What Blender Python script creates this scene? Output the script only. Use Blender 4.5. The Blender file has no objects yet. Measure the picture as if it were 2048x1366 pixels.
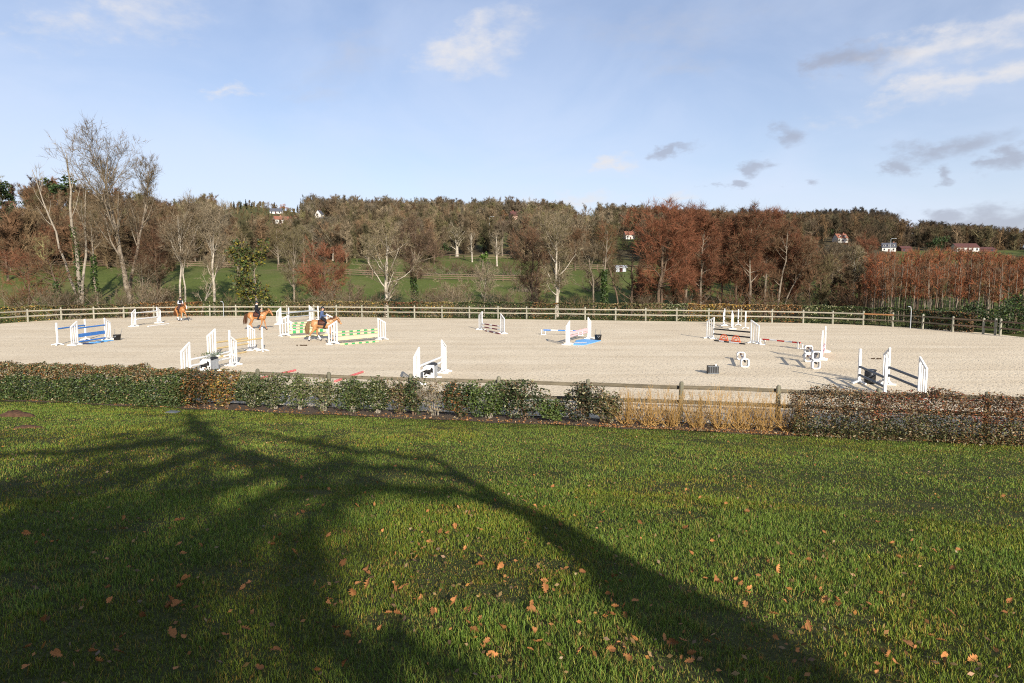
import bpy, bmesh, math, random
import numpy as np
from mathutils import Vector, Matrix, Euler

R_ = math.radians
scene = bpy.context.scene
COL = scene.collection

# ------------------------------------------------------------------ camera
EYE = 4.7                      # camera height above the riding arena
FPX = 24.0 / 36.0 * 2048.0     # focal length in photo pixels
PITCH = math.atan(131.0 / FPX)
cam_d = bpy.data.cameras.new('camera')
cam_d.lens = 24.0
cam_d.sensor_width = 36.0
cam_d.clip_start = 0.1
cam_d.clip_end = 9000.0
cam = bpy.data.objects.new('camera', cam_d)
COL.objects.link(cam)
cam.location = (0, 0, EYE)
cam.rotation_euler = (math.pi / 2 - PITCH, 0, 0)
scene.camera = cam

# ------------------------------------------------------------------ sky and sun
SUN_EL = R_(20.5)
SUN_AZ = R_(180.0 - 18.8)      # measured from +Y towards +X
SUN = np.array([math.cos(SUN_EL) * math.sin(SUN_AZ), math.cos(SUN_EL) * math.cos(SUN_AZ), math.sin(SUN_EL)])


def build_world():
    w = bpy.data.worlds.new('World')
    scene.world = w
    w.use_nodes = True
    nt = w.node_tree
    nt.nodes.clear()
    N, L = nt.nodes.new, nt.links.new

    def math_n(op, a, b=None, clamp=False):
        n = N('ShaderNodeMath'); n.operation = op; n.use_clamp = clamp
        for i, v in enumerate((a, b)):
            if v is None:
                continue
            if isinstance(v, (int, float)):
                n.inputs[i].default_value = v
            else:
                L(v, n.inputs[i])
        return n.outputs[0]

    sky = N('ShaderNodeTexSky'); sky.sky_type = 'NISHITA'; sky.sun_disc = False
    sky.sun_elevation = SUN_EL
    sky.sun_rotation = SUN_AZ
    sky.air_density = 1.0; sky.dust_density = 0.6; sky.ozone_density = 2.2; sky.altitude = 60
    bg = N('ShaderNodeBackground'); bg.inputs['Strength'].default_value = 0.092
    tintn = N('ShaderNodeMix'); tintn.data_type = 'RGBA'; tintn.blend_type = 'MULTIPLY'; tintn.inputs[0].default_value = 1.0
    L(sky.outputs[0], tintn.inputs[6]); tintn.inputs[7].default_value = (1.07, 0.98, 1.03, 1)
    L(tintn.outputs[2], bg.inputs['Color'])
    # clouds: soft shapes on the dome, addressed by direction (bearing, height)
    tc = N('ShaderNodeTexCoord')
    sep = N('ShaderNodeSeparateXYZ'); L(tc.outputs['Generated'], sep.inputs[0])
    hor = math_n('SQRT', math_n('ADD', math_n('MULTIPLY', sep.outputs[0], sep.outputs[0]), math_n('MULTIPLY', sep.outputs[1], sep.outputs[1])))
    az = math_n('ARCTAN2', sep.outputs[0], sep.outputs[1])
    el = math_n('ARCTAN2', sep.outputs[2], hor)
    comb = N('ShaderNodeCombineXYZ'); L(az, comb.inputs[0]); L(math_n('MULTIPLY', el, 1.9), comb.inputs[1])
    nz = N('ShaderNodeTexNoise'); nz.inputs['Scale'].default_value = 7.0; nz.inputs['Detail'].default_value = 8.0
    nz.inputs['Roughness'].default_value = 0.58
    L(comb.outputs[0], nz.inputs['Vector'])
    fine = math_n('SUBTRACT', nz.outputs[0], 0.5)
    nz2 = N('ShaderNodeTexNoise'); nz2.inputs['Scale'].default_value = 30.0; nz2.inputs['Detail'].default_value = 6.0
    nz2.inputs['Roughness'].default_value = 0.6
    L(comb.outputs[0], nz2.inputs['Vector'])
    fine2 = math_n('SUBTRACT', nz2.outputs[0], 0.5)

    nzw = N('ShaderNodeTexNoise'); nzw.inputs['Scale'].default_value = 14.0; nzw.inputs['Detail'].default_value = 5.0; nzw.inputs['Roughness'].default_value = 0.6
    L(comb.outputs[0], nzw.inputs['Vector'])
    wsep = N('ShaderNodeSeparateColor'); L(nzw.outputs['Color'], wsep.inputs[0])
    az_w = math_n('ADD', az, math_n('MULTIPLY', math_n('SUBTRACT', wsep.outputs[0], 0.5), 0.16))
    el_w = math_n('ADD', el, math_n('MULTIPLY', math_n('SUBTRACT', wsep.outputs[1], 0.5), 0.06))

    def blob(px, py, wx, wy, tilt=0.0):
        u, v = px - 1024.0, 683.0 - py
        d = np.array([u, v * math.sin(PITCH) + FPX * math.cos(PITCH), v * math.cos(PITCH) - FPX * math.sin(PITCH)])
        d /= np.linalg.norm(d)
        a0, e0 = math.atan2(d[0], d[1]), math.asin(d[2])
        sa, se = wx / 1500.0, wy / 1500.0
        da = math_n('SUBTRACT', az_w, a0)
        de = math_n('SUBTRACT', el_w, e0)
        c, s = math.cos(R_(tilt)), math.sin(R_(tilt))
        q1 = math_n('DIVIDE', math_n('ADD', math_n('MULTIPLY', da, c), math_n('MULTIPLY', de, s)), sa)
        q2 = math_n('DIVIDE', math_n('SUBTRACT', math_n('MULTIPLY', de, c), math_n('MULTIPLY', da, s)), se)
        q = math_n('SQRT', math_n('ADD', math_n('MULTIPLY', q1, q1), math_n('MULTIPLY', q2, q2)))
        return math_n('SUBTRACT', 1.0, q)

    def group(blobs, amp, lo, hi, amp2=0.9):
        m = None
        for b in blobs:
            v = blob(*b)
            m = v if m is None else math_n('MAXIMUM', m, v)
        m = math_n('ADD', m, math_n('ADD', math_n('MULTIPLY', fine, amp), math_n('MULTIPLY', fine2, amp2)))
        r = N('ShaderNodeMapRange'); r.interpolation_type = 'SMOOTHSTEP'
        L(m, r.inputs['Value']); r.inputs['From Min'].default_value = lo; r.inputs['From Max'].default_value = hi
        return r.outputs[0]

    white = group([(255, 25, 180, 75, 8), (960, 88, 180, 76, 18), (1960, 66, 300, 42, 8), (1985, 150, 330, 32, 9), (1180, 395, 150, 26, 0), (1340, 392, 70, 15, 0),
                   (480, 188, 60, 16, 6), (1225, 325, 60, 20, 14)], 2.2, 0.05, 1.25, 1.1)
    wisp = group([(720, 95, 210, 70, 28), (1350, 55, 330, 75, -6), (620, 200, 120, 22, 4), (1400, 130, 260, 30, -10)], 3.2, 0.1, 2.2, 1.2)
    grey = group([(1680, 122, 130, 34, 0), (1915, 290, 140, 36, 6), (2040, 318, 50, 26, 0), (1780, 342, 55, 24, 10), (1872, 350, 35, 20, 0),
                  (1580, 275, 70, 38, 10), (1360, 300, 75, 18, 14), (1515, 335, 45, 20, 0), (1470, 370, 36, 12, 0),
                  (1610, 366, 60, 12, 0), (2010, 445, 190, 62, 12), (1900, 440, 80, 24, 0)], 2.0, 0.1, 0.9, 0.9)
    # thin high veil that covers the whole dome
    veil_n = N('ShaderNodeTexNoise'); veil_n.inputs['Scale'].default_value = 3.2; veil_n.inputs['Detail'].default_value = 7.0
    veil_n.inputs['Roughness'].default_value = 0.55; veil_n.inputs['Distortion'].default_value = 0.6
    L(comb.outputs[0], veil_n.inputs['Vector'])
    vr = N('ShaderNodeMapRange'); vr.interpolation_type = 'SMOOTHSTEP'
    L(veil_n.outputs[0], vr.inputs['Value']); vr.inputs['From Min'].default_value = 0.30; vr.inputs['From Max'].default_value = 0.75
    # optically thicker towards the horizon, as thin haze is
    tau = math_n('ADD', math_n('MULTIPLY', vr.outputs[0], 0.16), 0.085)
    path = math_n('DIVIDE', tau, math_n('ADD', math_n('ABSOLUTE', math_n('SINE', el)), 0.05))
    veil = math_n('SUBTRACT', 1.0, math_n('POWER', 2.718, math_n('MULTIPLY', path, -1.0)))

    def bgc(col, s):
        b = N('ShaderNodeBackground'); b.inputs['Color'].default_value = (*col, 1); b.inputs['Strength'].default_value = s
        return b.outputs[0]

    def mix(f, a, b):
        m = N('ShaderNodeMixShader'); L(f, m.inputs[0]); L(a, m.inputs[1]); L(b, m.inputs[2]); return m.outputs[0]
    sh = mix(veil, bg.outputs[0], bgc((0.49, 0.545, 0.665), 1.0))
    sh = mix(math_n('MULTIPLY', wisp, 0.45), sh, bgc((0.80, 0.80, 0.86), 0.50))
    sh = mix(math_n('MULTIPLY', white, 0.90), sh, bgc((0.80, 0.79, 0.81), 0.68))
    sh = mix(math_n('MULTIPLY', grey, 0.62), sh, bgc((0.44, 0.46, 0.56), 0.56))
    out = N('ShaderNodeOutputWorld'); L(sh, out.inputs[0])


build_world()
sun_d = bpy.data.lights.new('sun', 'SUN')
sun_d.energy = 5.0
sun_d.angle = R_(0.53)
sun_d.color = (1.0, 0.93, 0.82)
sun_o = bpy.data.objects.new('sun', sun_d)
COL.objects.link(sun_o)
sun_o.rotation_euler = Vector(SUN).to_track_quat('Z', 'Y').to_euler()
sun_o.location = (20, -60, 40)

scene.view_settings.view_transform = 'Standard'
scene.view_settings.look = 'None'
scene.view_settings.gamma = 1.0
scene.view_settings.exposure = 0.60
scene.cycles.use_denoising = False
scene.cycles.filter_width = 1.1
scene.cycles.max_bounces = 6
scene.cycles.diffuse_bounces = 2
scene.cycles.transparent_max_bounces = 4

rng = np.random.default_rng(7)
random.seed(7)

# ------------------------------------------------------------------ materials
MATS = {}


def pm(name, col, rough=0.75, var=0.15, scale=6.0, bump=0.0, bscale=30.0, attr=False, rnd=0.0, spec=0.25, trans=0.0, col2=None, stretch=None, metal=0.0, detail=4.0):
    """procedural surface: noise-varied colour, optional per-piece tint attribute, per-object variation, relief"""
    if name in MATS:
        return MATS[name]
    m = bpy.data.materials.new(name)
    m.use_nodes = True
    nt = m.node_tree
    N, L = nt.nodes.new, nt.links.new
    b = nt.nodes['Principled BSDF']
    b.inputs['Roughness'].default_value = rough
    b.inputs['Specular IOR Level'].default_value = spec
    b.inputs['Metallic'].default_value = metal
    tc = N('ShaderNodeTexCoord')
    vec = tc.outputs['Object']
    if stretch:
        mp = N('ShaderNodeMapping'); mp.inputs['Scale'].default_value = stretch
        L(vec, mp.inputs[0]); vec = mp.outputs[0]
    nz = N('ShaderNodeTexNoise'); nz.inputs['Scale'].default_value = scale; nz.inputs['Detail'].default_value = detail
    L(vec, nz.inputs['Vector'])
    c1 = tuple(max(0, c * (1 - var)) for c in col) if col2 is None else col
    c2 = tuple(min(1, c * (1 + var)) for c in col) if col2 is None else col2
    rp = N('ShaderNodeValToRGB')
    rp.color_ramp.elements[0].position = 0.3; rp.color_ramp.elements[1].position = 0.7
    rp.color_ramp.elements[0].color = (*c1, 1); rp.color_ramp.elements[1].color = (*c2, 1)
    L(nz.outputs[0], rp.inputs[0])
    c = rp.outputs[0]
    if attr:
        at = N('ShaderNodeAttribute'); at.attribute_name = 'tint'
        mx = N('ShaderNodeMix'); mx.data_type = 'RGBA'; mx.blend_type = 'MULTIPLY'; mx.inputs[0].default_value = 1.0
        L(c, mx.inputs[6]); L(at.outputs['Color'], mx.inputs[7]); c = mx.outputs[2]
    if rnd:
        oi = N('ShaderNodeObjectInfo')
        mr = N('ShaderNodeMapRange'); L(oi.outputs['Random'], mr.inputs[0])
        mr.inputs[3].default_value = 1 - rnd; mr.inputs[4].default_value = 1 + rnd
        hs = N('ShaderNodeHueSaturation'); L(c, hs.inputs['Color']); L(mr.outputs[0], hs.inputs['Value'])
        c = hs.outputs[0]
    L(c, b.inputs['Base Color'])
    if bump:
        bn = N('ShaderNodeTexNoise'); bn.inputs['Scale'].default_value = bscale; bn.inputs['Detail'].default_value = 5.0
        L(vec, bn.inputs['Vector'])
        bp = N('ShaderNodeBump'); bp.inputs['Strength'].default_value = min(1, bump); bp.inputs['Distance'].default_value = 0.02
        L(bn.outputs[0], bp.inputs['Height']); L(bp.outputs[0], b.inputs['Normal'])
    if trans:
        tr = N('ShaderNodeBsdfTranslucent'); L(c, tr.inputs[0])
        ms = N('ShaderNodeMixShader'); ms.inputs[0].default_value = trans
        L(b.outputs[0], ms.inputs[1]); L(tr.outputs[0], ms.inputs[2])
        L(ms.outputs[0], nt.nodes['Material Output'].inputs[0])
    MATS[name] = m
    return m


# ------------------------------------------------------------------ mesh helpers
def link(o, parent=None):
    COL.objects.link(o)
    if parent is not None:
        o.parent = parent
    return o


def tag(o, label=None, cat=None, group=None, kind=None):
    if label: o['label'] = label
    if cat: o['category'] = cat
    if group: o['group'] = group
    if kind: o['kind'] = kind
    return o


def empty(name, loc=(0, 0, 0), rz=0.0):
    o = bpy.data.objects.new(name, None)
    COL.objects.link(o)
    o.location = loc
    o.rotation_euler = (0, 0, rz)
    o.empty_display_size = 0.2
    return o


class MB:
    """collects vertices and faces (numpy) and links them as ONE mesh object"""

    def __init__(self):
        self.v, self.f, self.fm, self.c, self.n = [], [], [], [], 0

    def add(self, verts, faces, mat=0, tint=None):
        verts = np.asarray(verts, dtype=np.float32).reshape(-1, 3)
        faces = np.asarray(faces, dtype=np.int64)
        self.v.append(verts)
        self.f.append(faces + self.n)
        self.fm.append(np.full(len(faces), mat, dtype=np.int32) if np.isscalar(mat) else np.asarray(mat, dtype=np.int32))
        if tint is None:
            tint = np.ones((len(verts), 3), np.float32)
        tint = np.asarray(tint, np.float32)
        if tint.ndim == 1:
            tint = np.tile(tint, (len(verts), 1))
        self.c.append(tint)
        self.n += len(verts)

    def box(self, c, s, mat=0, rot=None, tint=None):
        c = np.asarray(c, float); h = np.asarray(s, float) / 2
        p = np.array([[x, y, z] for z in (-1, 1) for y in (-1, 1) for x in (-1, 1)]) * h
        if rot is not None:
            p = p @ np.array(rot).T
        self.add(p + c, [[0, 2, 3, 1], [4, 5, 7, 6], [0, 1, 5, 4], [2, 6, 7, 3], [0, 4, 6, 2], [1, 3, 7, 5]], mat, tint)

    def tubes(self, P, R, n=5, mat=0, cap=False, tint=None):
        P = np.asarray(P, float); R = np.asarray(R, float)
        if P.ndim == 2:
            P = P[None]; R = np.broadcast_to(R, P.shape[1])[None]
        N, K, _ = P.shape
        T = np.gradient(P, axis=1)
        T /= np.linalg.norm(T, axis=2, keepdims=True) + 1e-9
        mean = np.abs(T.mean(1))
        ref = np.zeros((N, 3)); ref[np.arange(N), mean.argmin(1)] = 1
        U = np.cross(T, ref[:, None, :]); U /= np.linalg.norm(U, axis=2, keepdims=True) + 1e-9
        W = np.cross(T, U)
        a = np.arange(n) / n * 2 * np.pi
        ring = P[:, :, None, :] + R[:, :, None, None] * (np.cos(a)[None, None, :, None] * U[:, :, None, :] + np.sin(a)[None, None, :, None] * W[:, :, None, :])
        base = (np.arange(N) * K * n)[:, None, None] + (np.arange(K - 1) * n)[None, :, None]
        i = np.arange(n)[None, None, :]; j = (np.arange(n) + 1) % n; j = j[None, None, :]
        q = np.stack([base + i, base + j, base + n + j, base + n + i], -1).reshape(-1, 4)
        tv = None
        if tint is not None:
            tint = np.asarray(tint, float)
            tv = np.repeat(tint, K * n, axis=0) if tint.ndim == 2 else tint
        self.add(ring.reshape(-1, 3), q, mat, tv)
        if cap:
            for k, flip in ((0, True), (K - 1, False)):
                for t in range(N):
                    r = ring[t, k]
                    v = np.vstack([r, r.mean(0)])
                    f = [[x, (x + 1) % n, n] for x in range(n)]
                    if not flip:
                        pass
                    else:
                        f = [[y, x, z] for x, y, z in f]
                    self.add(v, f, mat, None if tv is None else (tint[t] if tint.ndim == 2 else tint))

    def cyl(self, p0, p1, r0, r1=None, n=10, mat=0, tint=None):
        self.tubes(np.array([p0, p1], float), np.array([r0, r0 if r1 is None else r1], float), n, mat, True, tint)

    def quads(self, Q, mat=0, tint=None):
        Q = np.asarray(Q, float); N = len(Q)
        if N == 0:
            return
        f = np.arange(N * Q.shape[1]).reshape(N, Q.shape[1])
        tv = None if tint is None else np.repeat(np.asarray(tint, np.float32), Q.shape[1], axis=0)
        self.add(Q.reshape(-1, 3), f, mat, tv)

    def mesh(self, name, smooth=False, tint=False):
        V = np.concatenate(self.v)
        me = bpy.data.meshes.new(name)
        me.vertices.add(len(V)); me.vertices.foreach_set('co', V.ravel())
        loops = np.concatenate([f.ravel() for f in self.f])
        sizes = np.concatenate([np.full(len(f), f.shape[1], np.int32) for f in self.f])
        me.loops.add(len(loops)); me.loops.foreach_set('vertex_index', loops.astype(np.int32))
        me.polygons.add(len(sizes))
        st = np.zeros(len(sizes), np.int32); st[1:] = np.cumsum(sizes)[:-1]
        me.polygons.foreach_set('loop_start', st)
        me.polygons.foreach_set('loop_total', sizes)
        me.polygons.foreach_set('material_index', np.concatenate(self.fm))
        me.polygons.foreach_set('use_smooth', np.full(len(sizes), smooth, dtype=bool))
        if tint:
            at = me.attributes.new('tint', 'FLOAT_COLOR', 'POINT')
            C = np.concatenate(self.c); C = np.hstack([C, np.ones((len(C), 1), np.float32)]).astype(np.float32)
            at.data.foreach_set('color', C.ravel())
        me.update(calc_edges=True)
        me.validate()
        return me

    def build(self, name, mats, parent=None, smooth=False, tint=False, loc=None):
        me = self.mesh(name, smooth, tint)
        for m in (mats if isinstance(mats, (list, tuple)) else [mats]):
            me.materials.append(m)
        o = bpy.data.objects.new(name, me)
        if loc is not None:
            o.location = loc
        return link(o, parent)


def share(name, src, parent=None, loc=(0, 0, 0), rz=0.0, scale=None):
    o = bpy.data.objects.new(name, src.data if hasattr(src, 'data') else src)
    o.location = loc; o.rotation_euler = (0, 0, rz)
    if scale is not None:
        o.scale = scale
    return link(o, parent)


def copy_tree(src, parent=None):
    c = src.copy(); COL.objects.link(c); c.parent = parent
    for ch in src.children:
        copy_tree(ch, c)
    return c


# ------------------------------------------------------------------ terrain
NX, NY = 0.205, 0.979          # normal of the long side of the arena (towards the hill)
NEAR_N, FAR_N, LEFT_T, RIGHT_T = 22.6, 72.4, -63.0, 27.5


def tn(t, n):
    """arena coordinates (along the long side, across it) -> world"""
    return np.array([0.979 * t + 0.205 * n, -0.205 * t + 0.979 * n])


BEAR = np.array([-1.5, -.75, -.60, -.46, -.38, -.28, -.02, .16, .30, .39, .51, .62, .75, 1.5])
RDIST = np.array([200, 250, 270, 380, 410, 420, 420, 420, 520, 600, 650, 600, 500, 500.])
RIDGE = np.array([22, 24, 25, 34.5, 43, 39.5, 40, 35.5, 41, 44, 48, 31, 19, 14.])


def ground(X, Y):
    X = np.asarray(X, float); Y = np.asarray(Y, float)
    n = NX * X + NY * Y
    s = 20.9 - n
    s1 = np.minimum(s, 24.0)
    z = 0.148 * 0.5 * (s1 + np.sqrt(s1 * s1 + 0.4)) + np.maximum(s - 24, 0) * 0.05
    z = z - 0.02 + 0.02 * np.sin(X * 0.9 + 1) * np.sin(Y * 0.7) * (s > 2)
    d = np.hypot(X, Y)
    b = np.clip(np.where(Y > 1, X / np.maximum(Y, 1), np.sign(X) * 1.5), -1.5, 1.5)
    far = np.interp(d, [0, 78, 95, 105, 135, 180, 210], [0, 0, -0.8, -0.5, 4.6, 9.0, 12.0])
    z2 = np.interp(b, [-1.5, .2, .38, .55, 1.5], [12.0, 12.0, 8.5, 6.0, 5.0])
    far = np.where(far > 0, far * z2 / 12.0, far)
    Rb = np.interp(b, BEAR, RDIST); Zb = np.interp(b, BEAR, RIDGE)
    f2 = np.where(d < Rb, z2 + (Zb - z2) * np.clip((d - 210) / (Rb - 210 + 1e-6), 0, 1) ** 0.95, Zb - (d - Rb) * 0.035)
    far = np.where(d > 210, f2, far)
    far = far + np.where(d > 100, np.sin(X * .045 + 1.3) * np.sin(Y * .038) * np.clip((d - 100) / 120, 0, 1) * 1.0, 0)
    use = (Y > 0) & (n > 26)
    return np.where(use, far + np.where(d < 95, -0.02, 0), z)


def gz(x, y):
    return float(ground(x, y))


def ray(px, py):
    u, v = px - 1024.0, 683.0 - py
    d = np.array([u, v * math.sin(PITCH) + FPX * math.cos(PITCH), v * math.cos(PITCH) - FPX * math.sin(PITCH)])
    return d / d[1]


def gp(px, py, z=0.0):
    """point of the flat arena seen at a photo position"""
    d = ray(px, py)
    k = (EYE - z) / -d[2]
    return np.array([d[0] * k, d[1] * k, z])


def hit(px, py, dmin=2.0):
    """point of the terrain seen at a photo position"""
    d = ray(px, py)
    k = np.concatenate([np.arange(dmin, 40, .05), np.arange(max(40, dmin), 1200, .5)])
    g = ground(d[0] * k, d[1] * k) - (EYE + d[2] * k)
    i = np.argmax(g > 0) if (g > 0).any() else int(np.argmax(np.where(k > dmin + 40, g / k, -9)))
    p = d * k[i]
    return np.array([p[0], p[1], gz(p[0], p[1])])


def at_depth(px, Y):
    x = (px - 1024.0) / FPX * Y * 1.0
    return np.array([x, Y, gz(x, Y)])


def project(X, Y, Z):
    zc = Z - EYE
    f = Y * math.cos(PITCH) - zc * math.sin(PITCH)
    v = Y * math.sin(PITCH) + zc * math.cos(PITCH)
    return 1024 + FPX * X / f, 683 - FPX * v / f


def material_ground():
    m = bpy.data.materials.new('grassland'); m.use_nodes = True
    nt = m.node_tree; N, L = nt.nodes.new, nt.links.new
    b = nt.nodes['Principled BSDF']; b.inputs['Roughness'].default_value = 0.9; b.inputs['Specular IOR Level'].default_value = 0.1
    geo = N('ShaderNodeNewGeometry')

    def noise(s, det=6):
        n = N('ShaderNodeTexNoise'); n.inputs['Scale'].default_value = s; n.inputs['Detail'].default_value = det; n.inputs['Roughness'].default_value = 0.65
        L(geo.outputs['Position'], n.inputs['Vector']); return n.outputs[0]

    def ramp(v, stops):
        r = N('ShaderNodeValToRGB'); L(v, r.inputs[0])
        r.color_ramp.elements[0].position = stops[0][0]; r.color_ramp.elements[0].color = (*stops[0][1], 1)
        r.color_ramp.elements[1].position = stops[-1][0]; r.color_ramp.elements[1].color = (*stops[-1][1], 1)
        for p, c in stops[1:-1]:
            e = r.color_ramp.elements.new(p); e.color = (*c, 1)
        return r.outputs[0]

    def mixc(f, a, c, mode='MIX'):
        x = N('ShaderNodeMix'); x.data_type = 'RGBA'; x.blend_type = mode
        if isinstance(f, float): x.inputs[0].default_value = f
        else: L(f, x.inputs[0])
        L(a, x.inputs[6]); L(c, x.inputs[7]); return x.outputs[2]
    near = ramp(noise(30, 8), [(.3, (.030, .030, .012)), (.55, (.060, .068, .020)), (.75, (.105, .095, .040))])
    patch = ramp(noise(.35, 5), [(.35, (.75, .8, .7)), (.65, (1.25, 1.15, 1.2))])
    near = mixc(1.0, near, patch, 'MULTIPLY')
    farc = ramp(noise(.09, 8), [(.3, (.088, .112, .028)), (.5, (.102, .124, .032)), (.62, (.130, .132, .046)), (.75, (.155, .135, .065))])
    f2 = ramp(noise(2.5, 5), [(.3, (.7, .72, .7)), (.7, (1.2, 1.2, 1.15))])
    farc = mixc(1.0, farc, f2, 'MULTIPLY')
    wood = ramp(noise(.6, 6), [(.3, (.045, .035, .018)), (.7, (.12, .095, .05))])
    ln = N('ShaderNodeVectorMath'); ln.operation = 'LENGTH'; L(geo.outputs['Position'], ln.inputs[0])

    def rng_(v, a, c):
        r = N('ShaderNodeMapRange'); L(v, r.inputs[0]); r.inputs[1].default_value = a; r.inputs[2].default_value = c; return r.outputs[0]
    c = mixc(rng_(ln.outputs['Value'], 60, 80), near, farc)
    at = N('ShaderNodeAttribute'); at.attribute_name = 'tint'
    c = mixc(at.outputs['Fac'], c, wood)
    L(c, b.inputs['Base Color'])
    bn = noise(14, 6); bp = N('ShaderNodeBump'); bp.inputs['Strength'].default_value = .8; bp.inputs['Distance'].default_value = .05
    L(bn, bp.inputs['Height']); L(bp.outputs[0], b.inputs['Normal'])
    return m


FIELDS = [[(425, 390), (600, 398), (600, 428), (565, 450), (470, 450), (432, 435)],
          [(955, 466), (1025, 464), (1035, 495), (960, 495)],
          [(870, 510), (1040, 510), (1060, 552), (850, 552)],
          [(700, 518), (840, 520), (840, 552), (700, 550)],
          [(1790, 502), (2100, 500), (2100, 530), (1790, 528)],
          [(1790, 452), (1860, 458), (1860, 474), (1790, 470)],
          [(1240, 470), (1290, 470), (1290, 500), (1240, 500)]]


def in_poly(px, py, poly):
    r = np.zeros(np.shape(px), bool); n = len(poly); j = n - 1
    for i in range(n):
        (xi, yi), (xj, yj) = poly[i], poly[j]
        r ^= ((yi > py) != (yj > py)) & (px < (xj - xi) * (py - yi) / (yj - yi + 1e-9) + xi)
        j = i
    return r


def build_ground():
    A = np.concatenate([np.linspace(-55, 55, 221), np.linspace(57, 303, 60)]) * math.pi / 180
    Rr = np.concatenate([[0.3], np.arange(1, 30, .5), np.geomspace(30, 900, 120), [1200, 2000, 4000, 7000]])
    a, r = np.meshgrid(A, Rr)
    X, Y = r * np.sin(a), r * np.cos(a)
    Z = ground(X, Y)
    V = np.stack([X, Y, Z], -1).reshape(-1, 3)
    na, nr = len(A), len(Rr)
    i, j = np.meshgrid(np.arange(na), np.arange(nr - 1))
    i2 = (i + 1) % na
    F = np.stack([j * na + i, (j + 1) * na + i, (j + 1) * na + i2, j * na + i2], -1).reshape(-1, 4)
    mb = MB()
    px, py = project(X, np.maximum(Y, .1), Z)
    wood = np.clip((r - 150) / 40, 0, 1)
    for q_, f in enumerate(FIELDS):
        wood = np.where(in_poly(px, py, f), .6 if q_ == 0 else 0, wood)
    wood = np.where(Y < 0, 0, wood).reshape(-1)
    mb.add(V, F, 0, np.stack([wood] * 3, -1))
    o = mb.build('ground', material_ground(), smooth=True, tint=True)
    tag(o, kind='structure', label='grass ground running from the lawn to the far hills')


build_ground()


def sand_material():
    m = bpy.data.materials.new('arena_sand'); m.use_nodes = True
    nt = m.node_tree; N, L = nt.nodes.new, nt.links.new
    b = nt.nodes['Principled BSDF']; b.inputs['Roughness'].default_value = 0.95; b.inputs['Specular IOR Level'].default_value = 0.08
    tc = N('ShaderNodeTexCoord')

    def noise(s, det=5, ro=.6):
        n = N('ShaderNodeTexNoise'); n.inputs['Scale'].default_value = s; n.inputs['Detail'].default_value = det; n.inputs['Roughness'].default_value = ro
        L(tc.outputs['Object'], n.inputs['Vector']); return n.outputs[0]

    def ramp(v, p0, c0, p1, c1):
        r = N('ShaderNodeValToRGB'); L(v, r.inputs[0])
        r.color_ramp.elements[0].position = p0; r.color_ramp.elements[0].color = (*c0, 1)
        r.color_ramp.elements[1].position = p1; r.color_ramp.elements[1].color = (*c1, 1)
        return r.outputs[0]
    c = ramp(noise(.25, 6), .3, (.72, .60, .43), .72, (.82, .70, .515))
    c2 = ramp(noise(9, 4), .25, (.86, .85, .83), .6, (1, 1, 1))
    mx = N('ShaderNodeMix'); mx.data_type = 'RGBA'; mx.blend_type = 'MULTIPLY'; mx.inputs[0].default_value = 1
    L(c, mx.inputs[6]); L(c2, mx.inputs[7])
    # harrow lines and trodden tracks run along the long side
    mp = N('ShaderNodeMapping'); mp.inputs['Rotation'].default_value = (0, 0, R_(11.8)); mp.inputs['Scale'].default_value = (.05, .55, 1)
    L(tc.outputs['Object'], mp.inputs[0])
    tr = N('ShaderNodeTexNoise'); tr.inputs['Scale'].default_value = 1.0; tr.inputs['Detail'].default_value = 6.0; tr.inputs['Distortion'].default_value = .8
    L(mp.outputs[0], tr.inputs['Vector'])
    c3 = ramp(tr.outputs[0], .3, (.88, .86, .83), .62, (1, 1, 1))
    mx2 = N('ShaderNodeMix'); mx2.data_type = 'RGBA'; mx2.blend_type = 'MULTIPLY'; mx2.inputs[0].default_value = 1
    L(mx.outputs[2], mx2.inputs[6]); L(c3, mx2.inputs[7]); L(mx2.outputs[2], b.inputs['Base Color'])
    # hoof dents: scattered pits plus grain
    vo = N('ShaderNodeTexVoronoi'); vo.inputs['Scale'].default_value = 6.0; vo.inputs['Randomness'].default_value = 1.0
    L(tc.outputs['Object'], vo.inputs['Vector'])
    r = N('ShaderNodeMapRange'); r.interpolation_type = 'SMOOTHSTEP'; L(vo.outputs['Distance'], r.inputs[0]); r.inputs[1].default_value = .06; r.inputs[2].default_value = .30
    nn = noise(5.5, 4)
    ad = N('ShaderNodeMath'); ad.operation = 'MULTIPLY_ADD'; L(nn, ad.inputs[0]); ad.inputs[1].default_value = .8; L(r.outputs[0], ad.inputs[2])
    bp = N('ShaderNodeBump'); bp.inputs['Strength'].default_value = 1.0; bp.inputs['Distance'].default_value = .058
    L(ad.outputs[0], bp.inputs['Height']); L(bp.outputs[0], b.inputs['Normal'])
    return m


def arena_outline(inset=0.0, step=1.0, rad=15.0):
    t0, t1, n0, n1 = LEFT_T + inset, RIGHT_T - inset, NEAR_N + inset, FAR_N - inset
    r = rad - inset
    pts = []
    for (ct, cn, a0) in ((t1 - r, n1 - r, 0), (t0 + r, n1 - r, 90), (t0 + r, n0 + r, 180), (t1 - r, n0 + r, 270)):
        for k in range(13):
            a = R_(a0 + k * 7.5)
            pts.append((ct + r * math.cos(a), cn + r * math.sin(a)))
    return pts


mb = MB()
ol = np.array([tn(*p) for p in arena_outline(-0.3)])
mb.add(np.column_stack([ol, np.full(len(ol), .015)]), [list(range(len(ol)))])
sand = tag(mb.build('sand_arena', sand_material()), kind='structure', label='beige sand riding arena inside the post and rail fence')

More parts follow.
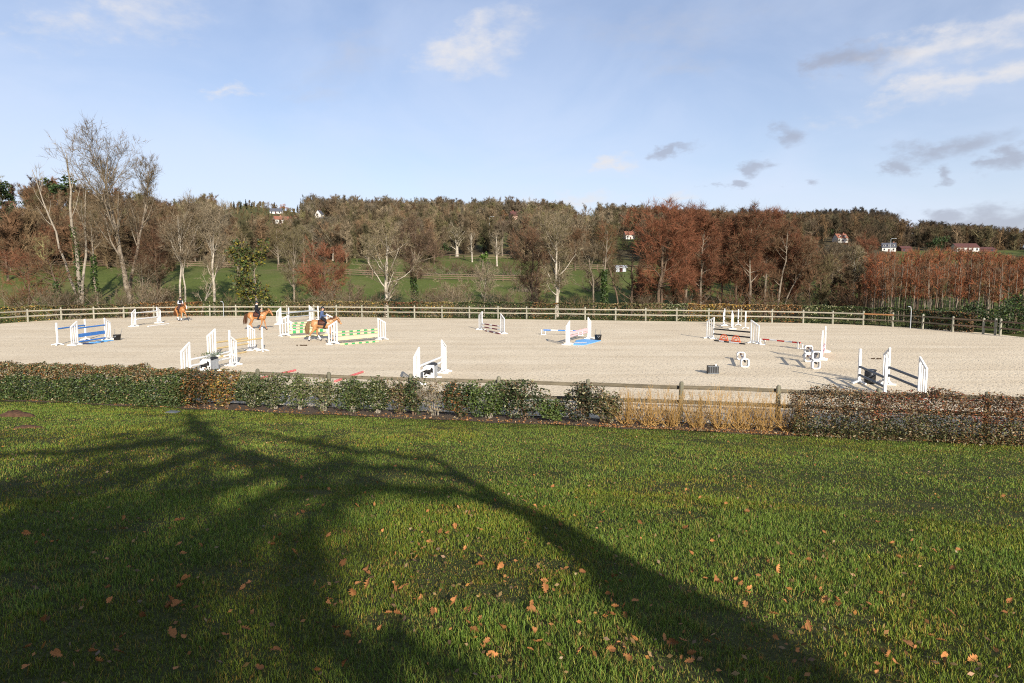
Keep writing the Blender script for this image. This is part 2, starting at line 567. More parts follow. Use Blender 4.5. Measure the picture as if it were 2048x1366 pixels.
M_soil = pm('mulch', (.055, .040, .026), .95, .5, 25, .8, 60, col2=(.14, .10, .07))
mb = MB()
ts = np.linspace(-60, 26, 200)
edge = 20.95 + .12 * np.sin(ts * 1.7) + .08 * np.sin(ts * 4.1 + 1)
A = np.array([tn(t, e) for t, e in zip(ts, edge)]); B = np.array([tn(t, 22.15) for t in ts])
za = ground(A[:, 0], A[:, 1]) + .012; zb = ground(B[:, 0], B[:, 1]) + .03
V = np.concatenate([np.column_stack([A, za]), np.column_stack([B, zb])])
k = len(ts)
mb.add(V, [[i, i + 1, k + i + 1, k + i] for i in range(k - 1)])
tag(mb.build('planting_bed', M_soil), kind='structure', label='dark mulch bed under the near hedge')

M_path = pm('gravel_path', (.42, .34, .26), .95, .2, 8, .5, 50)

# ------------------------------------------------------------------ fences
M_postw = pm('weathered_post', (.155, .145, .10), .85, .3, 3, .5, 25, rnd=.15, stretch=(8, 8, 1))
M_railw = pm('weathered_rail', (.15, .125, .085), .85, .3, 3, .5, 25, rnd=.15, stretch=(1, 8, 8))
M_postf = pm('pale_post', (.27, .255, .195), .85, .2, 3, .4, 25, rnd=.12, stretch=(8, 8, 1))
M_railf = pm('pale_rail', (.30, .27, .21), .85, .2, 3, .4, 25, rnd=.10, stretch=(1, 8, 8))
M_railo = pm('new_orange_rail', (.36, .17, .07), .8, .2, 3, .3, 25, stretch=(1, 8, 8))
M_railb = pm('brown_rail', (.16, .11, .075), .85, .3, 3, rnd=.2, stretch=(1, 8, 8))


def post_mesh(name, h, r, mat, n=10):
    b = MB()
    zs = np.array([-0.3, 0, h * .5, h - r * 1.1, h - r * .5, h - r * .12, h])
    rs = np.array([r * 1.02, r * 1.02, r, r * .98, r * .86, r * .5, r * .05])
    b.tubes(np.column_stack([np.zeros(7), np.zeros(7), zs]), rs, n, 0, True)
    me = b.mesh(name, smooth=True); me.materials.append(mat)
    return me


def rail_obj(p0, p1, hgt, thk, mat, parent, n=8):
    p0, p1 = np.asarray(p0, float), np.asarray(p1, float)
    L = float(np.linalg.norm(p1 - p0))
    b = MB()
    a = np.arange(n) / n * 2 * np.pi + .2
    prof = np.stack([np.sign(np.cos(a)) * np.abs(np.cos(a)) ** .6 * thk / 2, np.sign(np.sin(a)) * np.abs(np.sin(a)) ** .6 * hgt / 2], -1)
    sag = rng.normal(0, .006, 3)
    V, F = [], []
    for k, x in enumerate((0, L / 2, L)):
        V += [[x, y, z + sag[k]] for y, z in prof]
    for k in range(2):
        F += [[k * n + i, k * n + (i + 1) % n, (k + 1) * n + (i + 1) % n, (k + 1) * n + i] for i in range(n)]
    b.add(V, F)
    b.add(V[:n], [list(range(n))[::-1]]); b.add(V[-n:], [list(range(n))])
    o = b.build('rail', mat, parent)
    d = Vector(p1 - p0)
    o.location = p0
    o.rotation_euler = d.to_track_quat('X', 'Z').to_euler()
    return o


# near fence: post tops measured in the photo
near_px = [(-12, 722), (114, 726), (240, 731), (370, 735.5), (510, 740), (659, 743), (820, 749.5), (995, 755), (1174, 761), (1363, 767), (1558, 772), (1762, 779), (1977, 785), (2204, 792)]
nf = empty('near_fence', (*tn(-8, NEAR_N), 0))
tag(nf, 'weathered grey post and rail fence between lawn hedge and sand', 'fence')
pmN = post_mesh('post', 1.30, .075, M_postw)
spots = []
for i, (px, py) in enumerate(near_px):
    p = gp(px, py, 1.27)
    n_ = NX * p[0] + NY * p[1]; t_ = 0.979 * p[0] - 0.205 * p[1]
    q = tn(t_, NEAR_N - .10)
    spots.append(q)
    o = share('post', pmN, nf, (q[0] - nf.location.x, q[1] - nf.location.y, 0.0), rng.uniform(0, 6))
    o.scale = (1, 1, 1 + rng.normal(0, .01)); o.rotation_euler = (rng.normal(0, .012), rng.normal(0, .012), rng.uniform(0, 6))
for s_ in (-1, 1):
    for k_ in range(1, 4):
        e0 = spots[0] if s_ < 0 else spots[-1]
        q = e0 + np.array([.979, -.205]) * 2.97 * s_
        share('post', pmN, nf, (q[0] - nf.location.x, q[1] - nf.location.y, 0.0), rng.uniform(0, 6))
        spots = [q] + spots if s_ < 0 else spots + [q]
for i in range(len(spots) - 1):
    for z in (1.09, .60):
        off = np.array([NX, NY]) * .11
        a = spots[i] + off - nf.location.xy; c = spots[i + 1] + off - nf.location.xy
        rail_obj([*a, z + rng.normal(0, .012)], [*c, z + rng.normal(0, .012)], .135, .055, M_railw, nf)

# far fence
far_px = [(-62, 652), (-3, 648), (56, 644), (123, 640.5), (188, 638), (248, 636.2), (308, 634.6), (365, 633.4), (420, 632.8), (472, 632.6), (524, 632.6), (574, 632.8), (628, 633), (673, 633.3), (724, 633.8), (776, 634.3),
          (829, 634.8), (884, 635.4), (938.7, 636), (996, 636.7), (1053, 637.3), (1111, 638.1), (1170, 639.2), (1231, 640.4), (1291, 641.2), (1353, 642), (1417, 643), (1482, 644), (1543.6, 645), (1606, 646.7),
          (1665, 648.6), (1726, 651), (1785, 654), (1845, 658.4), (1905, 664), (1966, 668.5), (1990, 670.5), (2000, 671.5), (2062, 678)]
fpts = [gp(*p) for p in far_px]
ff = empty('far_fence', (0, 76, 0))
tag(ff, 'pale two rail wooden fence along the far side of the sand', 'fence')
pmF = post_mesh('post', 1.36, .095, M_postf, 8)
for i, p in enumerate(fpts):
    share('post', pmF, ff, (p[0], p[1] - 76, 0), rng.uniform(0, 6), (1, 1, 1 + rng.normal(0, .015)))
for i in range(len(fpts) - 1):
    a, c = fpts[i], fpts[i + 1]
    if i == 36:
        continue                                   # gap beside the gate post
    mat_ = M_railf if i < 31 else (M_railb if i > 33 else M_railw)
    for z in (1.12, .60):
        m2 = M_railo if (i == 31 and z > 1) else mat_
        rail_obj([a[0], a[1] - 76.12, z], [c[0], c[1] - 76.12, z], .135, .06, m2, ff)


def field_fence(label, px_pts, h=1.25, step=3.2):
    P = [hit(*p, 90) for p in px_pts]
    root = empty('field_fence', P[0]); tag(root, label, 'fence')
    o0 = P[0]
    pmesh = MATS.get('_fieldpost')
    if pmesh is None:
        pmesh = post_mesh('post', h, .08, M_railb, 6); MATS['_fieldpost'] = pmesh
    Q = []
    for a, c in zip(P[:-1], P[1:]):
        L = np.linalg.norm(c[:2] - a[:2]); k = max(1, int(L / step))
        for i in range(k):
            f = i / k; x, y = a[:2] + (c[:2] - a[:2]) * f
            Q.append(np.array([x, y, gz(x, y)]))
    Q.append(P[-1])
    for q in Q:
        share('post', pmesh, root, q - o0)
    for a, c in zip(Q[:-1], Q[1:]):
        for z in (h - .1, h * .62, h * .3):
            rail_obj(a - o0 + [0, 0, z], c - o0 + [0, 0, z], .13, .05, M_railb, root, 6)


field_fence('dark three rail fence slanting across the meadow in the middle', [(556, 541), (620, 546), (700, 552), (790, 557), (880, 561), (960, 563), (1052, 564)])
field_fence('dark rail fence at the top of the left meadow under brown scrub', [(-20, 548), (60, 541), (140, 536), (220, 534), (330, 534), (420, 536), (480, 538)])
field_fence('short dark rail fence behind the pale trunked trees right of centre', [(1110, 541), (1160, 540), (1230, 541), (1300, 543)])
field_fence('dark rail fence of the upper meadow below the white limbed trees', [(840, 512), (900, 518), (960, 520), (1030, 518), (1060, 515)])

# ------------------------------------------------------------------ show jumps
M_white = pm('white_paint', (.60, .60, .585), .5, .0, 4, rnd=.05, spec=.35, col2=(.76, .76, .75), detail=7)
M_steel = pm('cup_metal', (.10, .10, .11), .5, .2, 10, metal=.6)
M_blue = pm('blue_paint', (.045, .19, .52), .5, .15, 4, spec=.4)
M_lblue = pm('light_blue_sheet', (.16, .44, .80), .6, .12, 3)
M_navy = pm('dark_blue_sheet', (.012, .03, .10), .6, .2, 3)
M_green = pm('green_paint', (.04, .30, .09), .5, .1, 4, spec=.4)
M_yellow = pm('cream_yellow_paint', (.78, .68, .32), .5, .06, 4, spec=.4)
M_grey = pm('grey_paint', (.36, .38, .40), .5, .1, 4)
M_dgrey = pm('dark_grey_paint', (.12, .13, .14), .55, .2, 4)
M_tan = pm('varnished_pole', (.50, .38, .19), .55, .15, 3, stretch=(1, 6, 6))
M_maroon = pm('maroon_paint', (.16, .03, .045), .55, .15, 4)
M_pink = pm('pink_paint', (.75, .42, .42), .55, .08, 4)
M_black = pm('black_plastic', (.012, .012, .013), .45, .3, 8, spec=.4)
M_red = pm('red_paint', (.45, .035, .03), .5, .12, 4)
M_redworn = pm('worn_red_paint', (.48, .05, .06), .6, .1, 14, col2=(.62, .22, .20), detail=8)
M_orange = pm('orange_plastic', (.62, .10, .03), .5, .08, 4)
M_brownp = pm('brown_pole', (.17, .07, .05), .6, .2, 5)

# the wing standard: tall inner upright, slats under a slanted bar, bottom bar, two feet (local +X is outwards)
W_, HI, HO = .66, 1.57, 1.24


def wing_meshes():
    out = []

    def one(name, fn, mat=M_white):
        b = MB(); fn(b); me = b.mesh(name); me.materials.append(mat); out.append((name, me))
    one('upright', lambda b: (b.box((0, 0, HI / 2 + .03), (.085, .07, HI - .06))))
    one('end_post', lambda b: b.box((W_, 0, HO / 2 + .03), (.07, .06, HO - .06)))
    ang = math.atan2(HO - HI, W_)
    L = math.hypot(W_, HO - HI)
    Rm = np.array(Matrix.Rotation(-ang, 3, 'Y'))
    one('top_bar', lambda b: b.box((W_ / 2, 0, (HI + HO) / 2 + .01), (L + .10, .066, .085), rot=Rm))
    one('bottom_bar', lambda b: b.box((W_ / 2, 0, .16), (W_ - .1, .06, .09)))
    for x in (.225, .445):
        zt = HI + (HO - HI) * x / W_ - .045
        one('slat', lambda b, x=x, zt=zt: b.box((x, 0, (zt + .20) / 2), (.056, .04, zt - .20)))
    for x in (0, W_):
        one('foot', lambda b, x=x: (b.box((x, 0, .045), (.09, .62, .07)), b.box((x, .0, .10), (.085, .30, .05))))
    b = MB()
    for z in np.arange(.30, 1.38, .08):
        b.cyl((-.053, 0, z), (-.049, 0, z), .012, n=6)
    me = b.mesh('hole_strip'); me.materials.append(M_steel); out.append(('hole_strip', me))
    return out


WM = wing_meshes()


def upright_meshes():
    out = []

    def one(name, fn, mat=M_white):
        b = MB(); fn(b); me = b.mesh(name); me.materials.append(mat); out.append((name, me))
    one('upright', lambda b: b.box((0, 0, .80), (.10, .085, 1.46)))
    for a in (0, 90, 180, 270):
        Rm = np.array(Matrix.Rotation(R_(a + 20), 3, 'Z')) @ np.array(Matrix.Rotation(R_(14), 3, 'Y'))
        c = np.array(Matrix.Rotation(R_(a + 20), 3, 'Z')) @ np.array([.20, 0, .075])
        one('foot', lambda b, c=c, Rm=Rm: b.box(c, (.36, .085, .06), rot=Rm))
    return out


UM = upright_meshes()
JUMP_GROUP = 'white jump wings standing on the sand'


def wing(inner, direction, label, sc=1.0):
    o = empty('jump_wing', (inner[0], inner[1], .015), math.atan2(direction[1], direction[0]))
    tag(o, label, 'jump wing', JUMP_GROUP)
    for nm, me in WM:
        share(nm, me, o)
    o.scale = (1, 1, sc)
    return o


def upright(p, label, rz=0.0, sc=1.0):
    o = empty('jump_upright', (p[0], p[1], .015), rz)
    tag(o, label, 'jump upright', 'single white jump uprights')
    for nm, me in UM:
        share(nm, me, o)
    o.scale = (1, 1, sc)
    return o


def pole(a, c, label, mats, bands=None, r=.052, name='jump_pole', cat='pole', plank=0.0, group=None):
    """a round pole or a plank between two points; bands: list of material indexes along it"""
    a = np.asarray(a, float); c = np.asarray(c, float)
    L = float(np.linalg.norm(c - a))
    mats = mats if isinstance(mats, (list, tuple)) else [mats]
    bands = bands or [0]
    b = MB(); k = len(bands)
    for i, mi in enumerate(bands):
        x0, x1 = L * i / k, L * (i + 1) / k
        if plank:
            b.box(((x0 + x1) / 2, 0, 0), (x1 - x0, .028, plank), mi)
        else:
            b.cyl((x0, 0, 0), (x1, 0, 0), r, r, 12, mi)
    o = b.build(name, mats)
    o.location = a
    o.rotation_euler = Vector(c - a).to_track_quat('X', 'Z').to_euler()
    tag(o, label, cat, group)
    return o


def cup(p, d, parent_label=None):
    pass


def jump_frame(lpx, rpx, llab, rlab, sc=1.0, lw=True, rw=True):
    """two wings facing each other, inner uprights at the photo positions; returns base points and unit direction"""
    A, B = gp(*lpx), gp(*rpx)
    d = (B - A); d[2] = 0; L = np.linalg.norm(d); d /= L
    if lw: wing(A, -d, llab, sc)
    if rw: wing(B, d, rlab, sc)
    return A, B, d


def between(A, B, h0, h1=None, inset=.06):
    h1 = h0 if h1 is None else h1
    d = (B - A) / np.linalg.norm(B - A)
    return A + d * inset + [0, 0, h0], B - d * inset + [0, 0, h1]


GY = [0, 1, 0, 1, 0, 1, 0, 1, 0, 1, 0]          # cream with green bands


def bands(n, first=0):
    return [(i + first) % 2 for i in range(n)]


# J1 blue oxer on the left
A, B, d = jump_frame((156, 690), (211.5, 681), 'white jump wing at the camera end of the blue plank', 'white jump wing beside the black bucket on the left')
pole(*between(A, B, 1.14), 'blue pole across the top above the blue plank', M_blue)
pole(*between(A, B, .63), 'blue plank hung in the middle of the left jump', M_blue, plank=.24, name='jump_plank', cat='plank')
pole(*between(A, B, .21), 'low blue pole just above the blue water tray', M_blue)
A2, B2 = gp(115.6, 690.8), gp(172, 680.5)
upright(A2, 'leftmost single white upright holding a blue pole'); upright(B2, 'single white upright behind the blue plank jump')
pole(*between(A2, B2, 1.12), 'blue pole of the rear element at the far left', M_blue)
side = np.array([d[1], -d[0], 0])
b = MB()
Lw = np.linalg.norm(B - A) - .5
for i in range(7):
    b.box((.25 + (i + .5) * Lw / 7, 0, .03), (Lw / 7 - .02, .62, .035), 1 if i in (0, 3) else 0, rot=np.array(Matrix.Rotation(R_((-1) ** i * 2.0), 3, 'X')))
o = b.build('water_tray', [M_lblue, M_navy]); o.location = A + side * .42; o.location.z = .02
o.rotation_euler = (0, 0, math.atan2(d[1], d[0])); tag(o, 'light and dark blue water tray flat on the sand', 'water tray')

# J2 white vertical
A, B, d = jump_frame((272, 653), (315.2, 647), 'left white wing of the all white jump near the trotting horse', 'right white wing of the all white jump near the trotting horse')
pole(*between(A, B, 1.26), 'upper white pole of the all white jump', M_white)
pole(*between(A, B, .66), 'lower thick white pole of the all white jump', M_white, r=.07)
pole(gp(296, 652.7, .06), gp(337.8, 647.5, .06), 'white pole lying on the sand before the white jump', M_white)

# J4 grey oxer behind the green jumps
A, B, d = jump_frame((562.5, 648.6), (619.3, 642), 'white wing in front of the nose of the black clad rider\'s horse', 'white wing at the right end of the grey poles')
pole(*between(A, B, 1.05), 'front upper grey pole by the far fence', M_grey)
pole(*between(A, B, .60), 'front lower grey pole by the far fence', M_grey)
A2, B2 = gp(578.1, 646.0), gp(636.7, 640.6)
upright(A2, 'single white upright left end of the rear grey pole'); upright(B2, 'single white upright behind the rider in the blue jacket')
pole(*between(A2, B2, 1.08), 'rear grey pole by the far fence', M_grey)
p = gp(641.8, 641)
o = upright(p, 'short white upright close behind the blue jacketed rider', 0, .55)

# J3 green and cream jump, left
A, B, d = jump_frame((576.7, 672.5), (654, 667.6), 'white wing left of the horse with the white hind socks', 'white wing hidden behind the horse with white hind socks')
pole(*between(A, B, .80), 'top cream and green pole behind the blue jacketed rider\'s horse', [M_yellow, M_green], GY)
pole(*between(A, B, .58), 'second cream and green pole behind the blue jacketed rider\'s horse', [M_yellow, M_green], GY)
pole(*between(A, B, .31), 'cream plank with green blocks behind the horse\'s tail', [M_yellow, M_green], GY, plank=.22, name='jump_plank', cat='plank')
A2, B2 = gp(582, 661), gp(652, 657)
pole(A2 + [0, 0, .62], B2 + [0, 0, .62], 'rear cream and green pole of the left green jump', [M_yellow, M_green], GY)
upright(A2, 'low white upright behind the left cream and green poles', .3, .5); upright(B2, 'low white upright beyond the blue jacketed rider\'s horse', .3, .5)
pole(gp(580, 674.5, .06), gp(655, 670, .06), 'plain cream pole on the sand under the left green jump', M_yellow)

# J3b green and cream jump, right
A, B, d = jump_frame((674, 688.6), (757, 680.7), 'white wing overlapping the belly of the rider in blue\'s horse', 'white wing at the right end of the cream plank jump')
pole(*between(A, B, .83), 'top cream and green pole of the front green jump', [M_yellow, M_green], GY)
pole(*between(A, B, .62), 'second cream and green pole of the front green jump', [M_yellow, M_green], GY)
pole(*between(A, B, .38), 'plain cream plank of the front green jump', M_yellow, plank=.22, name='jump_plank', cat='plank')
pole(gp(681, 688.8, .06), gp(757, 682.6, .06), 'cream and green pole lying before the front green jump', [M_yellow, M_green], GY)

# J5 tan poles
A, B, d = jump_frame((431.7, 713.5), (497.6, 702), 'white wing left of the two tan poles', 'white wing right of the two tan poles')
pole(*between(A, B, .83), 'upper tan pole between the slatted wings', M_tan)
pole(*between(A, B, .48), 'lower tan pole between the slatted wings', M_tan)
A2, B2 = gp(461, 713.5), gp(525.6, 703)
upright(A2, 'single white upright behind the horse emblem filler jump'); upright(B2, 'single white upright at the right end of the tan oxer')
pole(*between(A2, B2, .84), 'rear tan pole ending at the lone upright', M_tan)
pole(gp(440, 713, .06), gp(492, 703.5, .06), 'tan pole lying on the sand under the tan oxer', M_tan)

# J6 white poles with emblem filler, near left
A, B, d = jump_frame((381.2, 754.4), (461.2, 733.4), 'large white wing right behind the near fence on the left', 'white wing right of the horse emblem filler on the left')
pole(*between(A, B, .82, .78), 'upper white pole over the left emblem filler', M_white)
pole(*between(A, B, .52, .46), 'lower white pole over the left emblem filler', M_white)

HORSE_OUT = [(-.48, .10), (-.40, .13), (-.30, .12), (-.18, .14), (-.05, .13), (.08, .15), (.16, .20), (.22, .30), (.27, .37), (.29, .43), (.32, .38), (.40, .33), (.47, .26), (.45, .22), (.38, .23), (.32, .21), (.29, .12),
             (.27, .04), (.36, .02), (.46, -.05), (.42, -.14), (.39, -.13), (.40, -.06), (.30, -.06), (.20, -.08), (.24, -.18), (.18, -.26), (.15, -.24), (.18, -.17), (.10, -.06), (-.05, -.05), (-.16, -.06),
             (-.26, -.16), (-.38, -.30), (-.44, -.40), (-.48, -.38), (-.40, -.24), (-.34, -.10), (-.40, -.14), (-.50, -.26), (-.55, -.24), (-.44, -.08), (-.40, .02), (-.46, .04), (-.58, -.02), (-.62, .02), (-.52, .10)]


def emblem_filler(p, rz, label, plants):
    """low wall box under a jump, its white end panel printed with a leaping horse"""
    root = empty('jump_filler', (p[0], p[1], .015), rz); tag(root, label, 'jump filler')
    b = MB(); b.box((0, 0, .33), (.36, 1.1, .54)); b.build('wall_box', M_grey, root)
    b = MB(); b.box((0, -.575, .36), (.50, .045, .70)); b.build('end_panel', M_white, root)
    bm = bmesh.new()
    vs = [bm.verts.new((x * .43 + .0, -.601, .40 + y * .52)) for x, y in HORSE_OUT]
    f = bm.faces.new(vs); bmesh.ops.triangulate(bm, faces=[f])
    me = bpy.data.meshes.new('horse_emblem'); bm.to_mesh(me); bm.free(); me.materials.append(M_black)
    link(bpy.data.objects.new('horse_emblem', me), root)
    for yy in (-.35, .40):
        b = MB(); b.box((0, yy, .03), (.80, .10, .06)); b.build('foot', M_white, root)
    # curved dark cap
    b = MB(); a = np.linspace(0, math.pi, 9)
    V = [[.19 * math.cos(t), y, .60 + .10 * math.sin(t)] for y in (-.54, .56) for t in a]
    b.add(V, [[i, i + 1, 9 + i + 1, 9 + i] for i in range(8)]); b.build('rounded_cap', M_black, root)
    if plants:
        r2 = np.random.default_rng(3)
        b = MB()
        q = r2.normal(0, 1, (420, 3)) * [.22, .40, .06] + [0.05, .05, .84]
        leaf_cards(b, q, r2, .055, np.array([[.5, .9, .5], [.8, 1.0, .7], [.25, .45, .3]]))
        tag(b.build('green_garland', M_leaf, root, tint=True), kind='stuff')
    return root


def leaf_cards(b, P, r, size, palette, up=.25, weights=None, mat=0, aspect=.55):
    """folded two-triangle leaves at the points P"""
    n = len(P)
    if n == 0: return
    d = r.normal(0, 1, (n, 3)); d[:, 2] = np.abs(d[:, 2]) * .6 + up * 0; d /= np.linalg.norm(d, axis=1, keepdims=True)
    w = np.cross(d, r.normal(0, 1, (n, 3))); w /= np.linalg.norm(w, axis=1, keepdims=True) + 1e-9
    L = size * r.uniform(.6, 1.35, (n, 1))
    a = P - d * L * .5; c = P + d * L * .5
    m1 = P + w * L * aspect * .5; m2 = P - w * L * aspect * .5
    Q = np.stack([a, m1, c, m2], 1)
    idx = r.choice(len(palette), n, p=weights)
    t = np.asarray(palette)[idx] * r.uniform(.75, 1.25, (n, 1))
    b.quads(Q, mat, t)


M_leaf = pm('leaf', (.085, .105, .040), .55, .25, 20, attr=True, spec=.35, trans=.15)
mid = (A + B) / 2
emblem_filler(mid + d * -.1, math.atan2(d[1], d[0]) - math.pi / 2 + .12, 'dark filler with a leaping horse emblem at left behind the fence', True)

# red poles on the ground
RW = [0]
pole(gp(518, 757, .06), gp(591, 740.3, .06), 'worn red pole on the sand left of the other red one', M_redworn, name='ground_pole')
pole(gp(670, 762.5, .06), gp(725.5, 743.5, .06), 'worn red pole on the sand right of the other red one', M_redworn, name='ground_pole')

# J7 white poles with emblem filler, near centre
A, B, d = jump_frame((839, 770), (884.3, 747.6), 'white wing close behind the near fence at the centre left', 'white wing at the far end of the two white poles, centre')
pole(*between(A, B, .82), 'upper white pole over the centre emblem filler', M_white)
pole(*between(A, B, .58), 'lower white pole over the centre emblem filler', M_white)
emblem_filler((A + B) / 2 + d * .0, math.atan2(d[1], d[0]) - math.pi / 2 + .1, 'filler with leaping horse emblem between the centre white wings', False)

# J8 maroon
A, B, d = jump_frame((964, 660.5), (1001.6, 667.3), 'left white wing of the maroon and white jump', 'right white wing of the maroon and white jump')
MW = [1, 0, 0, 1, 0, 0, 1]
pole(*between(A, B, .58), 'top maroon and white banded pole', [M_maroon, M_white], MW)
pole(*between(A, B, .31), 'middle maroon and white banded pole', [M_maroon, M_white], MW)
pole(gp(971, 661.6, .06), gp(1000, 667.6, .06), 'maroon and white pole lying on the sand', [M_maroon, M_white], [0, 1, 0, 0, 1, 0, 0])

# J9 pink with blue tray
A, B, d = jump_frame((1138.7, 689.3), (1176, 678.8), 'white wing left of the pink plank above the blue tray', 'white wing between the pink plank and the black bucket')
pole(*between(A, B, .77), 'pale pink plank above the blue tray', M_pink, plank=.20, name='jump_plank', cat='plank')
pole(*between(A, B, .56), 'thin pale pink pole under the pink plank', M_pink)
b = MB()
P = [gp(*q, .028) for q in ((1146, 690), (1153, 680.5), (1171, 678.6), (1202, 681.2), (1187, 685.6), (1168, 690.2))]
top = [[*p[:2], .05] for p in P]; bot = [[*p[:2], .018] for p in P]
n_ = len(P)
b.add(top + bot, [[i, i + n_, (i + 1) % n_ + n_, (i + 1) % n_] for i in range(n_)])
b.add(top, [list(range(n_))])
o = b.build('water_tray', M_lblue); tag(o, 'plain light blue water tray beside the pink plank jump', 'water tray')
mw = MB(); q = gp(1160, 686.8); mw.box((q[0], q[1], .057), (.9, .5, .008)); mw.build('tray_inset', M_white, o)


def cavaletto_u(p, rz, label):
    root = empty('cavaletto_stand', (p[0], p[1], .015), rz); tag(root, label, 'cavaletto stand', 'low grey cavaletto stands')
    b = MB()
    b.box((-.16, 0, .21), (.05, .06, .42)); b.build('leg', M_white, root)
    b = MB(); b.box((.16, 0, .16), (.05, .06, .32)); b.build('leg', M_white, root)
    b = MB(); b.box((0, 0, .025), (.42, .07, .05)); b.build('base_bar', M_white, root)
    b = MB(); b.box((0, 0, .32), (.30, .07, .05)); b.box((-.18, 0, .40), (.05, .07, .1)); b.build('cup_bar', M_grey, root)
    return root


A, B = gp(1087, 670), gp(1161, 672)
cavaletto_u(A, .1, 'low grey stand under the left end of the blue white pole'); cavaletto_u(B, .1, 'low grey stand behind the pink plank')
pole(A + [0, 0, .40], B + [0, 0, .40], 'low blue and white banded pole left of the pink jump', [M_white, M_blue], [1, 1, 0, 0, 1, 1, 0, 0, 1, 1])

# J10 black poles with orange half wheels
A, B, d = jump_frame((1426.4, 678.5), (1501.4, 686.7), 'white wing left of the orange half wheels', 'white wing right of the orange half wheels')
pole(*between(A, B, .78), 'upper black pole above the orange half wheels', M_black)
pole(*between(A, B, .41), 'lower black pole above the orange half wheels', M_black)
side = np.array([d[1], -d[0], 0])
pole(gp(1429, 681, .06), gp(1490, 688, .06), 'black and white board on the sand under the half wheels', [M_black, M_white], [0, 1, 0, 1, 1, 0])
for k, (px, py, lab) in enumerate(((1447.5, 681.6, 'left orange half wheel filler under the black poles'), (1471.7, 684.2, 'right orange half wheel filler under the black poles'))):
    p = gp(px, py)
    root = empty('half_wheel_filler', (p[0], p[1], .015), math.atan2(d[1], d[0])); tag(root, lab, 'jump filler', 'orange half wheels')
    for rr, th in ((.37, .028), (.16, .024)):
        b = MB(); a = np.linspace(0, math.pi, 17)
        b.tubes(np.column_stack([rr * np.cos(a), np.zeros(17), .08 + rr * np.sin(a)]), np.full(17, th), 6, 0, True)
        b.build('rim' if rr > .2 else 'hub_ring', M_orange, root, smooth=True)
    for t in np.linspace(.25, math.pi - .25, 6):
        b = MB(); b.cyl((.16 * math.cos(t), 0, .08 + .16 * math.sin(t)), (.37 * math.cos(t), 0, .08 + .37 * math.sin(t)), .02, n=6); b.build('spoke', M_orange, root)
    b = MB(); b.box((0, 0, .04), (.80, .12, .07)); b.build('base_bar', M_orange, root)

# J11 tan poles by the far fence on the right
A, B, d = jump_frame((1448.7, 651.8), (1463, 658), 'farther white wing of the tan pole jump before the golden hedge', 'nearer white wing of the tan pole jump before the golden hedge')
pole(*between(A, B, .92), 'upper tan pole before the golden hedge', M_tan)
pole(*between(A, B, .50), 'lower tan pole before the golden hedge', M_tan)
A2, B2 = gp(1476, 651.5), gp(1490.5, 657.4)
upright(A2, 'farther single white upright before the golden hedge'); upright(B2, 'nearer single white upright before the golden hedge')
pole(*between(A2, B2, .62), 'tan pole between the two single uprights', M_tan)

# J12 red white low pole
A, B = gp(1525, 690), gp(1600, 698)
cavaletto_u(A, .05, 'low white stand at the left end of the red white pole'); cavaletto_u(B, .05, 'low white stand at the right end of the red white pole')
pole(A + [0, 0, .40], B + [0, 0, .40], 'low red and white banded pole on two stands', [M_red, M_white], [0, 1, 0, 1, 0], r=.05)


# hollow rounded-square cavaletti blocks
def block_mesh(s=.46, rad=.10, th=.033, depth=.16):
    P = []
    h = s / 2 - th
    for cx, cz, a0 in ((1, 1, 0), (-1, 1, 90), (-1, -1, 180), (1, -1, 270)):
        for k in range(4):
            a = R_(a0 + k * 30)
            P.append((cx * (h - rad) + rad * math.cos(a), cz * (h - rad) + rad * math.sin(a)))
    P = np.array(P); n = len(P)
    ctr = P.copy(); nrm = P / np.linalg.norm(P, axis=1, keepdims=True)
    outer = P + nrm * th; inner = P - nrm * th
    V = [(x, -depth / 2, z) for x, z in outer] + [(x, -depth / 2, z) for x, z in inner] + [(x, depth / 2, z) for x, z in outer] + [(x, depth / 2, z) for x, z in inner]
    F = []
    for i in range(n):
        j = (i + 1) % n
        F += [[i, j, n + j, n + i], [2 * n + j, 2 * n + i, 3 * n + i, 3 * n + j], [j, i, 2 * n + i, 2 * n + j], [n + i, n + j, 3 * n + j, 3 * n + i]]
    b = MB(); b.add(V, F); me = b.mesh('cavaletto_block', smooth=False); me.materials.append(M_white)
    return me


BM_ = block_mesh()
for px, py, lift, lab in ((1481.6, 720.3, 0, 'far hollow white block of the single low pair'), (1489, 735, 0, 'near hollow white block of the single low pair'),
                          (1615.5, 724.3, 0, 'far lower hollow white block of the stacked pair'), (1631, 738.8, 0, 'near lower hollow white block of the stacked pair'),
                          (1615.5, 724.3, .462, 'far upper hollow white block of the stacked pair'), (1631, 738.8, .462, 'near upper hollow white block of the stacked pair')):
    p = gp(px, py)
    o = bpy.data.objects.new('cavaletto_block', BM_); link(o); o.location = (p[0], p[1], .246 + lift); o.rotation_euler = (0, 0, rng.normal(0, .06))
    tag(o, lab, 'cavaletto block', 'hollow white cavaletti blocks')
for a, c, z, lab in (((1481.6, 720.3), (1489, 735), .33, 'brown pole through the single pair of hollow blocks'), ((1615.5, 724.3), (1631, 738.8), .33, 'brown pole through the lower stacked blocks'),
                     ((1615.5, 724.3), (1631, 738.8), .79, 'brown pole through the upper stacked blocks')):
    pa, pc = gp(*a), gp(*c)
    u = (pc - pa) / np.linalg.norm(pc - pa)
    pole(pa - u * .2 + [0, 0, z], pc + u * .22 + [0, 0, z], lab, [M_brownp, M_white, M_black], [0, 0, 1, 0, 1, 0, 0, 2], r=.05)

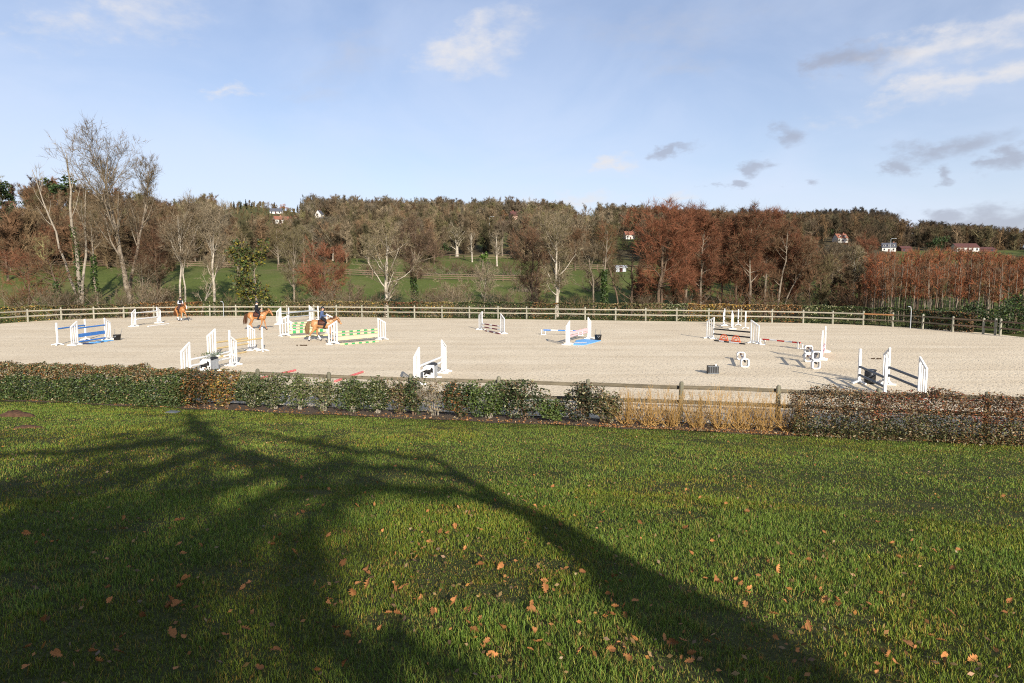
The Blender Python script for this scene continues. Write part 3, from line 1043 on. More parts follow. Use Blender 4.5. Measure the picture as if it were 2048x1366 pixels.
# J13 edge-on wings
A, B, d = jump_frame((1643.6, 719), (1649.4, 706), 'edge on white wing beside the stacked hollow blocks', 'edge on white wing farther behind the stacked hollow blocks')
pole(*between(A, B, .55), 'upper pale pink pole seen end on by the blocks', M_pink)
pole(*between(A, B, .25), 'lower pale pink pole seen end on by the blocks', M_pink)

# J14 dark grey oxer on the right
A = gp(1776, 771.3); B = gp(1836, 799)
d = (B - A) / np.linalg.norm(B - A)
wing(A, -d, 'tall white wing at the far end of the dark grey poles'); wing(B, d, 'rightmost white wing close behind the near fence')
pole(*between(A, B, .80), 'upper dark grey pole next to the rightmost wing', M_dgrey)
pole(*between(A, B, .46), 'lower dark grey pole next to the rightmost wing', M_dgrey)
A2 = gp(1717.5, 767.5); B2 = A2 + (B - A)
upright(A2, 'single white upright left of the black barrel'); upright(B2, 'single white upright nearest the fence at the right')
pole(*between(A2, B2, .76), 'upper dark grey pole in front of the black barrel', M_dgrey)
pole(*between(A2, B2, .40), 'lower dark grey pole in front of the black barrel', M_dgrey)


def lathe(b, prof, n=20, mat=0):
    prof = np.array(prof); a = np.arange(n) / n * 2 * np.pi
    V = np.stack([prof[:, 0][:, None] * np.cos(a), prof[:, 0][:, None] * np.sin(a), np.repeat(prof[:, 1][:, None], n, 1)], -1).reshape(-1, 3)
    F = []
    for k in range(len(prof) - 1):
        F += [[k * n + i, k * n + (i + 1) % n, (k + 1) * n + (i + 1) % n, (k + 1) * n + i] for i in range(n)]
    b.add(V, F, mat)


p = gp(1739.5, 767.5)
root = empty('barrel', (p[0], p[1], .015)); tag(root, 'black plastic barrel behind the dark grey poles', 'barrel')
b = MB(); lathe(b, [(.0, 0), (.20, 0), (.22, .03), (.235, .3), (.225, .57), (.21, .58), (.205, .56), (.0, .55)]); b.build('body', M_black, root, smooth=True)
b = MB(); lathe(b, [(.232, .56), (.25, .57), (.25, .61), (.232, .62), (.20, .615), (.0, .60)]); b.build('rim', M_black, root, smooth=True)
b = MB(); a = np.linspace(0, 2 * math.pi, 25)
b.tubes(np.column_stack([.238 * np.cos(a), .238 * np.sin(a), .32 + .14 * np.cos(a + .6)]), np.full(25, .022), 5); b.build('strap', M_dgrey, root)


def bucket(p, label, lean):
    root = empty('bucket', (p[0], p[1], .015)); tag(root, label, 'bucket', 'black rubber buckets with metal rods')
    b = MB(); lathe(b, [(.0, 0), (.20, 0), (.215, .02), (.26, .36), (.285, .37), (.285, .40), (.255, .40), (.25, .36), (.20, .05), (0, .045)], 18); b.build('tub', M_black, root, smooth=True)
    for s in (-1, 1):
        b = MB(); a = np.linspace(0, math.pi, 9)
        b.tubes(np.column_stack([.06 * np.cos(a), np.full(9, s * .275), .34 - .10 * np.sin(a)]), np.full(9, .012), 5); b.build('handle', M_grey, root)
    for k, (x, tx) in enumerate(((-.15, -.05), (.12, lean))):
        b = MB()
        if k == 0: b.tubes(np.array([(x, 0, .05), (x + tx, 0, .74), (x + tx + .02, 0, .80), (x + tx + .08, 0, .80)]), np.full(4, .014), 5, 0, True)
        else: b.tubes(np.array([(x, .05, .05), (x + tx * .5, .05, .45), (x + tx, .05, .84)]), np.full(3, .014), 5, 0, True)
        b.build('metal_rod', M_dgrey, root)


bucket(gp(234.5, 680.5), 'black bucket with two rods beside the blue jump', .26)
bucket(gp(1196, 680.8), 'black bucket with two rods beside the light blue tray', .10)

p = gp(1427, 748.5)
root = empty('crate', (p[0], p[1] + .15, .015), -.05); tag(root, 'black plastic crate alone on the sand with a white cup', 'crate')
for nm, c, s in (('front_panel', (0, -.16, .19), (.50, .025, .38)), ('back_panel', (0, .16, .19), (.50, .025, .38)), ('side_panel', (-.24, 0, .19), (.025, .30, .37)), ('side_panel', (.24, 0, .19), (.025, .30, .37)), ('bottom', (0, 0, .02), (.46, .28, .03))):
    b = MB(); b.box(c, s); b.build(nm, M_black, root)
b = MB(); b.box((0, -.177, .36), (.52, .012, .04)); b.box((0, -.177, .03), (.52, .012, .05)); b.build('rim', M_dgrey, root)
for x in (-.16, -.05, .06, .17):
    b = MB(); b.box((x, -.177, .2), (.025, .010, .28)); b.build('rib', M_dgrey, root)
b = MB(); b.cyl((.15, .02, .03), (.15, .02, .46), .04, .045, 10); tag(b.build('white_cup', M_white, root), label='white cup standing in the crate')

M_dung = pm('dung', (.055, .035, .02), .9, .4, 15)
for px, py, s, lab in ((600, 692, .30, 'small dark dropping on the sand below the green jumps'), (1757, 719, .16, 'small dark clod on the sand left of the tall wing')):
    p = gp(px, py); b = MB()
    for k in range(7):
        c = np.array([p[0] + rng.normal(0, s), p[1] + rng.normal(0, s * .3), .04])
        a = np.linspace(0, math.pi, 5)
        b.tubes(np.column_stack([np.full(5, c[0]) + np.cos(a) * .06, np.full(5, c[1]), np.full(5, c[2])]), np.sin(a) * .05 + .004, 6)
    tag(b.build('dung_pile', M_dung, smooth=True), lab, 'dung')

# hooked posts / small lamp at the far fence
for px, py, h, lab in ((447.5, 633.5, 1.75, 'thin grey post with lamp head behind the far fence'), (1820.5, 657.5, 1.95, 'white post with hooked top at the right of the far fence')):
    p = gp(px, py)
    root = empty('hooked_post', (p[0], p[1], .0)); tag(root, lab, 'post')
    b = MB(); b.cyl((0, 0, 0), (0, 0, h * .88), .038, .034, 8); b.build('pole', M_grey, root, smooth=True)
    b = MB(); b.tubes(np.array([(0, 0, h * .88), (-.03, 0, h * .95), (-.09, 0, h), (-.18, 0, h * 1.02)]), np.array([.034, .03, .03, .04]), 6, 0, True); b.build('arm', M_grey, root)
    b = MB(); b.box((-.22, 0, h * 1.02), (.16, .10, .04)); b.build('lamp_head', M_grey, root)

# gate at the right end of the far fence
g0, g1 = fpts[36], fpts[37]

# ------------------------------------------------------------------ horses and riders
def loft(b, rings, n=14, mat=0):
    """closed skin through elliptical rings (centre, side vector*half width, up vector*half height)"""
    a = np.arange(n) / n * 2 * np.pi
    V = np.concatenate([np.asarray(c)[None] + np.cos(a)[:, None] * np.asarray(s)[None] + np.sin(a)[:, None] * np.asarray(u)[None] for c, s, u in rings])
    F = []
    for k in range(len(rings) - 1):
        F += [[k * n + i, k * n + (i + 1) % n, (k + 1) * n + (i + 1) % n, (k + 1) * n + i] for i in range(n)]
    b.add(V, F, mat)
    for k, rev in ((0, True), (len(rings) - 1, False)):
        f = list(range(k * n, k * n + n))
        b.add(V[k * n:k * n + n], [list(range(n))[::-1] if rev else list(range(n))], mat)


def ball(b, c, r, n=12, m=7, mat=0):
    a = np.linspace(0, math.pi, m)
    r = np.broadcast_to(np.asarray(r, float), (3,))
    loft(b, [((c[0], c[1], c[2] - r[2] * math.cos(t)), (r[0] * max(.02, math.sin(t)), 0, 0), (0, r[1] * max(.02, math.sin(t)), 0)) for t in a], n, mat)


def remeshed(b, name, voxel, mats, parent=None, smooth_it=3, dec=.45):
    """fuse the closed pieces of b into one continuous skin"""
    me = b.mesh(name + '_raw')
    o = bpy.data.objects.new(name + '_raw', me); COL.objects.link(o)
    md = o.modifiers.new('r', 'REMESH'); md.mode = 'VOXEL'; md.voxel_size = voxel
    sm = o.modifiers.new('s', 'SMOOTH'); sm.iterations = smooth_it; sm.factor = .5
    de = o.modifiers.new('d', 'DECIMATE'); de.ratio = dec
    dg = bpy.context.evaluated_depsgraph_get(); dg.update()
    out = bpy.data.meshes.new_from_object(o.evaluated_get(dg))
    bpy.data.objects.remove(o); bpy.data.meshes.remove(me)
    out.name = name
    out.materials.clear()
    for m in (mats if isinstance(mats, (list, tuple)) else [mats]):
        out.materials.append(m)
    out.polygons.foreach_set('use_smooth', np.ones(len(out.polygons), bool))
    return link(bpy.data.objects.new(name, out), parent)


M_coat = [pm('chestnut_coat', (.36, .155, .052), .42, .22, 3.0, spec=.45), pm('light_chestnut_coat', (.36, .18, .075), .42, .22, 3.0, spec=.45)]
M_tail = pm('dark_tail_hair', (.095, .042, .020), .5, .4, 14, stretch=(6, 6, 1))
M_tail2 = pm('flaxen_tail_hair', (.20, .125, .06), .5, .45, 14, stretch=(6, 6, 1))
M_sock = pm('white_sock', (.72, .69, .65), .7, .05)
M_hoof = pm('hoof', (.05, .04, .035), .5, .2)
M_leather = pm('brown_leather', (.075, .026, .014), .45, .2, 12, spec=.4)
M_pad = pm('dark_saddle_pad', (.035, .018, .02), .85, .2, 10)
M_blackcl = pm('black_cloth', (.012, .013, .017), .85, .3, 12)
M_navycl = pm('slate_blue_jacket', (.065, .095, .19), .85, .2, 12)
M_greycl = pm('pale_grey_sleeve', (.45, .48, .54), .85, .1, 12)
M_vest = pm('charcoal_vest', (.02, .022, .028), .8, .3, 12)
M_skin = pm('skin', (.55, .32, .23), .55, .06)
M_helmet = pm('helmet_shell', (.010, .012, .02), .30, .2, 6, spec=.5)
M_brownbr = pm('brown_breeches', (.06, .035, .032), .85, .2, 12)


def horse(p, rz, label, coat, pose, tail_mat, socks, blaze=False, pad=M_pad, head_down=0.0, head_turn=0.0):
    Y = np.array([0, 1, 0]); Z = np.array([0, 0, 1.0])
    b = MB()
    barrel = [(-.83, 1.24, .07, .10), (-.78, 1.25, .17, .22), (-.68, 1.27, .24, .28), (-.52, 1.29, .275, .285), (-.33, 1.265, .265, .265), (-.1, 1.205, .275, .285), (.12, 1.185, .285, .305),
              (.30, 1.21, .265, .335), (.45, 1.215, .235, .335), (.58, 1.19, .20, .29), (.69, 1.16, .15, .21), (.75, 1.14, .07, .10)]
    loft(b, [((x, 0, z), Y * w, Z * h) for x, z, w, h in barrel], 18)
    hd = head_down
    npts = [((.42, 1.30), .29, .15), ((.60, 1.42), .235, .125), ((.76, 1.55 - hd * .3), .185, .10), ((.90, 1.67 - hd * .6), .155, .088), ((1.00, 1.755 - hd * .8), .135, .085), ((1.05, 1.79 - hd), .10, .07)]
    rings = []
    for k, ((x, z), hh, hw) in enumerate(npts):
        q0 = npts[max(0, k - 1)][0]; q1 = npts[min(len(npts) - 1, k + 1)][0]
        t = np.array([q1[0] - q0[0], 0, q1[1] - q0[1]]); t /= np.linalg.norm(t)
        u = np.array([-t[2], 0, t[0]])
        rings.append(((x, 0, z), Y * hw, u * hh))
    loft(b, rings)
    hpts = [((1.01, 1.80), .10, .075), ((1.07, 1.73), .145, .098), ((1.14, 1.63), .125, .085), ((1.22, 1.51), .092, .066), ((1.28, 1.42), .078, .058), ((1.325, 1.355), .078, .060), ((1.355, 1.315), .045, .042)]
    t = np.array([.55, 0, -.83]); u = np.array([.83, 0, .55])
    ct, st = math.cos(head_turn), math.sin(head_turn)

    def trn(v):
        v = np.array(v, float); x = v[0] - 1.0
        return np.array([1.0 + x * ct - v[1] * st, x * st + v[1] * ct, v[2] - hd])
    loft(b, [(trn((x, 0, z)), (-st * hw, ct * hw, 0), (u[0] * hh * ct, u[0] * hh * st, u[2] * hh)) for (x, z), hh, hw in hpts])
    for s in (-1, 1):
        q0, q1 = trn((1.0, s * .055, 1.84)), trn((1.03, s * .075, 2.0))
        b.tubes(np.array([q0, (q0 + q1) / 2, q1]), np.array([.035, .032, .006]), 6, 0, True)
    # legs: list of joints (x, y, z, r)
    for leg in pose:
        L = np.array(leg, float)
        b.tubes(L[:, :3], L[:, 3], 9, 0, True)
    root = remeshed(b, 'horse', .026, coat)
    root.location = (p[0], p[1], .018); root.rotation_euler = (0, 0, rz)
    tag(root, label, 'horse')
    for i, leg in enumerate(pose):
        L = np.array(leg, float)
        e = L[-1, :3]; f = L[-2, :3]
        hb = MB(); d = (e - f); d /= np.linalg.norm(d)
        hb.tubes(np.array([e - d * .07, e + d * .02]), np.array([.056, .072]), 9, 0, True); hb.build('hoof', M_hoof, root, smooth=True)
        if i in socks:
            k = L[-3, :3]; s0 = f + (k - f) * .55
            sb = MB(); sb.tubes(np.array([s0, f + (k - f) * .2, f, e - d * .07]), np.array([.054, .05, .056, .058]), 9, 0, True); sb.build('sock', M_sock, root, smooth=True)
    # tail
    tb = MB(); r2 = np.random.default_rng(int(abs(p[0]) * 10))
    n = 46; K = 7
    f = np.linspace(0, 1, K)
    cx = np.interp(f, [0, .15, .35, .7, 1], [-.80, -.93, -1.02, -1.07, -1.10]); cz = np.interp(f, [0, .15, .35, .7, 1], [1.44, 1.40, 1.20, .82, .52])
    sp = np.interp(f, [0, .3, .7, 1], [.02, .07, .10, .09])
    P = np.zeros((n, K, 3)); o_ = r2.normal(0, 1, (n, 2))
    P[:, :, 0] = cx + o_[:, :1] * sp * .9; P[:, :, 1] = o_[:, 1:] * sp * .8; P[:, :, 2] = cz + r2.normal(0, .04, (n, 1)) * f
    Rr = np.interp(f, [0, .2, .8, 1], [.018, .024, .018, .004])[None].repeat(n, 0)
    tb.tubes(P, Rr, 4); tb.build('tail', tail_mat, root, smooth=True)
    # mane on the crest
    mbn = MB(); n = 60
    f = np.linspace(0, 1, n); crest = np.array([[.48, 1.58], [.66, 1.66], [.82, 1.74 - hd * .3], [.95, 1.83 - hd * .7], [1.02, 1.88 - hd]])
    ci = np.linspace(0, 1, 5); x = np.interp(f, ci, crest[:, 0]); z = np.interp(f, ci, crest[:, 1])
    P = np.zeros((n, 3, 3)); P[:, 0] = np.column_stack([x, np.zeros(n), z]); P[:, 1] = P[:, 0] + np.column_stack([np.full(n, -.03), np.full(n, -.06), np.full(n, .0)]) + r2.normal(0, .012, (n, 3)); P[:, 2] = P[:, 1] + [-.01, -.05, -.12] + r2.normal(0, .02, (n, 3))
    mbn.tubes(P, np.tile([.028, .022, .005], (n, 1)), 4); mbn.build('mane', M_tail, root, smooth=True)

    # saddle pad and saddle shaped over the back
    def over(x0, x1, a0, a1, grow, name, mat, dz=0.0):
        sb = MB(); xs = np.linspace(x0, x1, 7); an = np.linspace(a0, a1, 15); V = []
        for x in xs:
            z, w, h = (np.interp(x, [q[0] for q in barrel], [q[k] for q in barrel]) for k in (1, 2, 3))
            for a in an:
                V.append((x - .05 * abs(math.cos(a)), (w + grow) * math.cos(a), z + dz + (h + grow) * math.sin(a)))
        F = [[i * 15 + j, i * 15 + j + 1, (i + 1) * 15 + j + 1, (i + 1) * 15 + j] for i in range(6) for j in range(14)]
        sb.add(V, F); so = sb.build(name, mat, root, smooth=True)
        s_ = so.modifiers.new('t', 'SOLIDIFY'); s_.thickness = .02
        return so
    over(-.24, .34, R_(-8), R_(188), .022, 'saddle_pad', pad)
    sd = over(-.16, .28, R_(12), R_(168), .050, 'saddle', M_leather)
    sb = MB(); loft(sb, [((-.20, 0, 1.60), (0, .12, 0), (0, 0, .03)), ((-.17, 0, 1.58), (0, .16, 0), (0, 0, .045)), ((-.1, 0, 1.555), (0, .15, 0), (0, 0, .035)), ((.1, 0, 1.55), (0, .10, 0), (0, 0, .03)), ((.24, 0, 1.60), (0, .06, 0), (0, 0, .04))], 10)
    sb.build('seat', M_leather, sd, smooth=True)
    for s in (-1, 1):
        sb = MB(); sb.tubes(np.array([(.12, s * .30, 1.35), (.14, s * .34, 1.05), (.14, s * .34, .96)]), np.array([.012, .012, .012]), 4); sb.build('stirrup_leather', M_leather, root)
    # bridle and reins
    br = MB()
    for (x, z, rr) in ((1.215, 1.52, .098), (1.09, 1.70, .155)):
        a = np.linspace(0, 2 * math.pi, 13)
        ring = np.array([trn((x + u[0] * rr * math.sin(q) * 1.0, math.cos(q) * rr * .78, z + u[2] * rr * math.sin(q))) for q in a])
        br.tubes(ring, np.full(13, .011), 4)
    for s in (-1, 1):
        br.tubes(np.array([trn((1.01, s * .07, 1.86)), trn((1.12, s * .10, 1.66)), trn((1.25, s * .065, 1.42))]), np.full(3, .010), 4)
    bo = br.build('bridle', M_leather, root)
    for s in (-1, 1):
        rb = MB(); a0 = trn((1.25, s * .065, 1.42)); a1 = np.array([.40, s * .09, 1.80])
        rb.tubes(np.array([a0, (a0 + a1) / 2 + [0, s * .06, -.06], a1]), np.full(3, .009), 4); rb.build('rein', M_leather, bo)
    if blaze:
        wb = MB(); q = [trn((x + u[0] * hh * .93, 0, z + u[2] * hh * .93)) for (x, z), hh, hw in hpts[1:6]]
        wb.tubes(np.array(q), np.array([.02, .034, .032, .030, .045]), 6, 0, True); wb.build('white_blaze', M_sock, root, smooth=True)
    for s in (-1, 1):
        eb = MB(); ball(eb, trn((1.115, s * .088, 1.685)), .022, 8, 5); eb.build('eye', M_black, root, smooth=True)
    return root


def rider(h, label, jacket, sleeve, breech, helmet=M_helmet, lean=0.0, collar=None, look=0.0):
    root_m = h.matrix_basis.copy()

    def torso(b, g):
        c = [((-.03, 0, 1.62), .15, .13), ((-.04, 0, 1.72), .17, .135), ((-.04 + lean * .2, 0, 1.86), .155, .115), ((-.03 + lean * .5, 0, 2.00), .175, .12), ((-.02 + lean * .8, 0, 2.10), .195, .115), ((-.01 + lean, 0, 2.17), .15, .085), ((.0 + lean, 0, 2.20), .07, .06)]
        loft(b, [(p, (0, w + g, 0), (d + g, 0, 0)) for p, w, d in c])

    def arm(b, s, g, upto=1.0):
        sh = np.array([-.01 + lean * .9, s * .19, 2.10]); el = np.array([.02 + lean * .5, s * .255, 1.83]); hd = np.array([.36, s * .095, 1.80])
        P = np.array([sh + [0, -s * .03, .01], sh * .5 + el * .5, el, el * .45 + hd * .55, el * .1 + hd * .9])
        b.tubes(P, np.array([.058, .053, .047, .040, .032]) + g, 9, 0, True)
        return hd

    def legj(s):
        return np.array([(-.02, s * .10, 1.66), (.14, s * .21, 1.56), (.33, s * .30, 1.36), (.24, s * .335, 1.18), (.13, s * .345, .98)])
    b = MB(); torso(b, 0)
    b.cyl((lean, 0, 2.15), (.02 + lean, 0, 2.27), .055, .052, 10)
    hc = np.array([.035 + lean, 0, 2.345])
    ball(b, hc, (.098, .078, .12), 14, 9)
    ball(b, hc + [.02, 0, -.05], (.075, .062, .065), 10, 6)
    lk = np.array([math.cos(look), math.sin(look), 0])
    b.tubes(np.array([hc + lk * .09 + [0, 0, .02], hc + lk * .12 + [0, 0, -.02]]), np.array([.010, .017]), 6, 0, True)     # nose
    b.tubes(np.array([hc + lk * .085 + [0, 0, -.055], hc + lk * .098 + [0, 0, -.058]]), np.array([.02, .014]), 6, 0, True)   # mouth
    for s in (-1, 1):
        ball(b, hc + [-.01, s * .08, -.005], (.022, .012, .032), 8, 5)
    for s in (-1, 1):
        hd = arm(b, s, 0)
        ball(b, hd + [.0, 0, -.005], (.045, .020, .042), 10, 6)
        for k in range(4):
            y0 = hd + [.03, -s * .005, .028 - k * .019]
            b.tubes(np.array([y0, y0 + [.03, -s * .012, -.002], y0 + [.028, -s * .035, -.004], y0 + [.006, -s * .042, -.004]]) , np.array([.0105, .010, .0095, .008]) * (1 if k < 3 else .85), 6, 0, True)
        t0 = hd + [-.005, -s * .015, .035]
        b.tubes(np.array([t0, t0 + [.022, -s * .012, .014], t0 + [.045, -s * .02, .012]]), np.array([.013, .011, .009]), 6, 0, True)
        L = legj(s)
        b.tubes(L, np.array([.095, .085, .062, .055, .042]), 10, 0, True)
        b.tubes(np.array([L[-1] + [-.05, 0, -.01], L[-1] + [.06, 0, -.045], L[-1] + [.17, s * .01, -.05]]), np.array([.042, .042, .032]), 8, 0, True)
    root = remeshed(b, 'person', .012, M_skin, smooth_it=2)
    root.matrix_basis = root_m
    tag(root, label, 'person')
    b = MB(); torso(b, .018)
    remeshed(b, 'jacket', .018, jacket, root)
    for s in (-1, 1):
        b = MB(); arm(b, s, .014); remeshed(b, 'sleeve', .016, sleeve, root)
        L = legj(s)
        b = MB(); b.tubes(L[:4], np.array([.108, .096, .072, .062]), 12, 0, True); b.build('breeches_leg', breech, root, smooth=True)
        b = MB(); b.tubes(np.array([L[2] * .4 + L[3] * .6, L[3] * .5 + L[4] * .5, L[4]]), np.array([.066, .06, .052]), 12, 0, True)
        b.tubes(np.array([L[4] + [-.06, 0, -.01], L[4] + [.06, 0, -.045], L[4] + [.185, s * .01, -.052]]), np.array([.050, .050, .040]), 10, 0, True)
        b.build('boot', M_blackcl, root, smooth=True)
        eb = MB(); ball(eb, hc + lk * .082 + np.array([-lk[1], lk[0], 0]) * s * .034 + [0, 0, .02], .012, 8, 5); eb.build('eye', M_black, root)
    b = MB(); a = np.linspace(.0, math.pi * .56, 7)
    loft(b, [((hc[0] - .012, 0, hc[2] + .028 + .125 * math.cos(t)), (0, .108 * max(.03, math.sin(t)), 0), (-.130 * max(.03, math.sin(t)), 0, 0)) for t in a[::-1]], 16)
    b.tubes(np.array([hc + lk * .09 + [0, 0, .055], hc + lk * .15 + [0, 0, .035], hc + lk * .18 + [0, 0, .022]]), np.array([.07, .055, .03]) * .45, 8, 0, True)
    b.build('helmet', helmet, root, smooth=True)
    b = MB(); ball(b, hc + [-.07, 0, -.05], (.045, .06, .07), 10, 6); b.build('hair', M_leather, root, smooth=True)
    if collar is not None:
        b = MB(); a = np.linspace(0, 2 * math.pi, 13)
        b.tubes(np.column_stack([lean + .075 * np.cos(a), .085 * np.sin(a), np.full(13, 2.205)]), np.full(13, .028), 6); b.build('collar', collar, root, smooth=True)
    return root


WALK = [[(.46, .13, 1.08, .125), (.54, .135, .86, .085), (.62, .13, .52, .052), (.60, .13, .50, .048), (.70, .13, .17, .042), (.76, .13, .04, .055)],
        [(.46, -.13, 1.08, .125), (.44, -.135, .86, .085), (.40, -.13, .53, .054), (.36, -.13, .48, .046), (.22, -.13, .18, .040), (.20, -.13, .05, .052)],
        [(-.60, .14, 1.20, .20), (-.46, .15, .92, .145), (-.62, .14, .66, .085), (-.72, .14, .53, .060), (-.72, .14, .20, .042), (-.68, .14, .05, .055)],
        [(-.58, -.14, 1.20, .20), (-.38, -.15, .92, .145), (-.46, -.14, .66, .085), (-.54, -.14, .53, .060), (-.40, -.14, .19, .042), (-.33, -.14, .05, .055)]]
WALK3 = [[(.46, .13, 1.08, .125), (.48, .135, .86, .085), (.48, .13, .52, .052), (.46, .13, .48, .046), (.40, .13, .17, .042), (.44, .13, .04, .055)],
         [(.46, -.13, 1.08, .125), (.54, -.135, .86, .085), (.60, -.13, .53, .054), (.60, -.13, .48, .046), (.70, -.13, .17, .040), (.76, -.13, .05, .052)],
         [(-.58, .14, 1.20, .20), (-.42, .15, .92, .145), (-.40, .14, .66, .085), (-.42, .14, .53, .060), (-.22, .14, .20, .042), (-.12, .14, .05, .055)],
         [(-.60, -.14, 1.20, .20), (-.50, -.15, .92, .145), (-.72, -.14, .66, .085), (-.84, -.14, .52, .060), (-.92, -.14, .20, .042), (-.94, -.14, .05, .055)]]
TROT = [[(.46, .13, 1.08, .125), (.62, .135, .92, .085), (.84, .14, .72, .052), (.84, .14, .68, .046), (.98, .15, .42, .042), (1.06, .15, .33, .055)],
        [(.46, -.13, 1.08, .125), (.44, -.135, .86, .085), (.42, -.13, .53, .054), (.41, -.13, .48, .046), (.34, -.13, .18, .040), (.32, -.13, .05, .052)],
        [(-.60, .14, 1.20, .20), (-.44, .15, .92, .145), (-.70, .14, .70, .085), (-.84, .14, .60, .060), (-1.02, .14, .36, .042), (-1.10, .14, .26, .055)],
        [(-.58, -.14, 1.20, .20), (-.34, -.15, .92, .145), (-.36, -.14, .66, .085), (-.42, -.14, .53, .060), (-.22, -.14, .19, .042), (-.13, -.14, .05, .055)]]

h1 = horse(gp(362, 642.3), R_(-38), 'chestnut horse with white blaze trotting towards camera by the fence', M_coat[0], TROT, M_tail, (1, 2, 3), True, M_blackcl, .10)
rider(h1, 'rider in black vest with pale grey sleeves on the trotting horse', M_vest, M_greycl, M_brownbr, lean=.05, look=-.2)
h2 = horse(gp(515.5, 660.3), R_(2), 'chestnut horse with dark tail walking right before the grey poles', M_coat[0], WALK, M_tail, (2,), False, M_pad, .06)
rider(h2, 'rider in black jacket and dark helmet on the horse with dark tail', M_blackcl, M_blackcl, M_blackcl, lean=-.03, collar=M_sock, look=-.3)
h3 = horse(gp(645.5, 682.3), R_(6), 'light chestnut horse with flaxen tail walking behind the green jump', M_coat[1], WALK3, M_tail2, (2, 3), False, M_pad, .12)
rider(h3, 'rider in slate blue jacket with black helmet seen from behind', M_navycl, M_navycl, M_blackcl, lean=.02, look=.5)

# ------------------------------------------------------------------ near hedge and shrubs
M_stem = pm('grey_stem', (.30, .26, .20), .85, .3, 20)
M_stemb = pm('brown_stem', (.17, .11, .07), .85, .3, 20)
M_willow = pm('yellow_willow_stem', (.37, .225, .075), .7, .35, 12, rnd=.12)
M_leafn = pm('hedge_leaf', (.16, .165, .085), .5, .25, 20, attr=True, spec=.4, trans=.12)
# tints (times .16,.165,.085)
GRN, DGR, BRT, OLV = (.34, .50, .28), (.18, .26, .18), (.60, .86, .36), (.66, .68, .42)
TAN, BRN, RUS, RED, PAL, DRK = (1.6, 1.15, 1.1), (.85, .50, .45), (1.7, .70, .40), (1.2, .30, .28), (1.9, 1.75, 1.9), (.12, .13, .12)
GOLD = (2.4, 1.45, .55)


def bed_pt(px, n0):
    b = (px - 1024.0) / FPX
    Y = n0 / (NX * b + NY)
    X = b * Y
    return np.array([X, Y]), 0.979 * X - 0.205 * Y


def grow(r, P, R, m, f0, f1, ang, sd, length, K=4, up=.2, wig=.12, rr=.6, taper=.3, rmin=.004):
    """m child branches on every polyline of P (N,K0,3); length: array (N,) base child length"""
    N, K0, _ = P.shape
    M = N * m
    idx = np.repeat(np.arange(N), m)
    fr = r.uniform(f0, f1, M)
    x = fr * (K0 - 1); i0 = np.minimum(x.astype(int), K0 - 2); w = (x - i0)[:, None]
    pos = P[idx, i0] * (1 - w) + P[idx, i0 + 1] * w
    T = P[idx, i0 + 1] - P[idx, i0]; T /= np.linalg.norm(T, axis=1, keepdims=True) + 1e-9
    rad = R[idx, i0] * (1 - w[:, 0]) + R[idx, i0 + 1] * w[:, 0]
    q = r.normal(0, 1, (M, 3)); q -= (q * T).sum(1, keepdims=True) * T; q /= np.linalg.norm(q, axis=1, keepdims=True) + 1e-9
    a = np.radians(r.normal(ang, sd, M))[:, None]
    D = np.cos(a) * T + np.sin(a) * q
    Lc = np.asarray(length)[idx] * r.uniform(.65, 1.25, M)
    out = np.zeros((M, K, 3)); out[:, 0] = pos
    for k in range(1, K):
        D = D + r.normal(0, wig, (M, 3)); D[:, 2] += up
        D /= np.linalg.norm(D, axis=1, keepdims=True)
        out[:, k] = out[:, k - 1] + D * (Lc / (K - 1))[:, None]
    r0 = np.maximum(rad * rr, rmin)
    Ro = r0[:, None] * np.linspace(1, taper, K)[None]
    return out, Ro, fr, Lc


def twigs(b, r, P, m, L, w, f0=.1, f1=1.0, ang=45, sd=18, up=.2, mat=0, tint=None, tsd=.15):
    """fine twigs as slim triangles on the polylines P"""
    N, K0, _ = P.shape
    M = N * m
    idx = np.repeat(np.arange(N), m)
    x = r.uniform(f0, f1, M) * (K0 - 1); i0 = np.minimum(x.astype(int), K0 - 2); ww = (x - i0)[:, None]
    pos = P[idx, i0] * (1 - ww) + P[idx, i0 + 1] * ww
    T = P[idx, i0 + 1] - P[idx, i0]; T /= np.linalg.norm(T, axis=1, keepdims=True) + 1e-9
    q = r.normal(0, 1, (M, 3)); q -= (q * T).sum(1, keepdims=True) * T; q /= np.linalg.norm(q, axis=1, keepdims=True) + 1e-9
    a = np.radians(r.normal(ang, sd, M))[:, None]
    D = np.cos(a) * T + np.sin(a) * q; D[:, 2] += up; D /= np.linalg.norm(D, axis=1, keepdims=True)
    s = np.cross(D, r.normal(0, 1, (M, 3))); s /= np.linalg.norm(s, axis=1, keepdims=True) + 1e-9
    Lt = (L * r.uniform(.5, 1.4, M))[:, None]
    wv = (w * r.uniform(.7, 1.3, M))[:, None] / 2
    tri = np.stack([pos - s * wv, pos + s * wv, pos + D * Lt], 1)
    t = None
    if tint is not None:
        t = np.asarray(tint)[None] * r.uniform(1 - tsd, 1 + tsd, (M, 1)) if np.ndim(tint) == 1 else np.asarray(tint)[r.integers(0, len(tint), M)] * r.uniform(1 - tsd, 1 + tsd, (M, 1))
    b.quads(tri, mat, t)


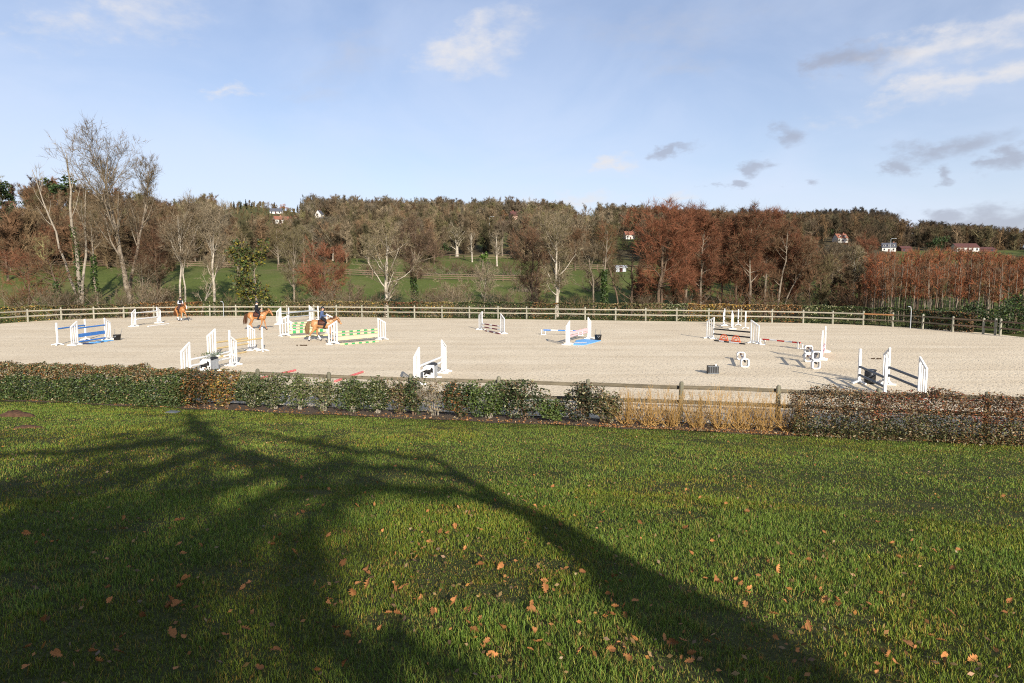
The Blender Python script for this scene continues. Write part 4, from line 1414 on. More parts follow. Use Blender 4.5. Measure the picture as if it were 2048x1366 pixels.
def shrub(px, h, w, label, palette, weights, nleaf, stem_mat=M_stem, nstem=7, n0=21.65, leaf=.078, dep=.45, low=.18, group='shrubs in the bed along the near fence', bare=0, name='shrub', shape=1.0):
    r = np.random.default_rng(int(abs(px * 7 + 11)))
    q, t = bed_pt(px, n0)
    z0 = gz(*q) + .02
    root = empty(name, (q[0], q[1], z0)); tag(root, label, 'shrub', group)
    # stems
    K = 6; f = np.linspace(0, 1, K)
    a = r.uniform(0, 2 * math.pi, nstem); sp = r.uniform(.2, 1.0, nstem) * w / 2 * .8
    P = np.zeros((nstem, K, 3))
    P[:, :, 0] = (np.cos(a) * sp)[:, None] * f ** 1.2 + r.normal(0, .05, (nstem, 1)) + r.normal(0, .02, (nstem, K))
    P[:, :, 1] = (np.sin(a) * sp * dep * 2 / max(w, .4))[:, None] * f ** 1.2 + r.normal(0, .04, (nstem, 1)) + r.normal(0, .02, (nstem, K))
    P[:, :, 2] = (h * r.uniform(.7, .98, nstem))[:, None] * f - .05
    Rr = (r.uniform(.012, .022, nstem))[:, None] * np.linspace(1, .3, K)[None]
    b = MB(); b.tubes(P, Rr, 5)
    C, RC, _, _ = grow(r, P, Rr, 7, .25, 1, 38, 14, np.full(nstem, h * .34), 4, .12, .12, .55, .3, .004)
    b.tubes(C, RC, 4)
    D, RD, _, _ = grow(r, C, RC, 4, .2, 1, 40, 14, np.full(len(C), h * .17), 3, .05, .12, .6, .3, .003)
    b.tubes(D, RD, 3)
    if bare:
        twigs(b, r, D, bare, h * .12, .008, up=.3)
    b.build('stems', stem_mat, root)
    # leaves along the fine branches
    pts = []
    allp = np.concatenate([C.reshape(-1, 3), D.reshape(-1, 3), D.reshape(-1, 3)])
    keep = allp[:, 2] > low * h * .6
    allp = allp[keep]
    base = allp[r.integers(0, len(allp), nleaf)] + r.normal(0, .05, (nleaf, 3))
    # a share fills the outline
    k = int(nleaf * .55)
    v = r.normal(0, 1, (k, 3)); v /= np.linalg.norm(v, axis=1, keepdims=True); v *= r.uniform(.45, 1, (k, 1)) ** .5
    lump = 1 + .22 * np.sin(v[:, 0] * 5 + px) * np.cos(v[:, 2] * 6 + px * .3)
    base[:k] = v * np.array([w / 2, dep, h * .5])[None] * lump[:, None] + [0, 0, h * .54]
    base[:, 2] = np.clip(base[:, 2], .04, h * 1.12)
    b = MB(); leaf_cards(b, base, r, leaf, np.array(palette), weights=weights)
    fo = b.build('foliage', M_leafn, root, tint=True); tag(fo, kind='stuff')
    return root


def clipped_hedge(px0, px1, h, label, pal_low, w_low, pal_top, w_top, dens=1.0, n0=21.12, n1=22.25, leaf=.072, name='hedge', rough=.12, top_share=.35, twig=None, group='hedge along the near fence', twig_n=0):
    r = np.random.default_rng(int(abs(px0 * 3 + 5)))
    q0, t0 = bed_pt(px0, n0); q1, t1 = bed_pt(px1, n0)
    L = t1 - t0
    c = tn((t0 + t1) / 2, (n0 + n1) / 2)
    root = empty(name, (c[0], c[1], gz(*c))); tag(root, label, 'hedge', group)
    wd = n1 - n0

    def hgt(t):
        return h * (1 + .05 * np.sin(t * 2.1 + h * 9) + .07 * np.sin(t * 3.3) * np.sin(t * .9) + .04 * np.sin(t * 5.3 + 1) + .03 * np.sin(t * 11))
    nF, nT, nI = int(L * h * 1900 * dens), int(L * wd * 1500 * dens), int(L * h * wd * 1500 * dens)
    t = r.uniform(t0, t1, nF + nT + nI)
    n = np.empty_like(t); z = np.empty_like(t)
    bul = .10 * np.sin(t * 1.9) + .07 * np.sin(t * 4.7 + 2)
    H = hgt(t)
    n[:nF] = n0 + bul[:nF] * .8 + r.exponential(.07, nF) - rough * r.random(nF); z[:nF] = (.04 + .96 * r.random(nF) ** 1.25) * H[:nF]
    n[nF:nF + nT] = r.uniform(n0, n1, nT); z[nF:nF + nT] = H[nF:nF + nT] - r.exponential(.06, nT) + rough * r.random(nT)
    n[nF + nT:] = r.uniform(n0 + .1, n1, nI); z[nF + nT:] = (.04 + .91 * r.random(nI) ** 1.4) * H[nF + nT:]
    # rounded upper edge
    ed = np.clip((z / H - .75) / .25, 0, 1); n += ed * .16 * (n < (n0 + n1) / 2)
    xy = np.stack([0.979 * t + 0.205 * n, -0.205 * t + 0.979 * n], -1)
    P = np.column_stack([xy - c, z])
    patch = .5 + .5 * np.sin(t * 1.15 + 2.0) * np.cos(z * 2.2 + t * .7)
    top = (z / H + .35 * (patch - .5)) > (1 - top_share)
    pal = np.array(list(pal_low) + list(pal_top)); k = len(pal_low)
    idx = np.where(top, k + r.choice(len(pal_top), len(t), p=w_top), r.choice(k, len(t), p=w_low))
    b = MB()
    leaf_cards(b, P, r, leaf, pal)
    tint = pal[idx] * r.uniform(.7, 1.3, (len(t), 1))
    b.c = [np.repeat(tint, 4, axis=0).astype(np.float32)]
    fo = b.build('foliage', M_leafn, root, tint=True); tag(fo, kind='stuff')
    # stems
    ns = int(L * 9); K = 5; f = np.linspace(0, 1, K)
    ts = r.uniform(t0, t1, ns); nn = r.uniform(n0 + .25, n1 - .2, ns)
    S = np.zeros((ns, K, 3)); tt = ts[:, None] + r.normal(0, .12, (ns, 1)) * f + r.normal(0, .02, (ns, K)); n2 = nn[:, None] + r.normal(0, .16, (ns, 1)) * f
    S[:, :, 0] = 0.979 * tt + 0.205 * n2 - c[0]; S[:, :, 1] = -0.205 * tt + 0.979 * n2 - c[1]; S[:, :, 2] = f * (h * r.uniform(.8, 1.02, ns))[:, None]
    Rr = np.full((ns, 1), .016) * np.linspace(1, .3, K)
    b = MB(); b.tubes(S, Rr, 4)
    C, RC, _, _ = grow(r, S, Rr, 5, .2, 1, 40, 15, np.full(ns, h * .3), 4, .10, .12, .5, .3, .004)
    b.tubes(C, RC, 3)
    if twig_n:
        twigs(b, r, C, twig_n, .20, .010, up=.35)
    b.build('stems', twig or M_stemb, root)
    return root


clipped_hedge(-330, 352, 1.20, 'long clipped green hedge with brown patches on the left', [GRN, DGR, BRT, TAN, OLV], [.46, .24, .12, .06, .12], [TAN, BRN, RUS, PAL, OLV, DGR], [.16, .24, .12, .06, .20, .22], top_share=.16)
SH = [
    (362, 1.05, .9, 'orange brown leafed shrub at the end of the clipped hedge', [RUS, BRN, DGR, GOLD, OLV], [.22, .22, .30, .04, .22], 2300, M_stemb),
    (402, 1.18, 1.5, 'dark red brown shrub in front of the emblem filler', [BRN, DRK, RUS, DGR, OLV], [.26, .22, .14, .26, .12], 3200, M_stemb),
    (446, 1.18, 1.1, 'golden orange shrub with dark base in the bed', [GOLD, RUS, OLV, DGR, BRN], [.15, .24, .26, .2, .15], 2500, M_stemb),
    (497, 1.12, 1.0, 'dense green shrub just left of a dark fence post', [OLV, GRN, DGR, PAL], [.34, .36, .24, .06], 2400, M_stem),
    (543, 1.12, .85, 'green shrub with one pale trunk left of the first red pole end', [OLV, GRN, DGR, PAL], [.38, .34, .2, .08], 1900, M_stem),
    (592, 1.12, .66, 'slim pale green shrub below the first red pole', [OLV, BRT, PAL, GRN], [.46, .16, .12, .26], 1300, M_stem),
    (643, 1.08, .85, 'airy shrub with several whitish stems beside a fence post', [OLV, GRN, PAL, TAN], [.46, .26, .16, .12], 1300, M_stem),
    (702, 1.10, 1.0, 'green shrub under the second red pole', [OLV, GRN, DGR, BRT], [.36, .34, .2, .1], 2200, M_stem),
    (752, 1.12, .9, 'leafy green shrub with a white stem right of the second red pole', [GRN, OLV, DGR, PAL], [.38, .34, .2, .08], 2000, M_stem),
    (797, 1.10, .75, 'thin brownish green shrub left of the central fence post', [OLV, BRN, DGR, TAN], [.3, .26, .28, .16], 1100, M_stemb),
    (826, 1.16, .6, 'dark green shrub hugging the central fence post', [DGR, GRN, OLV], [.5, .3, .2], 1200, M_stemb),
    (868, 1.15, 1.05, 'almost bare tan twigged shrub below the centre white wing', [TAN, BRN, OLV], [.4, .3, .3], 500, M_stem),
    (918, 1.10, 1.0, 'dark glossy shrub with rusty tips on the rail', [DGR, GRN, BRN, RUS], [.42, .28, .2, .1], 2200, M_stemb),
    (978, 1.12, 1.25, 'bright green dense shrub in the middle of the bed', [BRT, GRN, OLV, DGR], [.42, .28, .14, .16], 3400, M_stem),
    (1050, 1.18, 1.25, 'tall dark twiggy shrub right of the bright green one', [DGR, GRN, DRK, PAL, BRN], [.38, .24, .14, .1, .14], 2600, M_stemb),
    (1106, .62, .8, 'low fresh green shrub between two taller dark ones', [BRT, GRN, OLV], [.5, .3, .2], 1300, M_stem),
    (1165, 1.15, 1.2, 'dark purplish shrub with spreading trunks before a post', [DRK, DGR, BRN, PAL], [.34, .34, .22, .1], 2200, M_stemb),
    (1218, .95, .8, 'mixed olive and tan shrub next to the yellow willows', [OLV, TAN, DGR, BRN], [.34, .26, .22, .18], 1300, M_stemb),
]
for px, h, w, lab, pal, wt, nl, sm in SH:
    shrub(px, h, w * 1.28, lab, pal, wt, int(nl * 1.7), sm, bare=8 if nl < 600 else 0)

# yellow stemmed willows
WLAB = ['yellow stemmed willow clump next to the olive shrub', 'second yellow willow clump from the olive shrub', 'yellow willow clump left of a bare fence post', 'yellow willow clump right behind a bare fence post',
        'yellow willow clump midway between two fence posts', 'yellow willow clump left of the mossy fence post', 'tall yellow willow clump at the mossy fence post', 'last yellow willow clump touching the brown hedge']
for k, px in enumerate((1256, 1304, 1350, 1398, 1446, 1494, 1540, 1588)):
    r = np.random.default_rng(900 + k)
    q, t = bed_pt(px, 21.6)
    root = empty('willow_shrub', (q[0], q[1], gz(*q))); tag(root, WLAB[k], 'shrub', 'yellow stemmed willows')
    ns = 46; K = 6; f = np.linspace(0, 1, K)
    a = r.uniform(0, 2 * math.pi, ns); sp = r.uniform(.05, .80, ns)
    P = np.zeros((ns, K, 3))
    P[:, :, 0] = (np.cos(a) * sp)[:, None] * (f ** .75) + r.normal(0, .12, (ns, 1)) + r.normal(0, .012, (ns, K))
    P[:, :, 1] = (np.sin(a) * sp * .7)[:, None] * (f ** .75) + r.normal(0, .08, (ns, 1))
    P[:, :, 2] = (r.uniform(.45, 1.22, ns))[:, None] * f ** 1.15
    Rr = r.uniform(.007, .013, ns)[:, None] * np.linspace(1, .35, K)
    b = MB(); b.tubes(P, Rr, 4)
    C, RC, _, _ = grow(r, P, Rr, 5, .15, .95, 26, 10, np.full(ns, .32), 4, .10, .06, .6, .35, .003)
    b.tubes(C, RC, 3)
    twigs(b, r, C, 3, .14, .007, up=.3)
    b.build('stems', M_willow, root)
    b = MB(); base = np.column_stack([r.normal(0, .4, 160), r.normal(0, .25, 160), r.uniform(.02, .45, 160)])
    leaf_cards(b, base, r, .06, np.array([RUS, BRN, TAN])); tag(b.build('dry_leaves', M_leafn, root, tint=True), kind='stuff')

clipped_hedge(1596, 1752, 1.0, 'brown twiggy hedge right of the yellow willows', [OLV, BRN, DGR, TAN, DRK], [.34, .18, .22, .14, .12], [BRN, TAN, PAL, DRK, RUS], [.36, .16, .06, .32, .1], .95, leaf=.060, rough=.34, twig_n=11)
clipped_hedge(1748, 1905, 1.02, 'brown hedge with reddish tips before the right white wings', [OLV, BRN, TAN, DGR, DRK], [.36, .18, .16, .18, .12], [RED, BRN, TAN, DRK, RUS], [.20, .32, .16, .20, .12], .95, leaf=.060, rough=.34, twig_n=11)
clipped_hedge(1900, 2420, 1.0, 'rust speckled brown hedge at the right edge', [BRN, OLV, TAN, RUS, DRK], [.22, .36, .18, .08, .16], [RED, RUS, BRN, TAN, DRK], [.15, .15, .34, .14, .22], .95, leaf=.060, rough=.34, twig_n=11)

# leaf litter on the bed
r = np.random.default_rng(5)
n = 5200
px = r.uniform(-40, 2080, n); nn = 20.95 + r.exponential(.28, n)
b_ = (px - 1024) / FPX; Y = nn / (NX * b_ + NY); X = b_ * Y
b = MB(); Z = ground(X, Y) + .035 + r.random(n) * .02
w = np.where(px > 1200, 1, .35) > r.random(n)
leaf_cards(b, np.column_stack([X, Y, Z])[w], r, .07, np.array([RUS, BRN, TAN, (2.2, 1.0, .7)]), weights=[.34, .2, .26, .2])
tag(b.build('leaf_litter', M_leafn, tint=True), 'dry brown leaves scattered on the bed at the hedge foot', 'leaf litter', kind='stuff')

# ------------------------------------------------------------------ far hedge
M_leaff = pm('far_hedge_leaf', (.16, .165, .085), .6, .2, 8, attr=True, spec=.25, trans=.1)
fx = np.array([p[0] for p in far_px]); fP = np.array([p[:2] for p in fpts])
fT = np.gradient(fP, axis=0); fT /= np.linalg.norm(fT, axis=1, keepdims=True); fNn = np.column_stack([-fT[:, 1], fT[:, 0]])
FH = [(-60, 112, 1.55, 'ochre olive hedge at the far left behind the fence', [OLV, TAN, GOLD, DGR, BRN], [.34, .2, .14, .2, .12]),
      (112, 282, 1.5, 'dark brown hedge behind the far fence left of the white jump', [BRN, DRK, DGR, TAN, OLV], [.3, .24, .18, .12, .16]),
      (282, 402, 1.65, 'rust topped brown hedge behind the trotting horse', [RUS, BRN, TAN, DRK], [.26, .36, .16, .22]),
      (402, 560, 1.7, 'dark olive green hedge behind the black jacketed rider', [DGR, OLV, GRN, DRK, TAN], [.3, .26, .16, .18, .1]),
      (560, 622, 1.65, 'olive tan hedge behind the grey pole jump', [OLV, TAN, BRN, DGR], [.4, .24, .16, .2]),
      (622, 758, 1.75, 'tan hedge behind the blue jacketed rider', [TAN, OLV, GOLD, BRN, DRK], [.36, .26, .06, .2, .12]),
      (758, 846, 1.7, 'dark reddish hedge section at the white limbed tree', [BRN, RED, DRK, OLV], [.36, .14, .3, .2]),
      (846, 905, 1.7, 'yellowish tan hedge section right of the dark reddish one', [TAN, GOLD, OLV, BRN], [.38, .14, .3, .18]),
      (905, 1062, 1.75, 'dark grey green hedge behind the maroon jump', [DGR, GRN, DRK, TAN, OLV], [.36, .2, .18, .1, .16]),
      (1062, 1116, 1.7, 'rusty hedge section right of the maroon jump', [BRN, RUS, OLV, DRK], [.38, .16, .22, .24]),
      (1116, 1184, 1.7, 'dark bare hedge section around the pale trunk', [DRK, BRN, OLV, DGR], [.3, .28, .2, .22]),
      (1184, 1334, 1.75, 'tan olive hedge section behind the black bucket', [TAN, OLV, BRN, DGR], [.34, .32, .2, .14]),
      (1334, 1376, 1.75, 'grey green variegated hedge section left of the golden one', [PAL, GRN, OLV, DGR], [.28, .3, .24, .18]),
      (1376, 1502, 1.75, 'golden ochre hedge behind the black pole jump', [GOLD, TAN, BRN, RUS], [.36, .3, .22, .12]),
      (1502, 1602, 1.75, 'rust brown hedge right of the golden one', [RUS, BRN, TAN, DRK], [.24, .38, .24, .14]),
      (1602, 1702, 1.75, 'light speckled green hedge section on the right', [GRN, PAL, OLV, DGR], [.34, .16, .26, .24]),
      (1702, 1812, 1.7, 'dark green hedge section behind the orange rail', [DGR, GRN, DRK, OLV], [.36, .26, .2, .18]),
      (1812, 1935, 1.6, 'dark brown hedge section beside the hooked white post', [BRN, DRK, RUS, DGR], [.34, .32, .1, .24])]
for x0, x1, h, lab, pal, wt in FH:
    r = np.random.default_rng(int(abs(x0 + 500)))
    f0 = np.interp([x0, x1], fx, np.arange(len(fx)))
    L = np.linalg.norm(np.array([np.interp(f0[1], np.arange(len(fx)), fP[:, k]) - np.interp(f0[0], np.arange(len(fx)), fP[:, k]) for k in (0, 1)]))
    n = int(L * 520)
    u = r.uniform(f0[0], f0[1], n); off = r.random(n)
    part = r.random(n)
    zz = np.where(part < .55, r.random(n) * h, h - r.exponential(.07, n))
    oo = np.where(part < .55, .55 + r.exponential(.10, n) + .10 * np.sin(u * 9), .55 + r.random(n) * 1.0)
    zz = zz * (1 + .04 * np.sin(u * 6.0))
    ii = np.arange(len(fx))
    X = np.interp(u, ii, fP[:, 0]) + np.interp(u, ii, fNn[:, 0]) * oo
    Y = np.interp(u, ii, fP[:, 1]) + np.interp(u, ii, fNn[:, 1]) * oo
    c = np.array([X.mean(), Y.mean(), 0])
    root = empty('far_hedge', c); tag(root, lab, 'hedge', 'hedge sections behind the far fence')
    b = MB(); leaf_cards(b, np.column_stack([X, Y, zz]) - c, r, .15, np.array(pal), weights=wt, aspect=.7)
    tag(b.build('foliage', M_leaff, root, tint=True), kind='stuff')
    ns = int(L * 3); u = r.uniform(f0[0], f0[1], ns)
    X = np.interp(u, ii, fP[:, 0]) + np.interp(u, ii, fNn[:, 0]) * .9; Y = np.interp(u, ii, fP[:, 1]) + np.interp(u, ii, fNn[:, 1]) * .9
    S = np.zeros((ns, 3, 3)); S[:, :, 0] = X[:, None] + r.normal(0, .06, (ns, 3)); S[:, :, 1] = Y[:, None]; S[:, :, 2] = np.array([-.3, h * .5, h * .95])
    b = MB(); b.tubes(S - c, np.tile([.03, .022, .01], (ns, 1)), 4); b.build('stems', M_stemb, root)

# ------------------------------------------------------------------ trees
M_bpale = pm('pale_bark', (.36, .315, .25), .85, .3, 2.5, .5, 12, rnd=.08)
M_bmid = pm('pale_brown_bark', (.27, .23, .18), .85, .3, 2.5, .5, 12, rnd=.08)
M_bgrey = pm('grey_bark', (.19, .155, .115), .88, .35, 2.5, .5, 12, rnd=.1)
M_bbrown = pm('brown_bark', (.11, .075, .05), .9, .35, 2.5, .5, 12, rnd=.1)
M_twig = pm('twig', (.125, .097, .066), .85, .25, .6, attr=True, spec=.15, rnd=.08)
M_ever = pm('evergreen_leaf', (.045, .06, .024), .6, .3, .8, attr=True, spec=.3, trans=.1)
# twig tints (times .20,.15,.10)
T_PALE, T_GREY, T_BRN, T_RED, T_ALD, T_PUR, T_OLV = (1.9, 1.95, 1.9), (1.15, 1.2, 1.15), (1.0, .9, .75), (1.35, .68, .56), (1.15, .72, .55), (.95, .78, .82), (1.05, 1.15, .75)


def skeleton(r, H, r0, cs, n1, l1, a1, n2, n3, up, lean, shape, wig=.035, multi=1, a2=42):
    K = 10; f = np.linspace(0, 1, K)
    trunks, TR = [], []
    for m in range(multi):
        h = H * (1 if m == 0 else r.uniform(.75, .97))
        P = np.zeros((K, 3)); w = np.cumsum(r.normal(0, wig * H / K * 2.2, (K, 2)), 0); w -= w[0]
        sx, sy = (0, 0) if m == 0 else (r.normal(0, .12 * H), r.normal(0, .08 * H))
        P[:, 0] = w[:, 0] + (lean[0] + sx) * f ** 1.2 + (r.normal(0, .35) if m else 0); P[:, 1] = w[:, 1] + (lean[1] + sy) * f ** 1.2 + (r.normal(0, .3) if m else 0)
        P[:, 2] = f * h - .3 * (1 - f)
        trunks.append(P); TR.append(r0 * (1 if m == 0 else .75) * (np.linspace(1, .12, K) ** .8))
    T = np.array(trunks); R = np.array(TR)
    R[:, 0] *= 1.25
    B1, R1, fr, _ = grow(r, T, R, max(1, n1 // multi), cs, .97, a1, 11, np.full(multi, H * l1), 6, up, .10, .52, .25, .02)
    g = np.clip((fr - cs) / (1 - cs), 0, 1)
    prof = {'round': .45 + .75 * np.sin(np.pi * np.clip(g * .8 + .12, 0, 1)), 'cone': 1.1 - .85 * g, 'vase': .95 - .45 * g, 'column': .75 - .25 * g, 'top': .35 + .8 * np.sin(np.pi * np.clip(g * .7 + .15, 0, 1))}[shape]
    B1 = B1[:, :1] + (B1 - B1[:, :1]) * prof[:, None, None]
    B2, R2, _, _ = grow(r, B1, R1, n2, .18, 1, a2, 13, H * l1 * .42 * prof, 4, up * .7, .13, .55, .3, .015)
    B3, R3, _, _ = grow(r, B2, R2, n3, .15, 1, a2, 14, np.repeat(H * l1 * .21 * prof, n2), 3, up * .6, .14, .6, .35, .011)
    k = H / max(T[:, :, 2].max(), B1[:, :, 2].max(), B2[:, :, 2].max(), np.quantile(B3[:, :, 2], .995))
    return T * k, R, B1 * k, R1, B2 * k, R2, B3 * k, R3


def ribbons(b, r, P, R, tint):
    """slim flat strips for fine branches"""
    T = P[:, -1] - P[:, 0]; S = np.cross(T, r.normal(0, 1, T.shape)); S /= np.linalg.norm(S, axis=1, keepdims=True) + 1e-9
    K = P.shape[1]
    for k in range(K - 1):
        a, c = P[:, k], P[:, k + 1]; ra, rc = R[:, k][:, None], R[:, k + 1][:, None]
        b.quads(np.stack([a - S * ra, a + S * ra, c + S * rc, c - S * rc], 1), 0, tint)


def tree(px, Y, topy, label, bark, tint, r0=.22, cs=.3, n1=18, l1=.30, a1=48, n2=6, n3=4, tw=9, twl=.055, tww=.030, up=.12, lean=(0, 0), shape='round', multi=1, name='bare_tree', group='bare trees along the stream', ivy=0, leaves=None, seed=None, wig=.035, bx=None, H=None):
    r = np.random.default_rng(int(abs(px * 13 + Y)) if seed is None else seed)
    p = at_depth(px if bx is None else bx, Y)
    if H is None:
        H = EYE + ray(px, topy)[2] * Y - p[2]
    root = empty(name, p); tag(root, label, 'tree', group)
    T, R, B1, R1, B2, R2, B3, R3 = skeleton(r, H, r0, cs, n1, l1, a1, n2, n3, up, lean, shape, wig, multi)
    b = MB(); b.tubes(T, R, 9); b.tubes(B1, R1, 5)
    b.build('trunk', bark, root, smooth=True)
    b = MB()
    tn_ = np.array(tint if np.ndim(tint) == 2 else [tint])
    b.tubes(B2, R2, 3, tint=tn_[r.integers(0, len(tn_), len(B2))] * .95)
    ribbons(b, r, B3, R3 * 1.6, tn_[r.integers(0, len(tn_), len(B3))])
    twigs(b, r, B3, tw, H * twl, tww, up=up * 2.0, tint=tn_, tsd=.22)
    twigs(b, r, B2, tw // 2, H * twl, tww, up=up * 2.0, tint=tn_, tsd=.22)
    b.build('crown', M_twig, root, tint=True)
    if ivy:
        n = ivy; fz = r.random(n) ** .8
        x = fz * .55 * 9; i0 = np.minimum(x.astype(int), 8); w = (x - i0)[:, None]
        c = T[0][i0] * (1 - w) + T[0][i0 + 1] * w
        a = r.uniform(0, 6.28, n); rad = (.28 + .25 * r.random(n)) * (1.25 - fz * .6) * (r0 / .2) ** .4
        b = MB(); leaf_cards(b, c + np.column_stack([np.cos(a) * rad, np.sin(a) * rad, r.normal(0, .1, n)]), r, .24, np.array([(.8, 1, .7), (.5, .7, .5), (1.5, 1.7, .9)]), aspect=.8)
        tag(b.build('ivy', M_ever, root, tint=True), kind='stuff')
    if leaves:
        n, pal, size, wts = leaves
        A3 = B3.reshape(-1, 3)
        pts = A3[r.integers(0, len(A3), n)] + r.normal(0, H * .018, (n, 3))
        b = MB(); leaf_cards(b, pts, r, size, np.array(pal), weights=wts, aspect=.75)
        tag(b.build('leaves', M_ever if pal[0][1] > .9 else M_twig, root, tint=True), kind='stuff')
    return root


